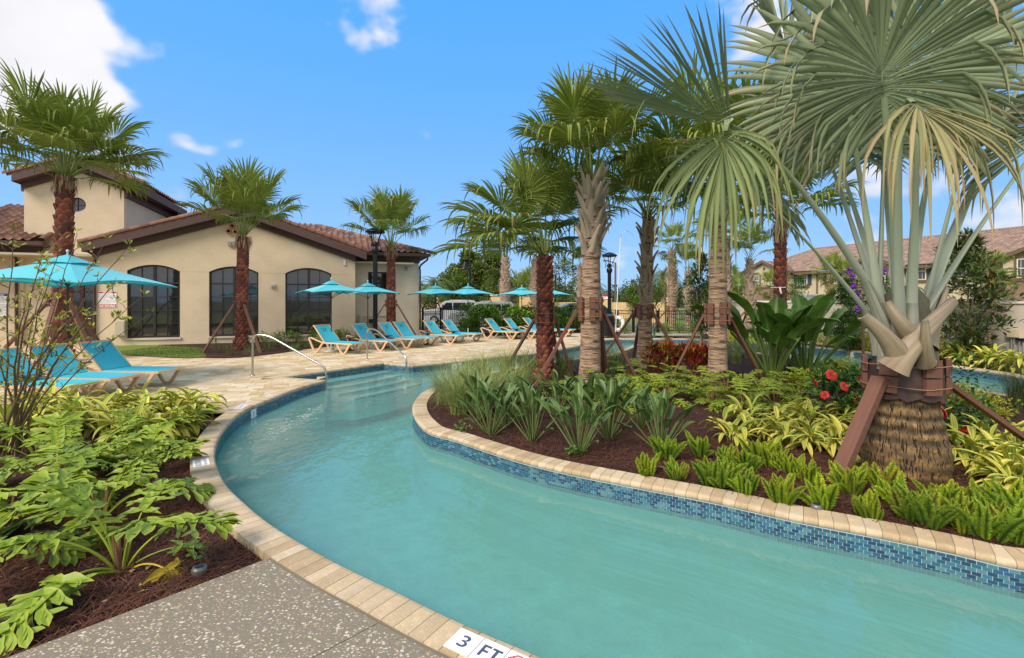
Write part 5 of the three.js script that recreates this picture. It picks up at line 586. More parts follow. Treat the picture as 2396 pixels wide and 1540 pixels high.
// ---------------------------------------------------------------- beyond the fence
{
  const o = base('garden_wall', [-16, 0, -50], 0, 'low cream wall with capped piers across the parking lot', 'wall'), q = new MB(); q.box(0, -0.2, -0.12, 33, 1.55, 0.12); const m = mat('#dfbf8e', 0.9, { map: T.stuccoC }); q.build('wall_panel', m, o); for (let k = 0; k < 6; k++) { const p = new MB(); p.cbox(2 + k * 6, 0.85, 0, 0.7, 2.1, 0.5); p.build('pier', m, o); const c = new MB(); c.hexa([[-0.42, 1.9, 0.32], [0.42, 1.9, 0.32], [0.42, 1.9, -0.32], [-0.42, 1.9, -0.32], [-0.04, 2.12, 0.03], [0.04, 2.12, 0.03], [0.04, 2.12, -0.03], [-0.04, 2.12, -0.03]]); const cm = c.build('pier_cap', mat('#e8e0d0', 0.8), o); cm.position.x = 2 + k * 6; }
  const o2 = base('garden_wall', [(1505 - CX) / F * 40, 0, -40], 0, 'low cream wall beside the sliding gate beyond the fence', 'wall'); const q2 = new MB(); q2.box(0, -0.2, -0.12, 2.4, 1.35, 0.12); q2.build('wall_panel', m, o2); const p2 = new MB(); p2.cbox(1.2, 0.65, 0.2, 0.9, 1.75, 0.5); p2.build('pier', m, o2);
  archGate([(1203 - 22 - CX) / F * 40, 0, -40], [(1203 + 22 - CX) / F * 40, 0, -40], 1.6, 'far arched gate between cream piers seen above the hedge');
  archGate([(1545 - CX) / F * 40, 0, -39.8], [(1625 - CX) / F * 40, 0, -39.8], 1.35, 'far curved gate panel behind the braced small palm');
  for (const u of [1170, 1236]) { const s = base('gate_pier', [(u - CX) / F * 40, 0, -40], 0, u < 1200 ? 'cream gate pier standing nearer the gooseneck lamp' : 'cream gate pier standing nearer the red-brown trunk', 'pier'), b = new MB(); b.cbox(0, 1.0, 0, 1.5, 2.3, 0.6); b.build('shaft', m, s); const c = new MB(); c.cbox(0, 2.19, 0, 1.66, 0.08, 0.76); c.build('cap', mat('#e8e0d0', 0.8), s); }
  function car(x, z, ang, body, label, kind, h = 1.75, len = 4.7) {
    const c = base('parked_car', [x, -0.1, z], ang, label, 'car'), sx = len / 4.7, P = [[-2.3, 0.35], [-2.35, 0.75], [-2.2, 1.02], [-1.25, 1.12], [-0.55, h - 0.06], [0.2, h], [1.6, h - 0.03], [2.15, 1.15], [2.3, 1.0], [2.32, 0.35]].map(([a, b]) => [a * sx, b]), sh = new THREE.Shape(P.map((p) => new THREE.Vector2(...p))); const e = new THREE.ExtrudeGeometry(sh, { depth: 1.66, bevelEnabled: true, bevelSize: 0.07, bevelThickness: 0.07, bevelSegments: 3 }); e.translate(0, 0, -0.83); mesh('body', e, phys(body, 0.3, { clearcoat: 1, clearcoatRoughness: 0.1 }), c);
    const gl = phys('#11161a', 0.05, { ior: 1.7 }); for (const s of [-1, 1]) for (const [a0, a1, t0, t1] of [[-0.95, -0.05, -0.5, -0.05], [0.03, 0.95, 0.03, 0.95], [1.03, 1.85, 1.03, 1.6]]) { const q = new MB(), zz = s * 0.905; q.quad([a0 * sx, 1.14, zz], [a1 * sx, 1.14, zz], [t1 * sx, h - 0.13, zz - s * 0.0], [t0 * sx, h - 0.13, zz]); q.build('side_window', gl, c); }
    const ws = new MB(); ws.quad([-1.24 * sx, 1.16, -0.72], [-1.24 * sx, 1.16, 0.72], [-0.63 * sx, h - 0.1, 0.66], [-0.63 * sx, h - 0.1, -0.66]); const w = ws.build('windscreen', gl, c); w.position.set(-0.06, 0.02, 0); const rw = new MB(); rw.quad([2.14 * sx, 1.18, 0.7], [2.14 * sx, 1.18, -0.7], [1.68 * sx, h - 0.1, -0.64], [1.68 * sx, h - 0.1, 0.64]); const r = rw.build('rear_window', gl, c); r.position.x = 0.08;
    for (const [a, s] of [[-1.4, -1], [-1.4, 1], [1.4, -1], [1.4, 1]]) { const q = new MB(); q.lathe([[0.2, 0.1], [0.31, 0.11], [0.34, 0.07], [0.34, -0.07], [0.31, -0.11]], 0, 0, 20); const t = q.build('wheel', M.black, c); t.rotation.x = Math.PI / 2; t.position.set(a * sx, 0.34, s * 0.86); const q2 = new MB(); q2.lathe([[0, 0.09], [0.2, 0.1]], 0, 0, 14); q2.lathe([[0, -0.09], [0.2, -0.1]], 0, 0, 14); q2.build('rim', M.grey, t); }
    for (const s of [-1, 1]) { const q = new MB(); q.cbox(-2.36 * sx, 0.85, s * 0.66, 0.06, 0.16, 0.34); q.build('headlight', mat('#dfe3e6', 0.15), c); const q2 = new MB(); q2.cbox(2.36 * sx, 0.9, s * 0.74, 0.06, 0.3, 0.16); q2.build('tail_light', mat('#8e1d1d', 0.25), c); } if (kind) { const q = new MB(); for (const s of [-1, 1]) q.tube([[-0.3, h + 0.02, s * 0.68], [-0.2, h + 0.09, s * 0.68], [1.4, h + 0.08, s * 0.68], [1.5, h, s * 0.68]], 0.02, 6); q.build('roof_rail', M.grey, c); }
  }
  car((1135 - CX) / F * 33, -33, 0.12, '#8f9395', 'silver station wagon parked behind the fence and hedge', true, 1.72, 4.9);
  car((1060 - CX) / F * 38, -38, 0.1, '#a9adae', 'pale grey van parked behind the fence next to the arched gate', true, 1.8, 4.8);
  car((1345 - CX) / F * 33, -33, 0.05, '#1d2b25', 'dark green car roof showing above the fence between the big trunks', false, 1.62, 4.8);
  const sp = base('stop_sign', [(1417 - CX) / F * 52, 0, -52], 0, 'red STOP sign with green street plate far across the road', 'road sign'), y = EYE + (HY - 696) / F * 52; const pp = new MB(); pp.tube([[0, -0.1, 0], [0, y + 0.9, 0]], 0.04, 6); pp.build('post', M.grey, sp); const cg = new THREE.CylinderGeometry(0.42, 0.42, 0.02, 8); cg.rotateY(TAU / 16); cg.rotateX(Math.PI / 2); cg.translate(0, y, 0.05); mesh('plate', cg, M.white, sp); const fg = new THREE.PlaneGeometry(0.78, 0.78); const oc = new THREE.Shape(Array.from({ length: 8 }, (_, k) => new THREE.Vector2(Math.cos(k / 8 * TAU + TAU / 16) * 0.41, Math.sin(k / 8 * TAU + TAU / 16) * 0.41))), og = new THREE.ShapeGeometry(oc), uv = og.attributes.uv, ps = og.attributes.position; for (let k = 0; k < uv.count; k++) uv.setXY(k, ps.getX(k) / 0.82 + 0.5, ps.getY(k) / 0.82 + 0.5); og.translate(0, y, 0.063); mesh('printed_face', og, new THREE.MeshStandardMaterial({ roughness: 0.5, map: canvasTex(128, 128, (g) => { g.fillStyle = '#b5202a'; g.fillRect(0, 0, 128, 128); g.fillStyle = '#fff'; g.textAlign = 'center'; g.font = 'bold 46px sans-serif'; g.fillText('STOP', 64, 80, 108); }) }), sp); const gpn = new MB(); gpn.cbox(0, y + 0.62, 0.04, 0.7, 0.18, 0.015); gpn.build('street_plate', mat('#1f6b4c', 0.5), sp);
}
// ---------------------------------------------------------------- small lights in the beds, stakes
[[1112, 988, 'beside the coping at the tip of the island', -0.012], [1911, 1193, 'in front of the fern plumes near the braced trunk', -0.012], [467, 1342, 'at the front walkway edge under the yellow leaf', -0.07], [742 * 0 + 473, 983, 'in the mulch near where bed, deck and coping meet', -0.07]].forEach(([u, v, l, y]) => { const o = base('path_light', gp(u, v, y), 0, 'small round landscape light ' + l, 'garden light'); const b = new MB(); b.lathe([[0.045, 0], [0.05, 0.03], [0.042, 0.045], [0.03, 0.05]], 0, 0, 16); b.build('housing', mat('#77756f', 0.4, { metalness: 0.4 }), o); const c = new MB(); c.lathe([[0.03, 0.05], [0.018, 0.055], [0, 0.054]], 0, 0, 12); c.build('lens', mat('#2b2e33', 0.15), o); });
{ const p = gp(1738, 935), o = base('stake_light', p, 0, 'thin black stake among the ferny leaves before the banana-like plant', 'garden stake'); const q = new MB(); q.tube([[0, -0.05, 0], [0, 0.78, 0]], 0.014, 8); q.build('stem', M.black, o); const h = new MB(); h.lathe([[0.016, 0.74], [0.024, 0.76], [0.024, 0.83], [0.0, 0.84]], 0, 0, 10); h.build('head', M.black, o);
  const w = at(2024, 880, 8.2), o2 = base('wooden_stake', [w[0], 0, w[2]], 0, 'weathered wooden stake standing before the purple-flowered shrub', 'stake'); const k = new MB(); k.tube([[0, -0.05, 0], [-0.05, 1.62, 0]], 0.022, 8); k.build('pole', mat('#8d7754', 0.9, { map: T.wood }), o2);
  [[505, 790, 'before the third window'], [665, 787, 'in the bed between the windows']].forEach(([u, v, l]) => { const d = base('wall_stake', at(u, v, 17.6), 0, 'short black spray head riser ' + l, 'sprinkler'); d.position.y = 0; const s = new MB(); s.tube([[0, 0, 0], [0, 0.52, 0]], 0.014, 6); s.build('riser', M.black, d); const n = new MB(); n.lathe([[0.018, 0.5], [0.024, 0.52], [0.02, 0.57], [0, 0.575]], 0, 0, 8); n.build('nozzle', M.black, d); });
}
// ---------------------------------------------------------------- leaves: generators (growing towards +x, up is y)
const vtxSilver = vtxLeaf(0.7, 0.24), stemWax = new THREE.MeshStandardMaterial({ vertexColors: true, roughness: 0.6, side: THREE.DoubleSide });
const leafMat = vtxLeaf(0.72, 0.34), leafMatt = vtxLeaf(0.85, 0.25, { clearcoat: 0.05 }), leafGloss = vtxLeaf(0.55, 0.15, { clearcoat: 0.22, clearcoatRoughness: 0.35 });
const stemMat = new THREE.MeshStandardMaterial({ vertexColors: true, roughness: 0.8, side: THREE.DoubleSide });
const shade = (c, k) => [c[0] * k, c[1] * k, c[2] * k];
const rotY = (p, a) => { const c = Math.cos(a), s = Math.sin(a); return [p[0] * c + p[2] * s, p[1], -p[0] * s + p[2] * c]; };
// one fan frond. o: petiole points, R, n, spread, split, colours
function fan(o, r) {
  const P = o.pet, hub = P[P.length - 1], t = nrm3(sub3(hub, P[P.length - 2])); let b = nrm3(cross3([0, 1, 0], t)); if (o.roll) { const c = cross3(t, b); b = nrm3(add3(b.map((x) => x * Math.cos(o.roll)), c, Math.sin(o.roll))); } const nn = cross3(t, b), B = new MB(true), dph = 2 * o.spread / (o.n - 1);
  for (let i = 0; i < o.n; i++) {
    const q = -1 + 2 * i / (o.n - 1), ph = q * o.spread, along = o.costa * o.R * (1 - Math.abs(q)) * 0.9, org = add3(add3(hub, t, along), nn, -0.25 * along * o.bend);
    let d = nrm3(add3(add3([t[0] * Math.cos(ph), t[1] * Math.cos(ph), t[2] * Math.cos(ph)], b, Math.sin(ph)), nn, o.fold * Math.abs(Math.sin(ph)) + (r() - 0.5) * (o.jit || 0.05)));
    const L = (o.R - along * 0.55) * (0.80 + 0.20 * Math.cos(ph)) * (1 - (o.jit || 0.12) + 2 * (o.jit || 0.12) * r()), broke = r() < o.broke, s0 = broke ? 0.5 + 0.25 * r() : 9, K = 8, c0 = shade(mix3(o.col, o.col2, r()), 0.8 + 0.4 * r()), tip = r() < o.dead ? o.deadCol : mix3(c0, o.deadCol, 0.25);
    let p = org.slice(); const rows = [], step = L / K, w0 = 2 * Math.sin(dph / 2) * L * o.split * 1.3; let side = nrm3(cross3(d, nn));
    for (let k = 0; k <= K; k++) {
      const s = k / K; if (k) { const g = (s > o.split ? o.droop * (s - o.split) * 1.5 : o.droop * 0.12) + (s > s0 ? 1.3 : 0); d = nrm3(add3(d, [(r() - 0.5) * 0.07, -g * (0.55 + 0.45 * r()), (r() - 0.5) * 0.07])); p = add3(p, d, step); }
      const w = (s < o.split ? w0 * s / o.split : w0 * Math.pow(Math.max(0, (1 - s) / (1 - o.split)), 0.65)) / 2 + 0.0006, up = nrm3(cross3(side, d)), f = w * 0.75;
      rows.push([add3(add3(p, side, -w), up, f * 0.6), add3(p, up, -f * 0.6), add3(add3(p, side, w), up, f * 0.6)]);
    }
    B.strip(rows, (s, x) => mix3(shade(c0, x === 0.5 ? 1.25 : 1), tip, s > 0.55 ? Math.pow((s - 0.55) / 0.45, 1.5) : 0));
  }
  const petal = new MB(true); const w = o.pw; petal.strip(P.map((p, k) => { const tt = nrm3(sub3(P[Math.min(P.length - 1, k + 1)], P[Math.max(0, k - 1)])), s = k / (P.length - 1), ww = w * lerp(1.6, 0.7, Math.min(1, s * 1.6)), bb = b, n2 = nrm3(cross3(tt, bb)); return Array.from({ length: 9 }, (_, j) => { const a = j / 8 * TAU; return add3(add3(p, bb, Math.cos(a) * ww), n2, Math.sin(a) * ww * 0.45 - Math.abs(Math.cos(a)) * -ww * 0.25); }); }), (s) => mix3(o.petCol0, o.petCol1, Math.min(1, s * 1.4)));
  return { blade: B.geo(), petiole: petal.geo() };
}
const petCurve = (elev, L, sag, n = 7) => { const pts = []; let a = elev, p = [0, 0, 0]; for (let k = 0; k < n; k++) { pts.push(p); p = add3(p, [Math.cos(a), Math.sin(a), 0], L / (n - 1)); a -= sag / (n - 1); } return pts; };
const SAB = { col: [0.155, 0.225, 0.03], col2: [0.27, 0.32, 0.055], deadCol: [0.24, 0.17, 0.07] };
const fanLib = {};
function sabalFan(elev, v) { const key = elev + '_' + v; if (!fanLib[key]) { const r = rng(900 + elev * 7 + v * 131), old = elev < 20; fanLib[key] = fan({ pet: petCurve(rad(elev), 1.25 + 0.25 * r(), rad(elev > 60 ? 12 : 26)), R: 1.08 + 0.15 * r(), n: 44, spread: rad(128), split: 0.52, costa: 0.32, bend: 0.9, fold: 0.34, droop: old ? 0.75 : elev >= 60 ? 0.26 + 0.16 * r() : 0.52 + 0.22 * r(), broke: old ? 0.45 : elev >= 60 ? 0.12 : 0.28, dead: old ? 0.5 : 0.14, pw: 0.02, petCol0: [0.17, 0.21, 0.05], petCol1: [0.13, 0.19, 0.05], col: old ? [0.19, 0.22, 0.03] : SAB.col, col2: old ? [0.32, 0.3, 0.06] : SAB.col2, deadCol: SAB.deadCol }, r); } return fanLib[key]; }
function frond(parent, g, p, az, sc) { const f = new THREE.Mesh(g.blade, leafMat); f.name = 'frond'; f.position.set(...p); f.rotation.y = az; f.scale.setScalar(sc); f.castShadow = f.receiveShadow = true; const s = new THREE.Mesh(g.petiole, stemMat); s.name = 'petiole'; s.castShadow = s.receiveShadow = true; f.add(s); parent.add(f); }
// ---- trunk pieces
function lattice2(seed, px, py) { const r = rng(seed), a = new Float32Array(px * py); for (let k = 0; k < a.length; k++) a[k] = r(); return (x, y) => { x *= px; y *= py; const ix = Math.floor(x), iy = Math.floor(y), fx = x - ix, fy = y - iy, s = fx * fx * (3 - 2 * fx), t = fy * fy * (3 - 2 * fy), q = (i, j) => a[((j % py + py) % py) * px + ((i % px + px) % px)]; return lerp(lerp(q(ix, iy), q(ix + 1, iy), s), lerp(q(ix, iy + 1), q(ix + 1, iy + 1), s), t); }; }
const hA = lattice2(201, 3, 22), hB = lattice2(202, 7, 60), hC = lattice2(203, 30, 90), fib = (x, y) => 0.45 * hA(x, y) + 0.35 * hB(x, y) + 0.2 * hC(x, y);
const barkFine = pfbm(81, 8, 5), barkRow = pfbm(83, 4, 4);
M.barkFibre = mat('#ffffff', 0.95, { map: tex(256, (x, y) => { const n = fib(x, y), m = barkRow(x, y), d = n < 0.36 ? 0.66 : 1; const v = (0.5 + 0.6 * n) * d; return [0.70 * v + 0.1 * m, 0.585 * v + 0.09 * m, 0.48 * v + 0.08 * m]; }, true, 1.2, 1.6), bumpMap: tex(256, gray(fib, 0, 1), false, 1.2, 1.6), bumpScale: 0.03 });
M.barkCore = mat('#3a1d15', 0.95, { map: T.grain });
const scarMats = ['#693428', '#7f4433', '#562a20', '#8b4f3b', '#60352a'].map((c) => mat(c, 0.7, { map: T.grain, vertexColors: true })), scarEdge = mat('#b98f6a', 0.9);
const scarGeo = (() => { const b = new MB(true), R = []; for (let i = 0; i <= 4; i++) { const t = i / 4, w = [0.3, 0.85, 1, 0.8, 0.42][i] * 0.5, out = [0.0, 0.1, 0.2, 0.3, 0.34][i]; R.push(Array.from({ length: 5 }, (_, j) => { const q = -1 + j / 2; return [q * w, t - 0.45, out * (1 - 0.35 * q * q) - 0.22 * q * q * w * 2]; })); } b.strip(R, (s, x) => s > 0.9 ? [1.9, 1.8, 1.6] : Math.abs(x - 0.5) > 0.4 ? [1.35, 1.3, 1.2] : shade([1, 1, 1], 0.75 + 0.35 * s)); b.strip([R[4], R[4].map((p) => [p[0] * 0.8, p[1] - 0.02, -0.05])], () => [1.2, 1.0, 0.8]); return b.geo(); })();
const bootGeo = (() => { const b = new MB(true), R = []; for (let i = 0; i <= 6; i++) { const t = i / 6, w = lerp(0.55, 0.2, Math.pow(t, 0.7)), out = 0.05 + 0.30 * t * t; R.push(Array.from({ length: 6 }, (_, j) => { const q = -1 + j / 2.5; return [q * w * 0.5, t, out + 0.10 * (1 - q * q) * (1 - 0.3 * t) - 0.12 * Math.abs(q) * (1 - t)]; })); } b.strip(R, (s, x) => shade([0.42, 0.34, 0.26], 0.75 + 0.3 * Math.abs(x - 0.5) + 0.2 * s)); const e = R[6]; b.strip([e, e.map((p) => [p[0] * 0.9, p[1] - 0.015, p[2] - 0.09])], () => [0.16, 0.11, 0.08]); b.strip([R.map((r) => r[0]), R.map((r) => [r[0][0] * 0.9, r[0][1], r[0][2] - 0.05])], () => [0.2, 0.15, 0.11]); return b.geo(); })();
const bootMats = [1, 0.86, 1.12].map((k) => new THREE.MeshStandardMaterial({ vertexColors: true, color: new THREE.Color(k, k, k * 0.98), roughness: 0.92, side: THREE.DoubleSide, map: T.wood }));
function palm(o) {
  const r = rng(o.seed), g = base(o.name || 'palm_tree', o.pos, o.turn || 0, o.label, o.cat || 'palm tree', o.group), H = o.h, R = (y) => o.rad(y / H) , lean = o.lean || [0, 0], ctr = (y) => [lean[0] * y / H, y, lean[1] * y / H];
  const tr = new MB(), rows = [], N = Math.max(14, Math.round(H * 22)); for (let k = 0; k <= N; k++) { const y = k / N * H, c = ctr(y), row = []; for (let j = 0; j <= 22; j++) { const a = j / 22 * TAU, jj = j % 22, wob = o.type === 'fibre' ? (0.004 * Math.sin(y * 95 + 3 * Math.sin(y * 7 + jj * 0.57)) + 0.03 * (barkRow(jj / 22, (y * 0.8) % 1) - 0.5)) : 0, q = (R(y) - (o.type === 'scaled' ? 0.012 : 0)) + wob; row.push([c[0] + Math.cos(a) * q, y, c[2] + Math.sin(a) * q]); } rows.push(row); }
  tr.strip(rows); for (let k = 0; k < tr.n; k++) { const j = k % 23, i = (k - j) / 23; tr.u[k * 2] = j / 22 * TAU * R(0); tr.u[k * 2 + 1] = i / N * H; } tr.build('trunk', o.type === 'scaled' ? M.barkCore : M.barkFibre, g);
  const stick = (geo_, name, y, a, sx, sy, sz, m, tilt) => { const c = ctr(y), q = new THREE.Mesh(geo_, m); q.name = name; const rr = R(y) - 0.015; q.position.set(c[0] + Math.sin(a) * rr, y, c[2] + Math.cos(a) * rr); q.rotation.set(tilt || 0, a, name === 'boot' ? (r() < 0.5 ? -1 : 1) * (0.15 + 0.4 * r()) : 0, 'YXZ'); q.scale.set(sx, sy, sz); q.castShadow = q.receiveShadow = true; g.add(q); };
  if (o.type === 'scaled') for (let y = 0.03, k = 0; y < H - 0.02; y += o.sp || 0.105, k++) { const n = Math.round(TAU * R(y) / (o.sw || 0.155)); for (let j = 0; j < n; j++) { const a = (j + (k % 2) / 2 + (r() - 0.5) * 0.25) / n * TAU, w = TAU * R(y) / n * 1.16; if (Math.cos(a + (o.turn || 0) + Math.atan2(o.pos[0], -o.pos[2]) * 1) < -0.35) continue; stick(scarGeo, 'leaf_scar', y, a, w, (o.sp || 0.105) * 1.75, (o.sz || 0.16), scarMats[Math.floor(r() * 5)]); } }
  if (o.boots) for (let y = o.boots[0], k = 0; y < o.boots[1]; y += o.boots[2], k++) { const n = o.boots[3]; for (let j = 0; j < n; j++) { const a = (j + (k % 2) / 2 + (r() - 0.5) * 0.3) / n * TAU + k * 0.35; if (Math.cos(a + Math.atan2(o.pos[0], -o.pos[2])) < -0.5) continue; stick(bootGeo, 'boot', y + (r() - 0.5) * 0.04, a, o.boots[4] * (0.85 + 0.3 * r()), o.boots[4] * (1.2 + 0.5 * r()), o.boots[4] * (0.8 + 0.5 * r()), bootMats[Math.floor(r() * 3)], (r() - 0.5) * 0.2); } }
  if (o.skirt) { const s = new MB(true); for (let k = 0; k < 130; k++) { const a = r() * TAU, y = H - 0.35 * r() + 0.05, q = R(Math.min(H, y)) + 0.01, L = 0.1 + 0.22 * r(), c = shade([0.34, 0.24, 0.14], 0.6 + 0.7 * r()), w = 0.008 + 0.01 * r(); const d = [Math.cos(a), 0, Math.sin(a)], e = [-d[2], 0, d[0]]; const C0 = ctr(y), p0 = add3(C0, d, q), p1 = add3(add3(p0, d, 0.05 + 0.06 * r()), [0, 0.06 * (r() - 0.3), 0]), p2 = add3(add3(p1, d, 0.03 * r()), [0, -L, 0]), rw = [p0, p1, p2]; s.strip(rw.map((p, i) => [add3(p, e, -w * (1 - i * 0.3)), add3(p, e, w * (1 - i * 0.3))]), () => c); } g.add(Object.assign(new THREE.Mesh(s.geo(), stemMat), { name: 'leaf_fibre', castShadow: true, receiveShadow: true })); }
  const top = ctr(H); let az = r() * TAU; const bad = (e) => o.avoid && e < o.avoid[2] && Math.cos(az - o.avoid[0]) > Math.cos(o.avoid[1]);
  for (const [n, e0, e1, sc] of o.crown) for (let k = 0; k < n; k++) { az += 2.39996 + (r() - 0.5) * 0.3; const e = Math.round(lerp(e0, e1, (k + 0.5) / n) / 12) * 12, q = 0.5 * R(H); if (bad(e)) continue; frond(g, sabalFan(e, Math.floor(r() * 3)), [top[0] + Math.cos(az) * q, H - 0.12 + 0.18 * (e / 90) + 0.1 * r(), top[2] - Math.sin(az) * q], az, (sc || 1) * (0.88 + 0.24 * r())); }
  return g;
}
// ---- timber bracing round a trunk: padded collar, straps, raking struts to the ground
function bracing(o) {
  const g = base('palm_brace', o.pos, 0, o.label, 'tree brace', 'timber braces round the palms'), R = o.R, y = o.y, n = o.n || 5, a0 = o.a0 || 0, bw = o.bw || 0.09, bh = o.bh || 0.34, bk = [];
  for (let k = 0; k < n; k++) { const a = a0 + k / n * TAU, q = new MB(); q.cbox(0, 0, 0, bw, bh * 0.48, 0.045); const m = q.build('collar_block', M.brace, g), q2 = new MB(); q2.cbox(0, 0, 0, bw, bh * 0.46, 0.045); const m2 = q2.build('collar_block', M.brace, g); for (const [mm, dy] of [[m, bh * 0.26], [m2, -bh * 0.26]]) { mm.position.set(Math.sin(a) * (R + 0.03), y + dy, Math.cos(a) * (R + 0.03)); mm.rotation.y = a; } }
  for (const dy of [bh * 0.3, -bh * 0.32]) { const q = new MB(); const rr = R + 0.058; q.tube(Array.from({ length: 25 }, (_, k) => [Math.sin(k / 24 * TAU) * rr, y + dy + 0.006 * Math.sin(k), Math.cos(k / 24 * TAU) * rr]), 0.008, 5, false); q.build('strap', M.strap, g); }
  for (const [a, d, w] of o.struts) { const q = new MB(), rr = R + 0.065; q.beam([Math.sin(a) * rr, y + (o.dy ?? -0.02), Math.cos(a) * rr], [Math.sin(a) * d, -0.02, Math.cos(a) * d], w || 0.085, (w || 0.085) * 0.55); q.build('strut', M.brace, g); }
}
const A = (deg) => rad(deg);          // brace angles: 0 towards the viewer, 90 to the right
const rel = (deg, x, z) => A(deg) + Math.atan2(-x, -z) * 0;
{
  const cap = (base0, mid, top) => (t) => t < 0.12 ? lerp(base0, mid, t / 0.12) : lerp(mid, top, (t - 0.12) / 0.88);
  // left, at the tower
  let p = gp(142, 846); palm({ seed: 11, pos: p, h: 5.25, rad: cap(0.30, 0.205, 0.175), type: 'scaled', sp: 0.16, sw: 0.22, sz: 0.22, lean: [0.12, 0], skirt: 1, crown: [[12, 84, 60, 0.98], [14, 60, 40, 0.98], [6, 38, 24, 0.95]], label: 'tall palm with thick red-brown trunk at the tower, behind the big umbrella' });
  bracing({ pos: p, R: 0.225, y: 1.78, a0: 0.3, bw: 0.13, bh: 0.4, struts: [[A(-80), 1.7, 0.11], [A(25), 1.5, 0.13], [A(75), 1.4, 0.11], [A(180), 1.6, 0.11]], label: 'timber brace on the thick palm trunk behind the big umbrella' });
  p = gp(564, 819); palm({ seed: 12, pos: p, h: 4.0, rad: cap(0.3, 0.185, 0.17), type: 'scaled', sp: 0.11, sw: 0.15, sz: 0.14, lean: [0.08, 0], skirt: 1, crown: [[11, 84, 62, 0.95], [8, 62, 44, 0.92]], label: 'palm with red-brown scaly trunk between the first and second arched windows' });
  bracing({ pos: p, R: 0.19, y: 1.62, a0: 0.2, bw: 0.07, bh: 0.3, struts: [[A(-30), 1.3], [A(50), 1.6], [A(180), 1.3]], label: 'timber brace on the palm between the arched windows' });
  p = gp(915, 792); p = [(915 - CX) / F * 21, 0, -21]; palm({ seed: 13, pos: p, h: 4.05, rad: cap(0.26, 0.19, 0.165), type: 'scaled', sp: 0.11, sw: 0.14, sz: 0.13, skirt: 1, crown: [[10, 84, 64, 1.0], [5, 60, 46, 0.9]], label: 'slender palm by the clubhouse wing, behind the lounger row' });
  bracing({ pos: p, R: 0.2, y: 1.62, a0: 0.1, bw: 0.07, bh: 0.32, struts: [[A(-78), 1.25], [A(80), 1.3], [A(180), 1.2]], label: 'timber brace on the slender palm by the clubhouse wing' });
  // island
  p = gp(1275, 884); palm({ seed: 14, pos: p, h: 2.75, avoid: [rad(-40), rad(62), 70], rad: cap(0.26, 0.175, 0.16), type: 'scaled', sp: 0.105, sw: 0.15, sz: 0.17, skirt: 0, crown: [[9, 84, 60, 0.92], [16, 60, 32, 0.95], [8, 32, 18, 0.95]], label: 'palm with glossy red-brown trunk and drooping fronds, first on the island tip' });
  bracing({ pos: p, R: 0.185, y: 1.36, a0: 0.15, bw: 0.095, bh: 0.32, struts: [[A(-123), 1.15], [A(107), 0.68], [A(150), 0.9]], label: 'timber brace on the red-brown palm at the island tip' });
  p = gp(1380, 897); palm({ seed: 15, pos: p, h: 4.25, rad: (t) => t < 0.1 ? lerp(0.275, 0.215, t / 0.1) : t < 0.62 ? lerp(0.215, 0.185, (t - 0.1) / 0.52) : lerp(0.2, 0.165, (t - 0.62) / 0.38), type: 'fibre', boots: [2.72, 4.15, 0.16, 6, 0.37], lean: [0.05, 0], crown: [[12, 84, 60, 0.8], [11, 60, 36, 0.82]], label: 'stout palm with pale fibrous trunk topped by crossed leaf boots' });
  bracing({ pos: p, R: 0.215, y: 1.57, a0: 0.05, bw: 0.115, bh: 0.5, n: 6, struts: [[A(-82), 1.17, 0.1], [A(104), 1.12, 0.1], [A(135), 0.6, 0.13]], label: 'timber brace on the stout palm with crossed leaf boots' });
  p = gp(1507, 857); palm({ seed: 16, pos: p, h: 3.9, rad: cap(0.23, 0.185, 0.13), type: 'fibre', boots: [1.7, 3.75, 0.2, 5, 0.27], lean: [0.1, 0], crown: [[12, 84, 56, 0.86], [11, 56, 30, 0.88]], label: 'palm with rough boots up its grey trunk, beside the red-leaved shrubs' });
  bracing({ pos: p, R: 0.2, y: 1.47, a0: 0.4, bw: 0.12, bh: 0.36, struts: [[A(-85), 1.3], [A(38), 1.3], [A(180), 1.2]], label: 'timber brace on the palm beside the red-leaved shrubs' });
  p = gp(1679, 899); palm({ seed: 17, pos: p, h: 3.9, rad: cap(0.22, 0.185, 0.17), type: 'fibre', boots: [3.3, 3.9, 0.2, 5, 0.22], crown: [[12, 84, 56, 0.95], [11, 56, 32, 0.95]], label: 'straight palm with mottled bark behind the drooping silver frond' });
  bracing({ pos: p, R: 0.2, y: 1.47, a0: 0.05, bw: 0.13, bh: 0.44, n: 6, struts: [[A(-125), 0.98, 0.09], [A(108), 1.22, 0.09], [A(150), 0.55, 0.13]], label: 'timber brace on the straight mottled palm' });
  p = gp(1826, 838); palm({ seed: 18, pos: p, h: 4.05, rad: cap(0.23, 0.165, 0.15), type: 'scaled', sp: 0.12, sw: 0.16, sz: 0.16, skirt: 1, crown: [[11, 84, 54, 0.95], [10, 54, 32, 0.92]], label: 'palm with red-brown trunk tied with white ribbon above the banana-like leaves' });
  { const rb = base('ribbon', at(1826, 673, 14.4), 0, 'white ribbon tied round the red-brown palm trunk', 'ribbon'), q = new MB(); q.tube(Array.from({ length: 25 }, (_, k) => [Math.sin(k / 24 * TAU) * 0.2, 0, 0.1 - 0.2 + Math.cos(k / 24 * TAU) * 0.2 - 0.0]), 0.012, 5, false); q.build('band', M.white, rb); const t = new MB(); t.strip([[[-0.09, 0, 0.1], [-0.05, 0, 0.11]], [[-0.1, -0.09, 0.13], [-0.05, -0.08, 0.14]], [[-0.06, -0.19, 0.12], [-0.01, -0.18, 0.12]]]); t.build('tail', M.white, rb); }
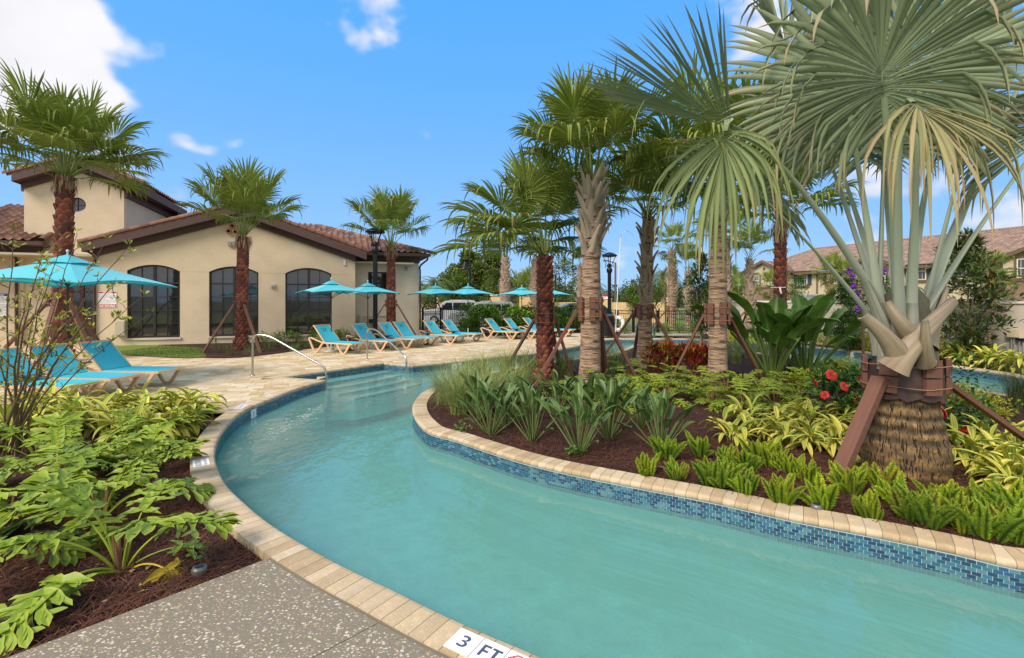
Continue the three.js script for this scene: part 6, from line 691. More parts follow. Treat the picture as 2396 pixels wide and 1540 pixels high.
  // young palms farther off: stubby boots and a tuft of fronds
  const young = (u, vb, vt, Z, seed, wpx, label, crown, brace) => { const y0 = 0, H = EYE + (HY - vt) / F * Z, r0 = wpx / 2 / F * Z; palm({ seed, pos: [(u - CX) / F * Z, y0, -Z], h: H, rad: (t) => r0 * (t < 0.3 ? 0.75 : t < 0.5 ? lerp(0.75, 1, (t - 0.3) / 0.2) : lerp(1, 0.55, (t - 0.5) / 0.5)), type: 'fibre', boots: [H * 0.33, H * 0.97, 0.2, 5, 0.26], crown: crown || [[8, 84, 48, 0.62]], label }); if (brace) bracing({ pos: [(u - CX) / F * Z, 0, -Z], R: r0 * 0.8, y: 1.25, bw: 0.1, bh: 0.3, struts: [[A(-80), 1.5, 0.08], [A(80), 1.2, 0.08], [A(180), 1.2, 0.08]], label: brace }); };
  young(1182, 740, 602, 34, 31, 26, 'young palm with stubby booted trunk behind the hedge, nearest the oak', [[5, 84, 72, 0.7]]);
  young(1252, 740, 606, 36, 32, 26, 'young booted palm seen through the fronds of the red-brown palm', [[9, 84, 36, 0.75]]);
  young(1358, 740, 622, 34, 33, 17, 'young thin palm seen just beside the stout palm trunk', [[9, 84, 30, 0.6]]);
  young(1573, 767, 585, 29, 34, 23, 'young braced palm in the far bed by the gate', [[11, 84, 12, 0.72]], 'slim timber brace on the young palm in the far bed');
  young(1610, 770, 634, 28, 35, 17, 'short young palm beside the tall dark magnolia column', [[7, 84, 48, 0.62]]);
  young(1702, 790, 572, 22.5, 36, 17, 'young booted palm right behind the straight mottled palm', [[10, 84, 24, 0.8]]);
  young(1754, 790, 605, 22, 37, 22, 'young booted palm standing at the NOT AN EXIT wall', [[9, 84, 36, 0.66]], 'slim timber brace on the young palm at the white wall');
  young(1943, 730, 648, 40, 38, 16, 'small palm beyond the white wall against the apartment front', [[10, 84, 12, 0.8]]);
  for (const [u, vt, Z, s, l] of [[1708, 668, 40, 41, 'bushy fan palm beyond the white wall, farther from the gable'], [1726, 690, 38, 42, 'lower bushy fan palm beyond the white wall'], [1984, 655, 38, 43, 'bushy fan palm behind the narrow conifer'], [2322, 640, 34, 44, 'bushy fan palm beyond the wall beside the broad magnolia'], [2300, 668, 33, 45, 'lower fan palm beyond the wall near the picture edge'], [1806, 672, 42, 46, 'low fan palm beyond the wall behind the ribboned trunk']]) palm({ name: 'fan_palm', seed: s, pos: [(u - CX) / F * Z, 0, -Z], h: EYE + (HY - vt) / F * Z - 0.1, rad: () => 0.14, type: 'fibre', crown: [[9, 84, 30, 0.72], [9, 30, -12, 0.7]], label: l });
}
// ---- the big silver palm
{
  const b0 = gp(2116, 1100), r = rng(21), o = base('silver_palm', b0, 0, 'huge silver-green fan palm with swollen ringed trunk in the front of the island', 'palm tree');
  const rings = pfbm(91, 8, 5), crack = pfbm(93, 32, 3), spotN = pfbm(95, 4, 4);
  const bt = tex(1024, (x, y) => { const c = crack(x * 3 % 1, y * 0.5), band = 0.5 + 0.5 * Math.sin(y * TAU * 8 + 1.6 * rings(x, y) * 2), line = c < 0.33 ? 0.34 : c < 0.38 ? 0.65 : 1, m = spotN(x, y), moss = m < 0.47 ? 1 : 0.45 + 0.55 * (m > 0.55 ? 0.6 : 1), v = line * (0.55 + 0.35 * band) * moss * (0.75 + 0.5 * rings(x * 3 % 1, y * 3 % 1)); return [0.86 * v + 0.03, 0.72 * v + 0.03, 0.50 * v + 0.02]; }, true, 1, 1), bb = tex(512, gray((x, y) => { const c = crack(x * 3 % 1, y * 0.5); return (c < 0.33 ? 0.1 : 0.7) + 0.2 * rings(x, y); }, 0, 1), false);
  const tr = new MB(), rows = [], prof = [[0.355, -0.05], [0.374, 0.08], [0.379, 0.2], [0.356, 0.34], [0.328, 0.46], [0.302, 0.58], [0.28, 0.72], [0.272, 0.86]]; const N = 60; for (let k = 0; k <= N; k++) { const t = k / N * (prof.length - 1), i = Math.min(prof.length - 2, Math.floor(t)), f = t - i, R = lerp(prof[i][0], prof[i + 1][0], f), y = lerp(prof[i][1], prof[i + 1][1], f); rows.push(Array.from({ length: 49 }, (_, j) => { const a = j / 48 * TAU, q = R * (1 + 0.035 * (rings((j % 48) / 48, y) - 0.5)) + 0.006 * Math.sin(y * 62 + 1.2 * rings((j % 48) / 48, y * 0.5)); return [Math.cos(a) * q, y, Math.sin(a) * q]; })); } tr.strip(rows); for (let k = 0; k < tr.n; k++) { tr.u[k * 2] *= 2.6; tr.u[k * 2 + 1] *= 0.95; } tr.build('trunk', mat('#b3aa9b', 0.8, { map: bt, bumpMap: bb, bumpScale: 0.02 }), o);
  const up = new MB(); up.lathe([[0.262, 0.74], [0.285, 0.9], [0.27, 1.2], [0.25, 1.5], [0.2, 1.75], [0.1, 1.9]], 0, 0, 32); up.build('crown_shaft', mat('#6f6a52', 0.6, { map: T.wood }), o);
  // dark fibrous flaps under the collar
  for (let k = 0; k < 9; k++) { const a = k / 9 * TAU + 0.3, q = new MB(true), R = []; for (let i = 0; i <= 5; i++) { const t = i / 5, y = 1.12 - 0.34 * t, w = lerp(0.16, 0.23, t) * (1 + 0.1 * r()); R.push(Array.from({ length: 7 }, (_, j) => { const s = (j / 6 - 0.5) * w / 0.28 * 1.5, rr = 0.285 + 0.02 * t + 0.02 * Math.cos(s * 2) + 0.006 * (j % 2); return [Math.sin(a + s) * rr, y + (i === 5 ? (r() - 0.5) * 0.07 : 0), Math.cos(a + s) * rr]; })); } q.strip(R, (s, x) => shade([0.07, 0.038, 0.028], 0.6 + 0.9 * r())); q.build('leaf_sheath', new THREE.MeshPhysicalMaterial({ vertexColors: true, roughness: 0.45, side: THREE.DoubleSide }), o); }
  // cut leaf bases: troughs that clasp the trunk and narrow to a cut end
  const trough = (P, w, dep, c0, c1, name, m, nC = 19) => { const st = Array.from({ length: nC }, () => 0.68 + 0.5 * r()), q = new MB(true), R = P.map((p, i) => { const t = nrm3(sub3(P[Math.min(P.length - 1, i + 1)], P[Math.max(0, i - 1)])), rad0 = nrm3([p[0], 0, p[2] + 1e-4]), s = nrm3(cross3(t, rad0)), n = nrm3(cross3(s, t)), u = i / (P.length - 1), ww = w(u), dd = dep(u); const sg = dot3(n, rad0) > 0 ? 1 : -1; return Array.from({ length: nC }, (_, j) => { const a = (j / (nC - 1) - 0.5) * Math.PI * 1.05; return add3(add3(p, s, Math.sin(a) * ww), n, sg * (Math.cos(a) * dd)); }); }); q.strip(R, (u, x) => shade(mix3(c0, c1, u), st[Math.round(x * (nC - 1))] * (0.9 + 0.18 * r()) * (Math.abs(x - 0.5) > 0.44 ? 0.55 : 1) * (u > 0.9 ? 0.75 : 1))); const e = R[R.length - 1], cm = e.reduce((s, p) => add3(s, p, 1 / nC), [0, 0, 0]); q.strip([e, e.map(() => cm)], () => shade(c1, 0.55)); return q.build(name, m, o); };
  const bootM = new THREE.MeshPhysicalMaterial({ vertexColors: true, roughness: 0.55, side: THREE.DoubleSide, map: T.wood, clearcoat: 0.2, clearcoatRoughness: 0.4 });
  const loc = (u, v, Z) => sub3(at(u, v, Z), b0);
  const curveP = (a, b, c, n = 10) => Array.from({ length: n + 1 }, (_, k) => { const t = k / n; return mix3(mix3(a, b, t), mix3(b, c, t), t); });
  const tanB = [0.42, 0.32, 0.2], tanT = [0.5, 0.4, 0.26], dk = [0.2, 0.14, 0.1];
  for (const [P, w0, w1] of [
    [[[2105, 840, 4.55], [2085, 790, 4.5], [2018, 738, 4.5]], 0.13, 0.05], [[[2150, 800, 4.6], [2110, 770, 4.5], [2074, 706, 4.55]], 0.135, 0.035], [[[2090, 862, 4.56], [2140, 795, 4.42], [2228, 706, 4.6]], 0.14, 0.055],
    [[[2166, 850, 4.58], [2167, 810, 4.42], [2164, 748, 4.35]], 0.09, 0.028], [[[2170, 810, 4.7], [2185, 760, 4.75], [2208, 674, 4.8]], 0.12, 0.05], [[[2130, 780, 4.8], [2120, 760, 4.9], [2060, 690, 5.2]], 0.15, 0.05], [[[2150, 780, 5], [2180, 750, 5.2], [2215, 720, 5.4]], 0.14, 0.05]]) { const q = P.map((p) => loc(...p)); trough(curveP(q[0], q[1], q[2]), (u) => lerp(w0, w1, Math.pow(u, 0.6)), (u) => lerp(0.07, w1 * 0.9, u), tanB, tanT, 'cut_leaf_base', bootM); }
  // living fronds: a broad pale stalk and a great stiff fan
  const c0 = loc(2112, 745, 4.84), sil = { col: [0.175, 0.225, 0.12], col2: [0.25, 0.30, 0.17], dead: [0.42, 0.30, 0.17] };
  const F_ = [[1711, 296, 4.45, 1.22, 0.12, 0.05, 0, 46], [1790, 470, 5.4, 1.1, 0.9, 0.2], [1985, 245, 4.75, 1.3, 0.38, 0.14, 1.2], [2068, 228, 4.1, 1.2, 0.85, 0.5], [2152, 208, 4.5, 1.45, 0.16, 0.12], [2295, 215, 5.0, 1.4, 0.55, 0.25, -1.1], [2440, 330, 4.6, 1.2, 0.95, 0.35], [2075, 130, 4.9, 1.35, 0.14, 0.1], [2345, 300, 6.2, 1.3, 0.5, 0.2], [2190, 330, 6.5, 1.3, 0.6, 0.2], [1945, 335, 6.2, 1.25, 0.5, 0.15], [2400, 170, 5.6, 1.4, 0.25, 0.1], [1860, 150, 5.8, 1.2, 0.25, 0.1], [2060, 350, 6.4, 1.25, 0.5, 0.2], [2098, 240, 4.1, 0.95, 1.3, 0.6, 0, 58, 1]];
  F_.forEach(([u, v, Z, R, droop, broke, roll, spr, tanned], k) => {
    const hub = loc(u, v, Z), d = sub3(hub, c0), hz = Math.hypot(d[0], d[2]), a = Math.atan2(-d[2], d[0]), start = add3(c0, [d[0] / hz * 0.19, 0.02 - 0.25 * (k % 3) / 2, d[2] / hz * 0.19]), mid = add3(mix3(start, hub, 0.5), [0, 0.10 * hz, 0]), P = tanned ? curveP(start, add3(hub, [0, 0.3, -0.05]), add3(hub, [0.03, -0.06, 0.14]), 9) : k === 0 ? curveP(start, add3(mix3(start, hub, 0.72), [0, 0.42, 0]), hub, 9) : curveP(start, mid, hub, 9);
    const g = fan({ pet: P, jit: tanned ? 0.4 : 0.09, R: R * 1.12, n: tanned ? 40 : 70, spread: rad(spr || 142), roll: roll || 0, split: droop > 1 ? 0.42 : 0.6, costa: 0.22, bend: 0.6, fold: droop > 1 ? 0.1 : 0.36, droop: droop, broke: broke, dead: tanned ? 0.9 : broke > 0.2 ? 0.6 : 0.12, pw: 0.036, petCol0: [0.42, 0.45, 0.36], petCol1: [0.24, 0.30, 0.17], col: tanned ? [0.22, 0.235, 0.09] : sil.col, col2: tanned ? [0.34, 0.28, 0.14] : sil.col2, deadCol: sil.dead }, rng(500 + k));
    const f = mesh('frond', g.blade, vtxSilver, o), s = mesh('petiole', g.petiole, stemWax, f);
    if (!tanned) trough(curveP(add3(start, [0, -0.28, 0]), add3(start, [d[0] / hz * 0.02, -0.1, d[2] / hz * 0.02]), P[1], 6), (t) => lerp(0.085, 0.045, t), (t) => lerp(0.04, 0.026, t), [0.50, 0.47, 0.38], [0.40, 0.43, 0.33], 'leaf_stalk_base', bootM);
    if (k === 0) { const g2 = fan({ pet: [[-0.02, 0.05, 0], [-0.05, 0.01, 0.02], [-0.07, -0.06, 0.04]].map((q) => add3(hub, q)), jit: 0.2, R: 1.22, n: 40, spread: rad(80), split: 0.4, costa: 0.2, bend: 0.3, fold: 0.2, droop: 1.5, broke: 0.1, dead: 0.35, pw: 0.03, petCol0: [0.24, 0.30, 0.17], petCol1: [0.24, 0.30, 0.17], col: [0.13, 0.185, 0.065], col2: [0.2, 0.245, 0.09], deadCol: [0.4, 0.31, 0.12] }, rng(577)), f2 = mesh('frond', g2.blade, vtxSilver, o); mesh('petiole', g2.petiole, stemWax, f2); }
    if (k === 0) { const rp = base('rope', add3(add3(b0, P[6]), [0, 0, 0.03]), 0, 'frayed tan rope hanging from a stalk of the silver palm', 'rope'), q = new MB(); q.tube([[0, 0.03, 0], [0.03, -0.05, 0.03], [0.03, -0.35, 0.03], [0.035, -0.62, 0.03]], 0.012, 7); q.build('strand', M.rope, rp); const t = new MB(); for (let i = 0; i < 7; i++) t.tube([[0.035, -0.6, 0.03], [0.035 + (r() - 0.5) * 0.05, -0.72, 0.03 + (r() - 0.5) * 0.04], [0.04 + (r() - 0.5) * 0.05, -0.8 - r() * 0.05, 0.03]], 0.005, 5); stuff(t.build('frayed_end', M.rope, rp)); }
  });
  bracing({ pos: [b0[0], 0, b0[2]], R: 0.305, y: 1.0, a0: 0.0, bw: 0.15, bh: 0.34, n: 6, dy: -0.03, struts: [[A(-70), 1.02, 0.13], [A(97), 1.9, 0.08], [A(172), 0.9, 0.13]], label: 'heavy timber brace on the huge silver palm' });
}
// ---------------------------------------------------------------- garden plants
const leafMesh = (parent, name, g, m, p, az, sc, tilt = 0) => { const q = new THREE.Mesh(g, m); q.name = name; q.position.set(...p); q.rotation.set(0, az, tilt, 'YXZ'); q.scale.setScalar(sc); q.castShadow = q.receiveShadow = true; parent.add(q); return q; };
const midrib = (elev, L, bend, n, p = [0, 0, 0]) => { const P = [p]; let a = elev; for (let k = 0; k < n; k++) { p = add3(p, [Math.cos(a), Math.sin(a), 0], L / n); a -= bend / n; P.push(p); } return P; };
const tang = (P, i) => nrm3(sub3(P[Math.min(P.length - 1, i + 1)], P[Math.max(0, i - 1)]));
const thinTube = (B, P, r0, r1, c) => B.tube(P, (t) => lerp(r0, r1, t), 5, false, () => c);
// split-leaf philodendron: long stalk, deeply lobed drooping blade
function lobed(seed, elev, Lp, Lb, bendP, col, edge, droop = 1.2, nl = 7, fat = 1) {
  const r = rng(seed), B = new MB(true), P = midrib(elev, Lp, bendP, 8), e = Math.atan2(P[8][1] - P[7][1], P[8][0] - P[7][0]); thinTube(B, P, 0.011 * Lb / 0.4, 0.007 * Lb / 0.4, shade(mix3(col, edge, 0.4), 1.15));
  const Rb = midrib(e - 0.25, Lb, droop, 14, P[8]), side = [0, 0, 1];
  const upOf = (i) => { const t = tang(Rb, i); return [-t[1], t[0], 0]; };
  const cen = []; for (let i = 0; i <= 14; i++) { const s = i / 14, w = Lb * 0.13 * fat * Math.sin(Math.PI * Math.min(1, 0.25 + s * 0.75)) * 0.8 + 0.003, u = upOf(i); cen.push([-1, -0.5, 0, 0.5, 1].map((q) => add3(add3(Rb[i], side, q * w), u, Math.abs(q) * w * 0.4))); }
  B.strip(cen, (s, x) => x === 0.5 ? mix3(col, edge, 0.5) : col);
  for (const sd of [-1, 1]) for (let k = 0; k < nl; k++) {
    const s = 0.02 + 0.86 * k / (nl - 1), i = Math.min(13, Math.round(s * 14)), u = upOf(i), t = tang(Rb, i), ang = lerp(2.0, 0.5, Math.pow(s, 0.7)) + (r() - 0.5) * 0.2, L = Lb * (0.56 * Math.sin(Math.PI * (0.22 + 0.70 * s)) + 0.06) * (0.85 + 0.3 * r()), d0 = nrm3(add3([t[0] * Math.cos(ang), t[1] * Math.cos(ang), 0], side, sd * Math.sin(ang)));
    let p = add3(Rb[i], u, 0.003 + 0.002 * k), d = d0.slice(); const rows = [], n = 7, tw = (r() - 0.5) * 0.5, fork = r() < 0.5 ? 0.65 : 9; const dr = 0.05 * r();
    for (let j = 0; j <= n; j++) { const q = j / n; if (j) { d = nrm3(add3(d, [0, -dr, 0])); d = nrm3(add3(d, t, 0.05)); p = add3(p, d, L / n); } const cr = nrm3(cross3(u, d)), w = Lb * 0.06 * fat * (q < 0.15 ? 1.0 : 0.8 + 0.42 * Math.sin(q * 5.6 + k)) * (q > 0.75 ? Math.sqrt(Math.max(0, (1 - q) / 0.25)) : 1) + 0.001, up = nrm3(cross3(d, cr)), wv = 0.25 * Math.sin(q * 6 + k * 1.7 + seed); rows.push([-1, -0.5, 0, 0.5, 1].map((x) => add3(add3(p, cr, x * w), up, (Math.abs(x) * 0.45 + x * tw + wv * x * x) * w))); }
    for (const [at0, sg] of [[2, 1], [4, -1], [3, 1]]) { if (r() < 0.3) continue; let p3 = rows[at0][2], d3 = nrm3(add3(d0, t, sg * 0.9)); const rr3 = [], L3 = L * (0.30 + 0.14 * r()), c3 = nrm3(cross3(u, d3)); for (let j = 0; j <= 4; j++) { const w = Lb * 0.042 * fat * (j < 4 ? Math.sqrt(1 - Math.pow(j / 4.1, 3)) : 0.1); rr3.push([-1, 0, 1].map((x) => add3(add3(p3, c3, x * w), u, Math.abs(x) * w * 0.3 - 0.002))); p3 = add3(p3, d3, L3 / 4); d3 = nrm3(add3(d3, [0, -dr, 0])); } B.strip(rr3, (q, x) => x === 0.5 ? mix3(col, edge, 0.3) : mix3(col, edge, q > 0.8 ? 0.4 : 0.1)); }
    B.strip(rows, (q, x) => { const ed = Math.abs(x - 0.5) * 2; return x === 0.5 ? mix3(col, edge, 0.45) : mix3(col, edge, Math.pow(Math.max(ed, q > 0.9 ? 1 : 0), 4) * 0.55); });
  }
  return B.geo();
}
const PH = [0.185, 0.30, 0.014], PE = [0.44, 0.46, 0.04], PD = [0.09, 0.18, 0.014];
const lobedBig = []; for (let k = 0; k < 8; k++) lobedBig.push(lobed(700 + k, rad([82, 72, 62, 52, 42, 32, 68, 56][k]), [0.50, 0.48, 0.48, 0.46, 0.42, 0.38, 0.54, 0.36][k], [0.4, 0.42, 0.44, 0.42, 0.4, 0.38, 0.46, 0.34][k], rad([30, 36, 40, 46, 45, 40, 34, 40][k]), mix3(PH, PD, [0, 0.35, 0.1, 0.6, 0.2, 0.8, 0, 0.3][k]), PE, 0.35 + 0.16 * (k % 4), 6, 1.22));
const lobedGold = lobed(720, rad(34), 0.34, 0.36, rad(60), [0.42, 0.30, 0.02], [0.5, 0.36, 0.03], 1.2), lobedSmall = []; for (let k = 0; k < 7; k++) lobedSmall.push(lobed(740 + k, rad([80, 68, 58, 46, 36, 26, 62][k]), 0.30 + 0.05 * (k % 3), 0.27 + 0.03 * (k % 2), rad(34), mix3(PH, PD, (k % 4) * 0.22), PE, 0.5, 6, 0.85));
function philodendron(u, v, big, n, sc, seed, label, gold, yy) {
  const r = rng(seed), y = yy ?? (big ? -0.075 : -0.014), p = gp(u, v, y), o = base('philodendron', p, r() * TAU, label, 'philodendron', big ? 'split-leaf philodendrons in the front bed' : 'ferny philodendrons on the island'); let az = 0; const L = big ? lobedBig : lobedSmall;
  for (let k = 0; k < n; k++) { az += 2.39996 + (r() - 0.5) * 0.5; leafMesh(o, 'leaf', gold === true && k === n - 1 ? lobedGold : L[Math.min(L.length - 1, Math.floor(k / n * 6 + r() * 1.5))], leafGloss, [0.03 * Math.cos(az), 0, -0.03 * Math.sin(az)], az, sc * (0.85 + 0.3 * r())); }
  if (gold === 1) { leafMesh(o, 'leaf', lobedGold, leafGloss, [0.05, 0, 0.04], -0.25 - o.rotation.y, 0.95); leafMesh(o, 'leaf', lobedBig[5], leafGloss, [0, 0, 0.04], -1.9 - o.rotation.y, 1.0); }
  const s = new MB(true); for (let k = 0; k < 4; k++) { const a = r() * TAU; thinTube(s, [[0, -0.02, 0], [Math.cos(a) * 0.03, 0.08, Math.sin(a) * 0.03], [Math.cos(a) * 0.05, 0.2 + 0.1 * r(), Math.sin(a) * 0.05]], 0.02, 0.006, [0.18, 0.09, 0.04]); } s.build('stem', stemMat, o); return o;
}
// front bed, from the walkway back
[[285, 1334, 9, 0.92, 'nearest the walkway with an orange dying leaf', 1], [235, 1215, 10, 0.92, 'second from the walkway, in the middle of the front bed'], [135, 1165, 9, 0.9, 'spreading in the left middle of the front bed'], [325, 1140, 9, 0.8, 'nearest the curved coping bricks'], [15, 1225, 8, 0.85, 'at the picture edge behind the nearest one'], [215, 1095, 10, 0.85, 'between the variegated plants and the middle ones'], [330, 1065, 9, 0.78, 'farthest back towards the deck, beside bare mulch'], [95, 1085, 9, 0.85, 'just in front of the bare-stemmed shrub'], [-70, 1340, 8, 0.9, 'cut by the picture edge at the front']].forEach(([u, v, n, s, l, g], k) => philodendron(u, v, true, n, s, 300 + k, 'large bright split-leaf philodendron ' + l, g));
// island, behind the paddle-leaved plants
const rowLabel = (k, n) => k < 20 ? ORD[k + 1] + ' from the left' : ORD[n - k] + ' from the right';
{ const L = [[1372, 925], [1400, 895], [1438, 912], [1452, 950], [1470, 885], [1490, 930], [1530, 905], [1560, 935], [1585, 888], [1612, 925], [1640, 903], [1665, 945], [1700, 915], [1735, 955], [1745, 905], [1785, 925], [1815, 955], [1835, 905], [1868, 935], [1900, 912], [1310, 935]].sort((a, b) => a[0] - b[0]); L.forEach(([u, v], k) => philodendron(u, v, false, 13, 0.78 + 0.1 * (k % 3), 340 + k, 'green ferny-leaved philodendron on the island, ' + rowLabel(k, L.length), k === 15, -0.014)); }
// ---- variegated ginger: arching stems of striped lance leaves
function striped(seed, elev, L, W, bend, gold) { const r = rng(seed), B = new MB(true), P = midrib(elev, L, bend, 8), pat = Array.from({ length: 9 }, () => r()); const rows = P.map((p, i) => { const s = i / 8, w = W * Math.pow(Math.sin(Math.PI * Math.min(1, 0.06 + s * 0.94)), 0.8) + 0.0008, t = tang(P, i), u = [-t[1], t[0], 0]; return Array.from({ length: 9 }, (_, j) => { const q = -1 + j / 4; return add3(add3(p, [0, 0, 1], q * w), u, Math.abs(q) * w * 0.5 + 0.12 * w * Math.sin(s * 7 + seed)); }); }); const G = [0.16, 0.27, 0.025], Yl = [0.72, 0.64, 0.12]; B.strip(rows, (s, x) => { const j = Math.round(x * 8); return j === 4 ? mix3(G, Yl, 0.35) : pat[j] < gold + 0.12 ? shade(Yl, 0.85 + 0.3 * pat[j]) : shade(G, 0.8 + 0.6 * pat[j]); }); return B.geo(); }
const gingerLeaf = []; for (let k = 0; k < 10; k++) gingerLeaf.push(striped(800 + k, rad([60, 45, 30, 15, 0, 50, 35, 20, 70, 8][k]), 0.26 + 0.05 * (k % 3), 0.028 + 0.006 * (k % 2), rad(60 + 12 * (k % 4)), [0.6, 0.5, 0.66, 0.45, 0.55, 0.35, 0.6, 0.5, 0.55, 0.62][k]));
function ginger(u, v, y, n, sc, seed, label, wild) { const r = rng(seed), o = base('variegated_ginger', gp(u, v, y), 0, label, 'variegated ginger', wild || 'yellow-striped ginger clumps'); for (let k = 0; k < n; k++) { const a = r() * TAU, hgt = 0.10 + 0.22 * r(), out = 0.04 + 0.16 * r(), nl = 4 + Math.floor(r() * 2), S = []; for (let i = 0; i <= 5; i++) { const t = i / 5; S.push([Math.cos(a) * out * sc * (0.3 + 1.1 * t * t), hgt * sc * t, -Math.sin(a) * out * sc * (0.3 + 1.1 * t * t)]); } const st = new MB(true); thinTube(st, S, 0.006 * sc, 0.004 * sc, [0.2, 0.26, 0.06]); st.build('stem', stemMat, o); for (let i = 0; i < nl; i++) { const t = 0.3 + 0.7 * i / (nl - 1), q = Math.min(5, Math.round(t * 5)); leafMesh(o, 'leaf', gingerLeaf[Math.floor(r() * 10)], leafMatt, S[q], a + (i % 2 ? 0.9 : -0.9) * (0.5 + 0.8 * r()) + (i === nl - 1 ? 0 : 0), sc * (0.8 + 0.4 * r())); } } }
{ const L = [[205, 1012], [262, 988], [300, 1012], [352, 985], [378, 1030], [405, 985], [420, 1012], [130, 1030], [70, 1015], [160, 985], [330, 1045], [20, 1040], [440, 975], [110, 985]].sort((a, b) => a[0] - b[0]); L.forEach(([u, v], k) => ginger(u, v, -0.075, 12, 1.25, 360 + k, 'yellow and green striped ginger in the front bed, ' + rowLabel(k, L.length), 'striped ginger along the back of the front bed')); }
{ const L = [[1714, 1035], [1752, 992], [1790, 1020], [1840, 1040], [1845, 990], [1890, 1000], [1900, 1050], [1948, 1010], [1965, 1065], [1985, 990]].sort((a, b) => a[0] - b[0]); L.forEach(([u, v], k) => ginger(u, v, -0.014, 9, 0.92, 380 + k, 'yellow striped ginger beside the huge palm\'s strut, ' + rowLabel(k, L.length), 'striped ginger left of the huge palm')); }
{ const L = [[2262, 1085], [2320, 1060], [2372, 1050], [2300, 1100], [2350, 1140], [2395, 1110], [2385, 1170]].sort((a, b) => a[0] - b[0]); L.forEach(([u, v], k) => ginger(u, v, -0.014, 10, 0.95, 395 + k, 'yellow striped ginger on the far side of the huge trunk, ' + rowLabel(k, L.length), 'striped ginger right of the huge palm')); }
{ const L = [[2225, 842], [2250, 850], [2275, 852], [2300, 858], [2325, 862], [2350, 864], [2375, 870], [2395, 872], [1735, 802], [1765, 805], [1700, 797]].sort((a, b) => a[0] - b[0]); L.forEach(([u, v], k) => ginger(u, v, -0.014, 9, 1.35, 410 + k, 'yellow striped ginger at the foot of the white wall, ' + rowLabel(k, L.length), 'striped ginger along the white wall')); }
// ---- bird of paradise: stiff paddles on long stalks
function paddle(seed, elev, Lp, Lb, W, bend, col, tear) { const r = rng(seed), B = new MB(true), P = midrib(elev, Lp, bend * 0.3, 6); thinTube(B, P, 0.012 * Lb / 0.3, 0.007 * Lb / 0.3, shade(mix3(col, [0.2, 0.25, 0.08], 0.45), 1)); const e = elev - bend * 0.3, R = midrib(e, Lb, bend, 12, P[6]); const rows = R.map((p, i) => { const s = i / 12, w = W * Math.pow(Math.sin(Math.PI * Math.min(1, 0.07 + s * 0.93)), 0.62) + 0.001, t = tang(R, i), u = [-t[1], t[0], 0], jag = tear ? 1 - tear * (r() < 0.3 ? 0.5 * r() : 0) : 1; return Array.from({ length: 7 }, (_, j) => { const q = -1 + j / 3; return add3(add3(p, [0, 0, 1], q * w * (Math.abs(q) === 1 ? jag : 1)), u, Math.abs(q) * w * 0.55 + 0.08 * w * Math.sin(s * 9 + q * 2 + seed)); }); }); B.strip(rows, (s, x) => x === 0.5 ? mix3(col, [0.3, 0.36, 0.14], 0.55) : shade(col, 0.85 + 0.25 * (0.5 + 0.5 * Math.sin(s * 40 + seed)))); return B.geo(); }
const BP = [0.075, 0.15, 0.03], paddleSmall = []; for (let k = 0; k < 8; k++) paddleSmall.push(paddle(820 + k, rad([88, 83, 77, 70, 62, 53, 42, 80][k]), 0.36 + 0.06 * (k % 3), 0.22 + 0.04 * (k % 2), 0.036 + 0.005 * (k % 3), rad(14 + 7 * (k % 4)), shade(BP, 0.8 + 0.1 * (k % 4))));
{ const L = [[1148, 1018, 1], [1120, 985, 0.95], [1247, 1032, 1.05], [1215, 985, 0.9], [1305, 975, 1], [1356, 1062, 1.02], [1425, 1028, 1.1], [1375, 990, 1], [1546, 1054, 0.98], [1440, 965, 0.85], [1180, 1000, 0.9], [1500, 1000, 0.85]].sort((a, b) => a[0] - b[0]); L.forEach(([u, v, s], k) => { const r = rng(430 + k), o = base('bird_of_paradise', gp(u, v, -0.014), r() * TAU, 'dark green bird of paradise clump behind the coping, ' + rowLabel(k, L.length), 'bird of paradise', 'bird of paradise clumps on the island'); let az = 0; const n = 20; for (let j = 0; j < n; j++) { az += 2.39996 + (r() - 0.5) * 0.5; const q = 0.05 * Math.sqrt(j / n); leafMesh(o, 'leaf', paddleSmall[Math.min(7, Math.floor(j / n * 6 + r() * 1.5))], leafGloss, [Math.cos(az) * q, -0.01, -Math.sin(az) * q], az, s * (0.8 + 0.4 * r())); } }); }
// giant one with banana-like leaves
const paddleBig = []; for (let k = 0; k < 7; k++) paddleBig.push(paddle(840 + k, rad([89, 85, 80, 74, 66, 56, 83][k]), 0.95 + 0.12 * (k % 3), 0.78 + 0.1 * (k % 3), 0.18 + 0.02 * (k % 2), rad(18 + 16 * (k % 4)), shade([0.085, 0.19, 0.022], 0.8 + 0.14 * (k % 4)), 0.5));
[[1808, 888, 24, 1.1, 'first giant bird of paradise with broad banana-like leaves'], [1885, 884, 19, 1.0, 'second giant bird of paradise, nearer the conifer and the channel'], [1842, 872, 9, 0.85, 'giant bird of paradise at the back between the two front clumps']].forEach(([u, v, n, s, l], k) => { const r = rng(450 + k), o = base('giant_bird_of_paradise', gp(u, v, -0.014), r() * TAU, l, 'bird of paradise'); let az = 1; for (let j = 0; j < n; j++) { az += 2.39996 + (r() - 0.5) * 0.4; leafMesh(o, 'leaf', paddleBig[Math.min(6, Math.floor(j / n * 6 + r() * 1.3))], leafGloss, [Math.cos(az) * 0.1, 0, -Math.sin(az) * 0.1], az, s * (0.7 + 0.38 * r())); } });
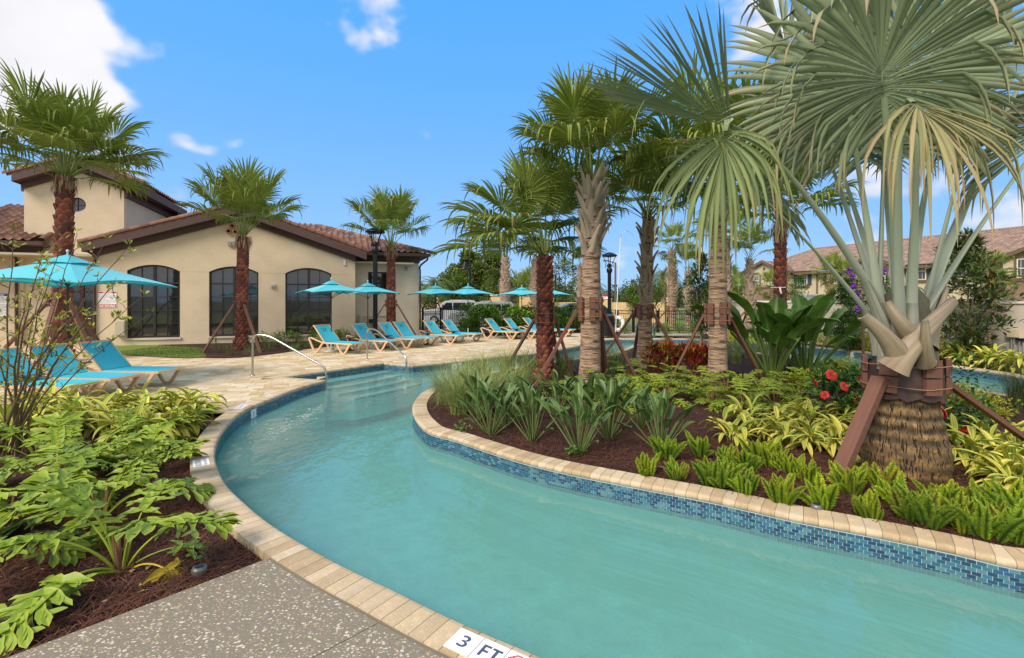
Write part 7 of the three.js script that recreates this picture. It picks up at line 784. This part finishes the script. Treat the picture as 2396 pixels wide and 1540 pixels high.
// ---- foxtail ferns
function plume(seed, L, lean, col) { const r = rng(seed), B = new MB(true), P = midrib(rad(90) - lean * 0.5, L, -0 + lean * 0.6, 10); for (let k = 0; k < 340; k++) { const s = 0.02 + 0.97 * k / 340, i = Math.min(9, Math.floor(s * 10)), f = s * 10 - i, p = mix3(P[i], P[i + 1], f), t = tang(P, i), a = k * 2.39996, b1 = [-t[1], t[0], 0], d = add3([0, 0, Math.sin(a)], b1, Math.cos(a)), R = 0.036 * Math.pow(Math.sin(Math.PI * Math.min(1, 0.2 + s * 0.8)), 0.75) * (0.75 + 0.5 * r()), e = nrm3(cross3(d, t)), tip = add3(add3(p, d, R), t, R * 0.75), c = shade(mix3(col, [0.42, 0.5, 0.05], s * s * 0.55), 0.5 + 0.9 * r()); const q = B.n, w = 0.0035; B.v(add3(p, e, -w), 0, 0, shade(c, 0.75)); B.v(add3(p, e, w), 0, 0, shade(c, 0.75)); B.v(tip, 0, 0, c); B.tri(q, q + 1, q + 2); const q2 = B.n, m = add3(mix3(p, tip, 0.6), t, 0.006); B.v(add3(mix3(p, tip, 0.25), t, -0.004), 0, 0, c); B.v(m, 0, 0, c); B.v(tip, 0, 0, shade(c, 1.15)); B.tri(q2, q2 + 1, q2 + 2); } return B.geo(); }
const plumes = []; for (let k = 0; k < 8; k++) plumes.push(plume(860 + k, 0.20 + 0.028 * (k % 4), rad([5, 18, 32, 50, 66, 24, 12, 42][k]), [[0.26, 0.42, 0.02], [0.19, 0.34, 0.015], [0.32, 0.46, 0.03], [0.22, 0.38, 0.02]][k % 4])), plumes[k].userData = {};
const fernMats = [[1, 1, 1], [0.8, 0.86, 0.9], [1.2, 1.1, 0.9], [1.05, 0.95, 0.8]].map((c) => { const m = leafMatt.clone(); m.color.setRGB(...c); return m; });
const plumeGold = plume(880, 0.24, rad(20), [0.36, 0.34, 0.04]);
{ const L = [[1510, 1112], [1587, 1122], [1662, 1135], [1743, 1154], [1640, 1070], [1700, 1090], [1690, 1140], [1745, 1100], [1780, 1085], [1815, 1098], [1831, 1178], [1893, 1130], [1850, 1110], [1926, 1190], [1990, 1158], [2035, 1212], [2070, 1160], [2000, 1130], [2130, 1216], [2175, 1232], [2210, 1182], [2268, 1250], [2290, 1192], [2330, 1240], [2363, 1268], [2362, 1198], [2392, 1232], [2100, 1190], [1560, 1075], [2240, 1222], [2300, 1258]].sort((a, b) => a[0] - b[0]); L.forEach(([u, v], k) => { const r = rng(470 + k), lab = k < 20 ? ORD[k + 1] + ' from the left' : ORD[L.length - k] + ' from the right', o = base('foxtail_fern', gp(u, v, -0.014), r() * TAU, 'bright green foxtail fern behind the island coping, ' + lab, 'foxtail fern', 'foxtail ferns along the island coping'); let az = 0; const fm = fernMats[Math.floor(r() * 4)], ps = 0.78 + 0.5 * r(), n = 13 + Math.floor(r() * 10); for (let j = 0; j < n; j++) { az += 2.39996 + (r() - 0.5) * 0.6; const q = 0.05 + 0.05 * r(), gold = r() < 0.06; leafMesh(o, 'plume', gold ? plumeGold : plumes[Math.floor(r() * 8)], fm, [Math.cos(az) * q * (j / n), 0, -Math.sin(az) * q * (j / n)], az, ps * (0.55 + 0.45 * r())); } }); }
// ---- ornamental grass
function grassTuft(u, v, n, H, spread, cols, seed, label, y = -0.014) { const r = rng(seed), o = base('ornamental_grass', gp(u, v, y), 0, label, 'ornamental grass'), B = new MB(true); for (let k = 0; k < n; k++) { const a = r() * TAU, L = H * (0.55 + 0.6 * r()), P = midrib(rad(88 - 30 * r() * spread), L, rad(45 + 85 * r()) * spread, 6), q = 0.13 * Math.sqrt(r()), c = shade(cols[Math.floor(r() * cols.length)], 0.7 + 0.6 * r()), w = 0.0022 + 0.0012 * r(), ox = Math.cos(r() * TAU) * q, oz = Math.sin(r() * TAU) * q; B.strip(P.map((p, i) => [-1, 1].map((s) => { const w2 = w * (1 - i / 6.5); const e = rotY([p[0], p[1], s * w2], a); return [e[0] + ox, e[1], e[2] + oz]; })), () => c); } stuff(B.build('blades', stemMat, o)); }
const MG = [[0.2, 0.28, 0.06], [0.27, 0.34, 0.09], [0.15, 0.22, 0.05], [0.36, 0.36, 0.14]];
[[1040, 945, 'at the very tip of the island'], [1085, 915, 'second back from the island tip'], [1075, 968, 'low in front of the tip grasses'], [1130, 895, 'third back from the island tip'], [1150, 945, 'between the tip grasses and the paddle leaves'], [1185, 878, 'beside the brace foot of the red-brown palm'], [1205, 925, 'behind the first paddle-leaved clumps'], [1235, 882, 'against the red-brown trunk'], [1320, 880, 'between the red-brown and the stout palm'], [1440, 870, 'between stout palm and booted palm'], [1120, 968, 'just behind the first bird of paradise']].forEach(([u, v, l], k) => grassTuft(u, v, 700, 1.0, 1, MG, 490 + k, 'fine arching green grass clump ' + l));
grassTuft(2385, 955, 480, 1.0, 0.8, [[0.09, 0.13, 0.04], [0.13, 0.17, 0.06]], 505, 'tall dark grass clump at the picture edge before the far channel'); grassTuft(1620, 815, 320, 0.75, 0.8, MG, 506, 'grass clump behind the red-leaved shrubs'); grassTuft(1730, 830, 320, 0.75, 0.8, MG, 507, 'grass clump before the banana-like leaves'); [[1690, 842], [1722, 850], [1752, 838], [1705, 820], [1742, 816], [1775, 825]].forEach(([u, v], k) => grassTuft(u, v, 300, 0.6, 0.9, MG, 509 + k, 'strappy green tuft in the shade behind the straight mottled palm, ' + rowLabel(k < 3 ? k * 2 : (k - 3) * 2 + 1, 6)));
grassTuft(1560, 812, 320, 0.7, 0.8, MG, 508, 'grass clump behind the booted palm');
// ---- leafy shrubs: clumps of small folded leaves on branching stems
function foliage(B, r, c, R, n, L, W, cols, opt = {}) { const lumps = Array.from({ length: opt.lumps || 9 }, () => { const a = r() * TAU, e = Math.acos(1 - 2 * r()), q = 0.55 + 0.3 * r(); return [c[0] + Math.cos(a) * Math.sin(e) * R[0] * q, c[1] + Math.cos(e) * R[1] * q, c[2] + Math.sin(a) * Math.sin(e) * R[2] * q, (opt.lumpR || 0.5) * (0.7 + 0.6 * r())]; }); for (let k = 0; k < n; k++) { const l = lumps[Math.floor(r() * lumps.length)], a = r() * TAU, e = Math.acos(1 - 2 * r()), q = Math.pow(r(), 0.45) * l[3], D = [Math.cos(a) * Math.sin(e), Math.cos(e), Math.sin(a) * Math.sin(e)], p = [l[0] + D[0] * q * R[0], Math.max(opt.floor ?? 0.02, l[1] + D[1] * q * R[1]), l[2] + D[2] * q * R[2]]; let d = nrm3(add3(add3(D, [0, opt.up ?? 0.5, 0]), [r() - 0.5, r() - 0.5, r() - 0.5], 1.1)); const s = nrm3(cross3(d, [r() - 0.5, 1, r() - 0.5])), n2 = cross3(s, d), LL = L * (0.65 + 0.7 * r()), WW = W * (0.7 + 0.6 * r()), cc = shade(cols[Math.floor(r() * cols.length)], 0.7 + 0.6 * r()), tip = add3(add3(p, d, LL), [0, -1, 0], LL * (opt.dr ?? 0.15)), m = mix3(p, tip, 0.5), i = B.n; B.v(p, 0, 0, shade(cc, 0.85)); B.v(add3(add3(m, s, WW), n2, WW * 0.5), 0, 0, cc); B.v(tip, 0, 0, shade(cc, 1.1)); B.v(add3(add3(m, s, -WW), n2, WW * 0.5), 0, 0, cc); B.i.push(i, i + 1, i + 2, i, i + 2, i + 3); } }
function shrub(name, pos, R, n, L, W, cols, seed, label, cat, opt = {}, group) { const r = rng(seed), o = base(name, pos, 0, label, cat, group), B = new MB(true); foliage(B, r, [0, R[1] * (opt.cy ?? 0.95), 0], R, n, L, W, cols, { ...opt, floor: opt.base ?? 0.02 }); stuff(B.build('foliage', opt.mat || leafGloss, o)); const S = new MB(true); for (let k = 0; k < (opt.stems || 6); k++) { const a = r() * TAU; thinTube(S, [[0.02 * Math.cos(a), -0.03, 0.02 * Math.sin(a)], [R[0] * 0.3 * Math.cos(a), R[1] * 0.6, R[2] * 0.3 * Math.sin(a)], [R[0] * 0.6 * Math.cos(a), R[1] * 1.3, R[2] * 0.6 * Math.sin(a)]], opt.sr || 0.012, 0.004, opt.sc || [0.12, 0.085, 0.05]); } S.build('stem', stemMat, o); return o; }
const HG = [[0.12, 0.25, 0.02], [0.14, 0.27, 0.025], [0.2, 0.33, 0.03], [0.07, 0.15, 0.015]], GOLD = [[0.55, 0.52, 0.03], [0.64, 0.56, 0.04], [0.42, 0.46, 0.03], [0.3, 0.38, 0.03]], DKG = [[0.03, 0.085, 0.012], [0.05, 0.12, 0.02], [0.07, 0.15, 0.02]];
[[1095, 787], [1122, 789], [1152, 790], [1182, 790], [1212, 789], [1244, 788], [1276, 786], [1306, 784], [1336, 782], [1366, 779], [1392, 777]].forEach(([u, v], k) => shrub('hedge_shrub', gp(u, v - 5.5, 0.01), [0.7, 0.76, 0.45], 1500, 0.15, 0.03, HG, 520 + k, 'glossy green hedge shrub along the fence, ' + rowLabel(k, 11), 'shrub', { lumps: 14, lumpR: 0.42, up: 0.8 }, 'hedge shrubs along the fence'));
[[1508, 785], [1462, 781], [1558, 781], [1590, 780], [1622, 782]].forEach(([u, v], k) => shrub('small_shrub', gp(u, v, 0), [0.32, 0.3, 0.3], 350, 0.1, 0.02, HG, 540 + k, 'low green shrub at the foot of the fence, ' + rowLabel(k, 5), 'shrub', { up: 0.8 }, 'low shrubs at the fence'));
// clubhouse bed
{ const L = [[240, 806], [268, 805], [300, 805], [335, 804], [372, 803], [405, 802], [440, 802], [472, 800], [520, 800], [560, 799], [615, 800], [650, 803], [690, 800], [730, 802], [765, 800], [800, 797], [848, 795], [880, 794]]; L.forEach(([u, v], k) => shrub('low_shrub', gp(u, v, 0.02), [0.34, 0.24, 0.3], 420, 0.075, 0.018, [[0.2, 0.32, 0.03], [0.3, 0.4, 0.04], [0.13, 0.23, 0.03]], 550 + k, 'low yellow-green shrub under the clubhouse windows, ' + rowLabel(k, L.length), 'shrub', { up: 0.7, mat: leafMatt }, 'low shrubs under the clubhouse windows')); }
[[505, 826], [540, 832], [628, 822], [590, 834], [662, 816], [612, 812], [705, 812]].forEach(([u, v], k) => shrub('juniper_bush', gp(u, v, 0.02), [0.27, 0.2, 0.25], 420, 0.05, 0.006, [[0.09, 0.13, 0.025], [0.13, 0.17, 0.03]], 570 + k, 'small tufted bush in the mulch before the windows, ' + rowLabel(k, 7), 'shrub', { up: 0.9, mat: leafMatt }, 'tufted bushes in the clubhouse bed'));
[[690, 820], [722, 812], [745, 808], [775, 803]].forEach(([u, v], k) => grassTuft(u, v, 170, 0.42, 0.9, [[0.1, 0.2, 0.03], [0.15, 0.27, 0.05]], 580 + k, 'strappy green tuft beside the first lounger, ' + rowLabel(k, 4), 0.02));
// croton, hibiscus, gold duranta
[[1530, 868], [1558, 872], [1590, 868], [1625, 872], [1648, 870]].forEach(([u, v], k) => shrub('croton', gp(u, v, -0.014), [0.26, 0.32, 0.26], 520, 0.15, 0.016, [[0.4, 0.02, 0.015], [0.2, 0.015, 0.012], [0.08, 0.03, 0.012], [0.5, 0.08, 0.012], [0.5, 0.38, 0.02], [0.12, 0.2, 0.02]].slice(0, k > 2 ? 5 : 6).concat(k > 2 ? [[0.4, 0.02, 0.015]] : []), 590 + k, 'red-leaved croton with yellow tips between the palms, ' + rowLabel(k, 5), 'croton', { up: 1.1, dr: 0.05 }, 'red crotons on the island'));
function hibiscusFlower(parent, p, az, tilt, s) { const g = new THREE.Group(); const B = new MB(true); for (let k = 0; k < 5; k++) { const a = k / 5 * TAU, rows = []; for (let i = 0; i <= 5; i++) { const t = i / 5, w = 0.034 * Math.sin(Math.PI * (0.08 + 0.82 * t)) + 0.002, rr = 0.06 * t, up = 0.02 * Math.sin(t * 2.4) - 0.012 * t * t; rows.push([-1, -0.5, 0, 0.5, 1].map((q) => { const x = rr, z = q * w, y = up + 0.006 * Math.cos(q * 6 + i); const e = rotY([x, y, z], a); return e; })); } B.strip(rows, (t) => mix3([0.35, 0.01, 0.02], [0.72, 0.03, 0.02], t)); } const m = B.build('flower', new THREE.MeshStandardMaterial({ vertexColors: true, roughness: 0.6, side: THREE.DoubleSide }), parent); m.position.set(...p); m.rotation.set(tilt, az, 0, 'YXZ'); m.scale.setScalar(s); const st = new MB(); st.tube([[0, 0.005, 0], [0.003, 0.05, 0], [0.008, 0.085, 0]], 0.0035, 6); const sm = st.build('stamen', mat('#e0b040', 0.6), m); }
{ const o1 = shrub('hibiscus', gp(1970, 985, -0.014), [0.52, 0.42, 0.42], 1500, 0.075, 0.024, [[0.04, 0.12, 0.015], [0.07, 0.18, 0.02], [0.10, 0.22, 0.03]], 600, 'hibiscus bush with red flowers before the wooden stake', 'hibiscus', { lumps: 16, lumpR: 0.4 });
  const o2 = shrub('hibiscus', gp(2225, 1030, -0.014), [0.5, 0.5, 0.4], 1300, 0.07, 0.022, [[0.03, 0.09, 0.012], [0.05, 0.13, 0.018], [0.09, 0.2, 0.03]], 601, 'hibiscus bush with large red flowers beyond the huge trunk', 'hibiscus', { lumps: 16, lumpR: 0.4 });
  const put = (o, Z, l) => l.forEach(([u, v, s], k) => hibiscusFlower(o, sub3(at(u, v, Z), o.position.toArray()), k * 1.3, rad(65), s));
  put(o1, 6.55, [[1945, 878, 1.3], [1907, 896, 1.0], [2026, 888, 1.5], [2004, 935, 0.8], [1930, 925, 1.0], [1975, 905, 1.1]]); put(o2, 5.6, [[2192, 927, 1.35], [2200, 963, 1.6], [2261, 1012, 1.2], [2232, 985, 1.0]]); }
[[1918, 880, 0.45], [1960, 872, 0.5], [2005, 880, 0.45], [2040, 895, 0.4], [1890, 905, 0.35], [2262, 965, 0.45], [2310, 975, 0.4], [2235, 945, 0.4], [1985, 905, 0.4]].forEach(([u, v, s], k) => shrub('gold_shrub', gp(u, v, -0.014), [s, 0.19, s * 0.8], 800, 0.05, 0.013, GOLD, 610 + k, 'low golden-leaved shrub on the island, ' + rowLabel([4, 0, 0, 0, 0, 0, 0, 0, 0][0] * 0 + [1, 2, 4, 5, 0, 7, 8, 6, 3][k], 9), 'shrub', { mat: leafMatt, lumps: 12 }, 'golden shrubs on the island'));
[[1935, 812], [1975, 815], [2010, 818], [2045, 822], [2085, 828], [2180, 838], [2205, 842], [1720, 806], [1700, 800]].sort((a, b) => a[0] - b[0]).forEach(([u, v], k) => shrub('gold_shrub', gp(u, v, -0.014), [0.62, 0.34, 0.5], 800, 0.07, 0.018, GOLD, 620 + k, 'golden-leaved shrub between far bank and white wall, ' + rowLabel(k, 9), 'shrub', { mat: leafMatt, lumps: 12 }, 'golden shrubs along the white wall'));
// ---- small weeds and seedlings
[[1345, 1068, 'at the foot of the paddle leaves by the coping'], [1080, 1010, 'near the round light at the island tip']].forEach(([u, v, l], k) => shrub('weed', gp(u, v, -0.014), [0.12, 0.07, 0.1], 46, 0.045, 0.018, [[0.09, 0.2, 0.03]], 640 + k, 'small round-leaved weed ' + l, 'weed', { stems: 3, sr: 0.004, cy: 0.8 }));
// ---- trees
function tree(name, u, vb, Z, R, trunkH, n, L, W, cols, seed, label, cat, opt = {}) { const r = rng(seed), o = base(name, [(u - CX) / F * Z, opt.y ?? 0, -Z], 0, label, cat || 'tree'), T2 = new MB(true), tc = opt.tc || [0.16, 0.12, 0.08], top = trunkH + R[1]; thinTube(T2, [[0, -0.2, 0], [0.02, trunkH * 0.5, 0], [0, trunkH, 0.02], [0.05, top, 0]], opt.tr || 0.14, (opt.tr || 0.14) * 0.3, tc); T2.build('trunk', stemMat, o); for (let k = 0; k < (opt.limbs || 8); k++) { const a = k / (opt.limbs || 8) * TAU + r(), y = trunkH * (0.6 + 0.4 * r()), b = new MB(true); thinTube(b, [[0, y, 0], [Math.cos(a) * R[0] * 0.4, y + R[1] * 0.5, Math.sin(a) * R[2] * 0.4], [Math.cos(a) * R[0] * 0.75, y + R[1] * (0.6 + 0.7 * r()), Math.sin(a) * R[2] * 0.75]], (opt.tr || 0.14) * 0.45, 0.02, tc); b.build('limb', stemMat, o); } const B = new MB(true); if (opt.column) { for (let k = 0; k < opt.column; k++) { const t = (k + 0.5) / opt.column, w = Math.pow(Math.sin(Math.PI * (0.16 + 0.80 * t)), 0.8); foliage(B, r, [0, trunkH * 0.4 + 2 * R[1] * t, 0], [R[0] * w, R[1] * 1.3 / opt.column, R[2] * w], Math.round(n / opt.column), L, W, cols, { lumps: 7, lumpR: 0.5, ...opt }); } } else foliage(B, r, [0, trunkH + R[1] * 0.8, 0], R, n, L, W, cols, { lumps: opt.lumps || 26, lumpR: opt.lumpR || 0.33, ...opt }); const c = new THREE.Group(); stuff(B.build('crown', opt.mat || leafGloss, o)); return o; }
const MAG = [[0.04, 0.085, 0.014], [0.06, 0.12, 0.018], [0.085, 0.15, 0.024], [0.16, 0.11, 0.04]];
tree('magnolia', 1640, 790, 21.5, [0.72, 1.75, 0.7], 0.6, 2600, 0.2, 0.036, MAG, 650, 'dark column of magnolia beside the straight mottled palm', 'magnolia', { column: 9, tr: 0.07, up: 0.7, floor: 0.15 });
tree('magnolia', 2262, 840, 13.6, [0.98, 1.72, 0.9], 0.5, 3000, 0.19, 0.036, MAG, 651, 'broad dark magnolia against the white wall beyond the huge palm', 'magnolia', { column: 9, tr: 0.06, up: 0.7, floor: 0.12 });
tree('conifer', 1985, 806, 16.8, [0.6, 1.18, 0.55], 0.25, 7000, 0.12, 0.016, [[0.045, 0.10, 0.015], [0.07, 0.14, 0.02], [0.10, 0.18, 0.025]], 652, 'narrow dark green conifer against the white wall', 'conifer', { column: 7, tr: 0.05, up: 0.3, mat: leafMatt, floor: 0.05 });
{ // purple-flowered shrub
  const o = tree('tibouchina', 2045, 800, 14.5, [0.75, 0.75, 0.6], 1.35, 900, 0.12, 0.03, DKG, 653, 'loose shrub with purple flowers behind the huge palm\'s leaf bases', 'flowering shrub', { tr: 0.03, lumps: 18, lumpR: 0.34, up: 0.2 }), r = rng(654), P = [[1994, 648], [2056, 642], [2000, 670], [2007, 690], [2010, 722], [2030, 735], [2185, 672], [1985, 636], [2043, 632], [2068, 636]]; P.forEach(([u, v]) => { const B = new MB(true), c = sub3(at(u, v, 14), o.position.toArray()); for (let k = 0; k < 26; k++) { const a = r() * TAU, e = r() * 2.6, d = [Math.cos(a) * Math.sin(e), Math.cos(e), Math.sin(a) * Math.sin(e)], p = add3(c, d, 0.06 * r()), s = nrm3(cross3(d, [r(), 1, r()])), i = B.n, cc = shade([0.24, 0.035, 0.42], 0.7 + 0.7 * r()); B.v(add3(p, s, -0.035), 0, 0, cc); B.v(add3(p, s, 0.035), 0, 0, cc); B.v(add3(add3(p, d, 0.07), s, 0.02), 0, 0, cc); B.v(add3(add3(p, d, 0.07), s, -0.02), 0, 0, cc); B.i.push(i, i + 1, i + 2, i, i + 2, i + 3); } B.build('flower_cluster', leafMatt, o); }); }
tree('leafy_tree', 1868, 740, 30, [0.85, 1.5, 0.8], 0.6, 2600, 0.14, 0.024, [[0.06, 0.13, 0.02], [0.1, 0.19, 0.03]], 655, 'green leafy young tree beyond the wall beside the ribboned palm', 'tree', { column: 6, tr: 0.06 });
const OAK = [[0.11, 0.16, 0.02], [0.16, 0.21, 0.026], [0.21, 0.255, 0.035], [0.08, 0.12, 0.018]];
tree('oak_tree', 1125, 712, 62, [4.6, 3.9, 3.6], 2.1, 16000, 0.36, 0.13, OAK, 660, 'big round-crowned oak beyond the parking lot', 'tree', { tr: 0.3, limbs: 12, lumps: 46, lumpR: 0.24, mat: leafMatt });
tree('leafy_tree', 1062, 712, 58, [2.6, 2.3, 2.2], 1.2, 4200, 0.28, 0.1, [[0.12, 0.2, 0.03], [0.16, 0.25, 0.04], [0.09, 0.15, 0.025]], 661, 'bright green smaller tree between date palm and big oak', 'tree', { tr: 0.14, mat: leafMatt });
tree('leafy_tree', 1154, 730, 44, [1.5, 2.1, 1.4], 0.7, 3000, 0.2, 0.06, [[0.10, 0.15, 0.025], [0.14, 0.18, 0.03]], 662, 'slender olive-green tree in front of the big oak', 'tree', { tr: 0.09, column: 6, mat: leafMatt });
tree('leafy_tree', 1322, 712, 60, [2.3, 3.0, 2.0], 2.2, 2200, 0.26, 0.09, OAK, 663, 'loose-crowned tree behind the distant gooseneck lamp', 'tree', { tr: 0.12, lumps: 20, mat: leafMatt });
tree('leafy_tree', 1245, 712, 66, [4.0, 2.4, 3], 1.6, 3600, 0.3, 0.1, OAK, 664, 'tree seen between the two young palms above the hedge', 'tree', { tr: 0.16, mat: leafMatt });
tree('wax_myrtle', 1512, 760, 31, [1.45, 1.35, 1.2], 0.9, 4200, 0.16, 0.03, [[0.13, 0.2, 0.025], [0.18, 0.26, 0.03], [0.09, 0.15, 0.02]], 665, 'bright rounded tree behind the fence at the second gate', 'tree', { tr: 0.09, lumps: 22 });
tree('dark_shrub', 1020, 745, 42, [2.0, 1.1, 1.5], 0.3, 2600, 0.16, 0.04, [[0.08, 0.12, 0.025], [0.11, 0.15, 0.03]], 667, 'olive shrub mass beneath the date palm by the arched gate', 'shrub', { tr: 0.1, mat: leafMatt });
// feather palms far behind
function featherPalm(u, vt, Z, L, n, seed, label) { const r = rng(seed), H = EYE + (HY - vt) / F * Z, o = base('date_palm', [(u - CX) / F * Z, 0, -Z], 0, label, 'palm tree'), t = new MB(); t.lathe([[0.3, -0.1], [0.24, H * 0.5], [0.3, H]], 0, 0, 14); t.build('trunk', M.barkFibre, o); for (let k = 0; k < n; k++) { const a = k * 2.39996, e = rad(82 - 80 * Math.sqrt(k / n)), P = midrib(e, L * (0.85 + 0.3 * r()), rad(95), 12), B = new MB(true), c = shade([0.13, 0.17, 0.04], 0.7 + 0.5 * r()); for (let i = 1; i < 12; i++) for (const s of [-1, 1]) for (const f of [0, 0.5]) { const p = mix3(P[i], P[Math.min(12, i + 1)], f), tt = tang(P, i), l = L * 0.26 * Math.sin(Math.PI * (0.12 + 0.8 * i / 12)), d = nrm3(add3(add3(tt, [0, 0, s], 1.2), [0, 1, 0], 0.3)), q = add3(p, d, l), q2 = add3(q, [0, -1, 0], l * 0.25), j = B.n; B.v(add3(p, tt, -0.03), 0, 0, c); B.v(add3(p, tt, 0.03), 0, 0, c); B.v(q2, 0, 0, shade(c, 1.2)); B.tri(j, j + 1, j + 2); } thinTube(B, P, 0.03, 0.008, shade(c, 1.2)); const m = B.build('frond', leafMatt, o); m.position.y = H; m.rotation.y = a; } }
featherPalm(1016, 668, 46, 2.3, 34, 670, 'feathery date palm beside the clubhouse end'); featherPalm(1553, 645, 44, 1.9, 30, 671, 'feathery date palm behind the young braced palm'); featherPalm(1395, 668, 60, 1.5, 20, 672, 'small distant date palm behind the stout trunk');
{ const f = palm({ name: 'fan_palm', seed: 47, pos: [(1228 - CX) / F * 48, 0, -48], h: 2.2, rad: () => 0.2, type: 'fibre', crown: [[12, 84, 30, 1.15], [10, 30, -12, 1.1]], label: 'pale spreading fan palm between the cream gate piers' }); }
// far woods
{ const B = new MB(true), r = rng(680); for (let k = 0; k < 120; k++) { const far = k % 2, Z = far ? 190 + r() * 60 : 105 + r() * 40, u = far ? lerp(900, 1760, r()) : lerp(930, 1720, (k / 120 + r() * 0.1) % 1), x = (u - CX) / F * Z, h = (far ? 5.5 : 3.2) + 3.5 * r() + (u > 1450 && u < 1560 && far ? 4 : 0) - (u > 1330 && u < 1440 ? 2 : 0), w = 3 + 3 * r(), c = mix3([0.06, 0.10, 0.03], [0.11, 0.13, 0.05], r()); foliage(B, r, [x, h * 0.45, -Z], [w, h * 0.55, w], 420, far ? 0.9 : 0.65, far ? 0.32 : 0.22, [c, shade(c, 1.3), shade(c, 0.75)], { lumps: 12, lumpR: 0.4, floor: -0.1 }); } const m = B.build('distant_woods', leafMatt); stuff(m); }
// ---- bare-stemmed shrub with sprigs of young leaves, front left
{
  const p = gp(32, 1062, -0.075), r = rng(690), o = base('crepe_myrtle', p, 0, 'slender multi-stemmed shrub with bare branches and sprigs of new leaves', 'shrub'), Lf = new MB(true), seeds = new MB();
  const targets = [[35, 540, 5.3], [150, 560, 5.2], [205, 700, 4.9], [300, 575, 5.2], [250, 560, 5.4], [-20, 600, 5.0], [350, 735, 5.0], [110, 640, 5.8], [60, 700, 4.8], [180, 545, 5.7], [275, 650, 5.5], [340, 690, 4.9], [-40, 720, 5.3], [100, 600, 5.0]];
  const sprig = (q, d, n) => { for (let k = 0; k < n; k++) { const a = r() * TAU, dd = nrm3(add3(d, [Math.cos(a), 0.2 + 0.3 * r(), Math.sin(a)], 1.1)), s = nrm3(cross3(dd, [0.1, 1, 0.2])), L = 0.035 + 0.035 * r(), W = 0.011 + 0.007 * r(), c = shade([[0.3, 0.34, 0.03], [0.22, 0.27, 0.03], [0.36, 0.33, 0.04]][Math.floor(r() * 3)], 0.7 + 0.5 * r()), b = add3(q, dd, 0.01 + 0.03 * r()), m = add3(b, dd, L * 0.5), i = Lf.n; Lf.v(b, 0, 0, c); Lf.v(add3(m, s, W), 0, 0, c); Lf.v(add3(b, dd, L), 0, 0, c); Lf.v(add3(m, s, -W), 0, 0, c); Lf.i.push(i, i + 1, i + 2, i, i + 2, i + 3); } };
  targets.forEach(([u, v, Z], k) => {
    const tip = sub3(at(u, v, Z), p), b0 = [(r() - 0.5) * 0.34, 0, (r() - 0.5) * 0.26], mid = add3(mix3(b0, tip, 0.5), [(r() - 0.5) * 0.12 - tip[0] * 0.16, 0.1 * r(), (r() - 0.5) * 0.15]), P = []; for (let i = 0; i <= 12; i++) { const t = i / 12; P.push(add3(mix3(mix3(b0, mid, t), mix3(mid, tip, t), t), [(r() - 0.5) * 0.025, 0, (r() - 0.5) * 0.025])); }
    const st = new MB(true), thick = 0.011 + 0.011 * r(); st.tube(P, (t) => lerp(thick, 0.0025, t), 6, false, (t) => mix3([0.20, 0.15, 0.075], [0.13, 0.08, 0.055], t));
    for (let i = 4; i <= 11; i++) for (let c = 0; c < 2; c++) { if (r() < 0.25) continue; const a = r() * TAU, L = (0.12 + 0.38 * r()) * (1.1 - i / 16), d = nrm3([Math.cos(a), 0.35 + 0.7 * r(), Math.sin(a)]), e = add3(P[i], d, L), m2 = add3(mix3(P[i], e, 0.5), [0, 0.03 * r(), 0]); thinTube(st, [P[i], m2, e], 0.004, 0.0014, [0.15, 0.095, 0.06]); if (r() < 0.72) sprig(m2, d, 4); if (r() < 0.66) sprig(e, d, 6); if (r() < 0.3) { for (let q = 0; q < 5; q++) { const s = add3(e, [(r() - 0.5) * 0.07, 0.05 * r(), (r() - 0.5) * 0.07]); thinTube(st, [e, s], 0.0012, 0.001, [0.1, 0.06, 0.05]); seeds.lathe([[0, -0.006], [0.006, 0], [0, 0.006]], s[0], s[2], 6, s[1]); } } }
    st.build('stem', stemMat, o); if (r() < 0.8) sprig(tip, [0, 1, 0], 6);
  });
  stuff(Lf.build('young_leaves', leafMatt, o)); stuff(seeds.build('seed_pods', mat('#2a1714', 0.8), o));
}
// ---- dry bits lying on the mulch
{ const B = new MB(true), r = rng(720), put = (poly, y, n, zmax) => { for (let k = 0, t = 0; k < n && t < 20000; t++) { const Z = 2.4 + r() * zmax, x = (r() * 2 - 1) * Z * 1.08, z = -Z; if (!inPoly(x, z, poly)) continue; k++; const a = r() * TAU, L = 0.02 + 0.05 * r() * r() * 2, W = r() < 0.5 ? 0.003 : 0.008 + 0.012 * r(), c = shade([[0.42, 0.3, 0.18], [0.3, 0.2, 0.1], [0.5, 0.4, 0.28], [0.36, 0.3, 0.05]][Math.floor(r() * 4)], 0.6 + 0.6 * r()), d = [Math.cos(a), 0.1 * (r() - 0.5), Math.sin(a)], s = [-d[2], 0.25 * (r() - 0.5), d[0]], p = [x, y + 0.018 + 0.012 * r(), z], m = add3(p, d, L * 0.5), i = B.n; B.v(p, 0, 0, c); B.v(add3(add3(m, s, W), [0, 0.006, 0]), 0, 0, c); B.v(add3(p, d, L), 0, 0, c); B.v(add3(add3(m, s, -W), [0, 0.006, 0]), 0, 0, c); B.i.push(i, i + 1, i + 2, i, i + 2, i + 3); } }; put(leftBed, -0.075, 170, 5); put(islandBed, -0.014, 320, 9); stuff(B.build('fallen_leaves', leafMatt)); }
renderer.render(scene, camera);
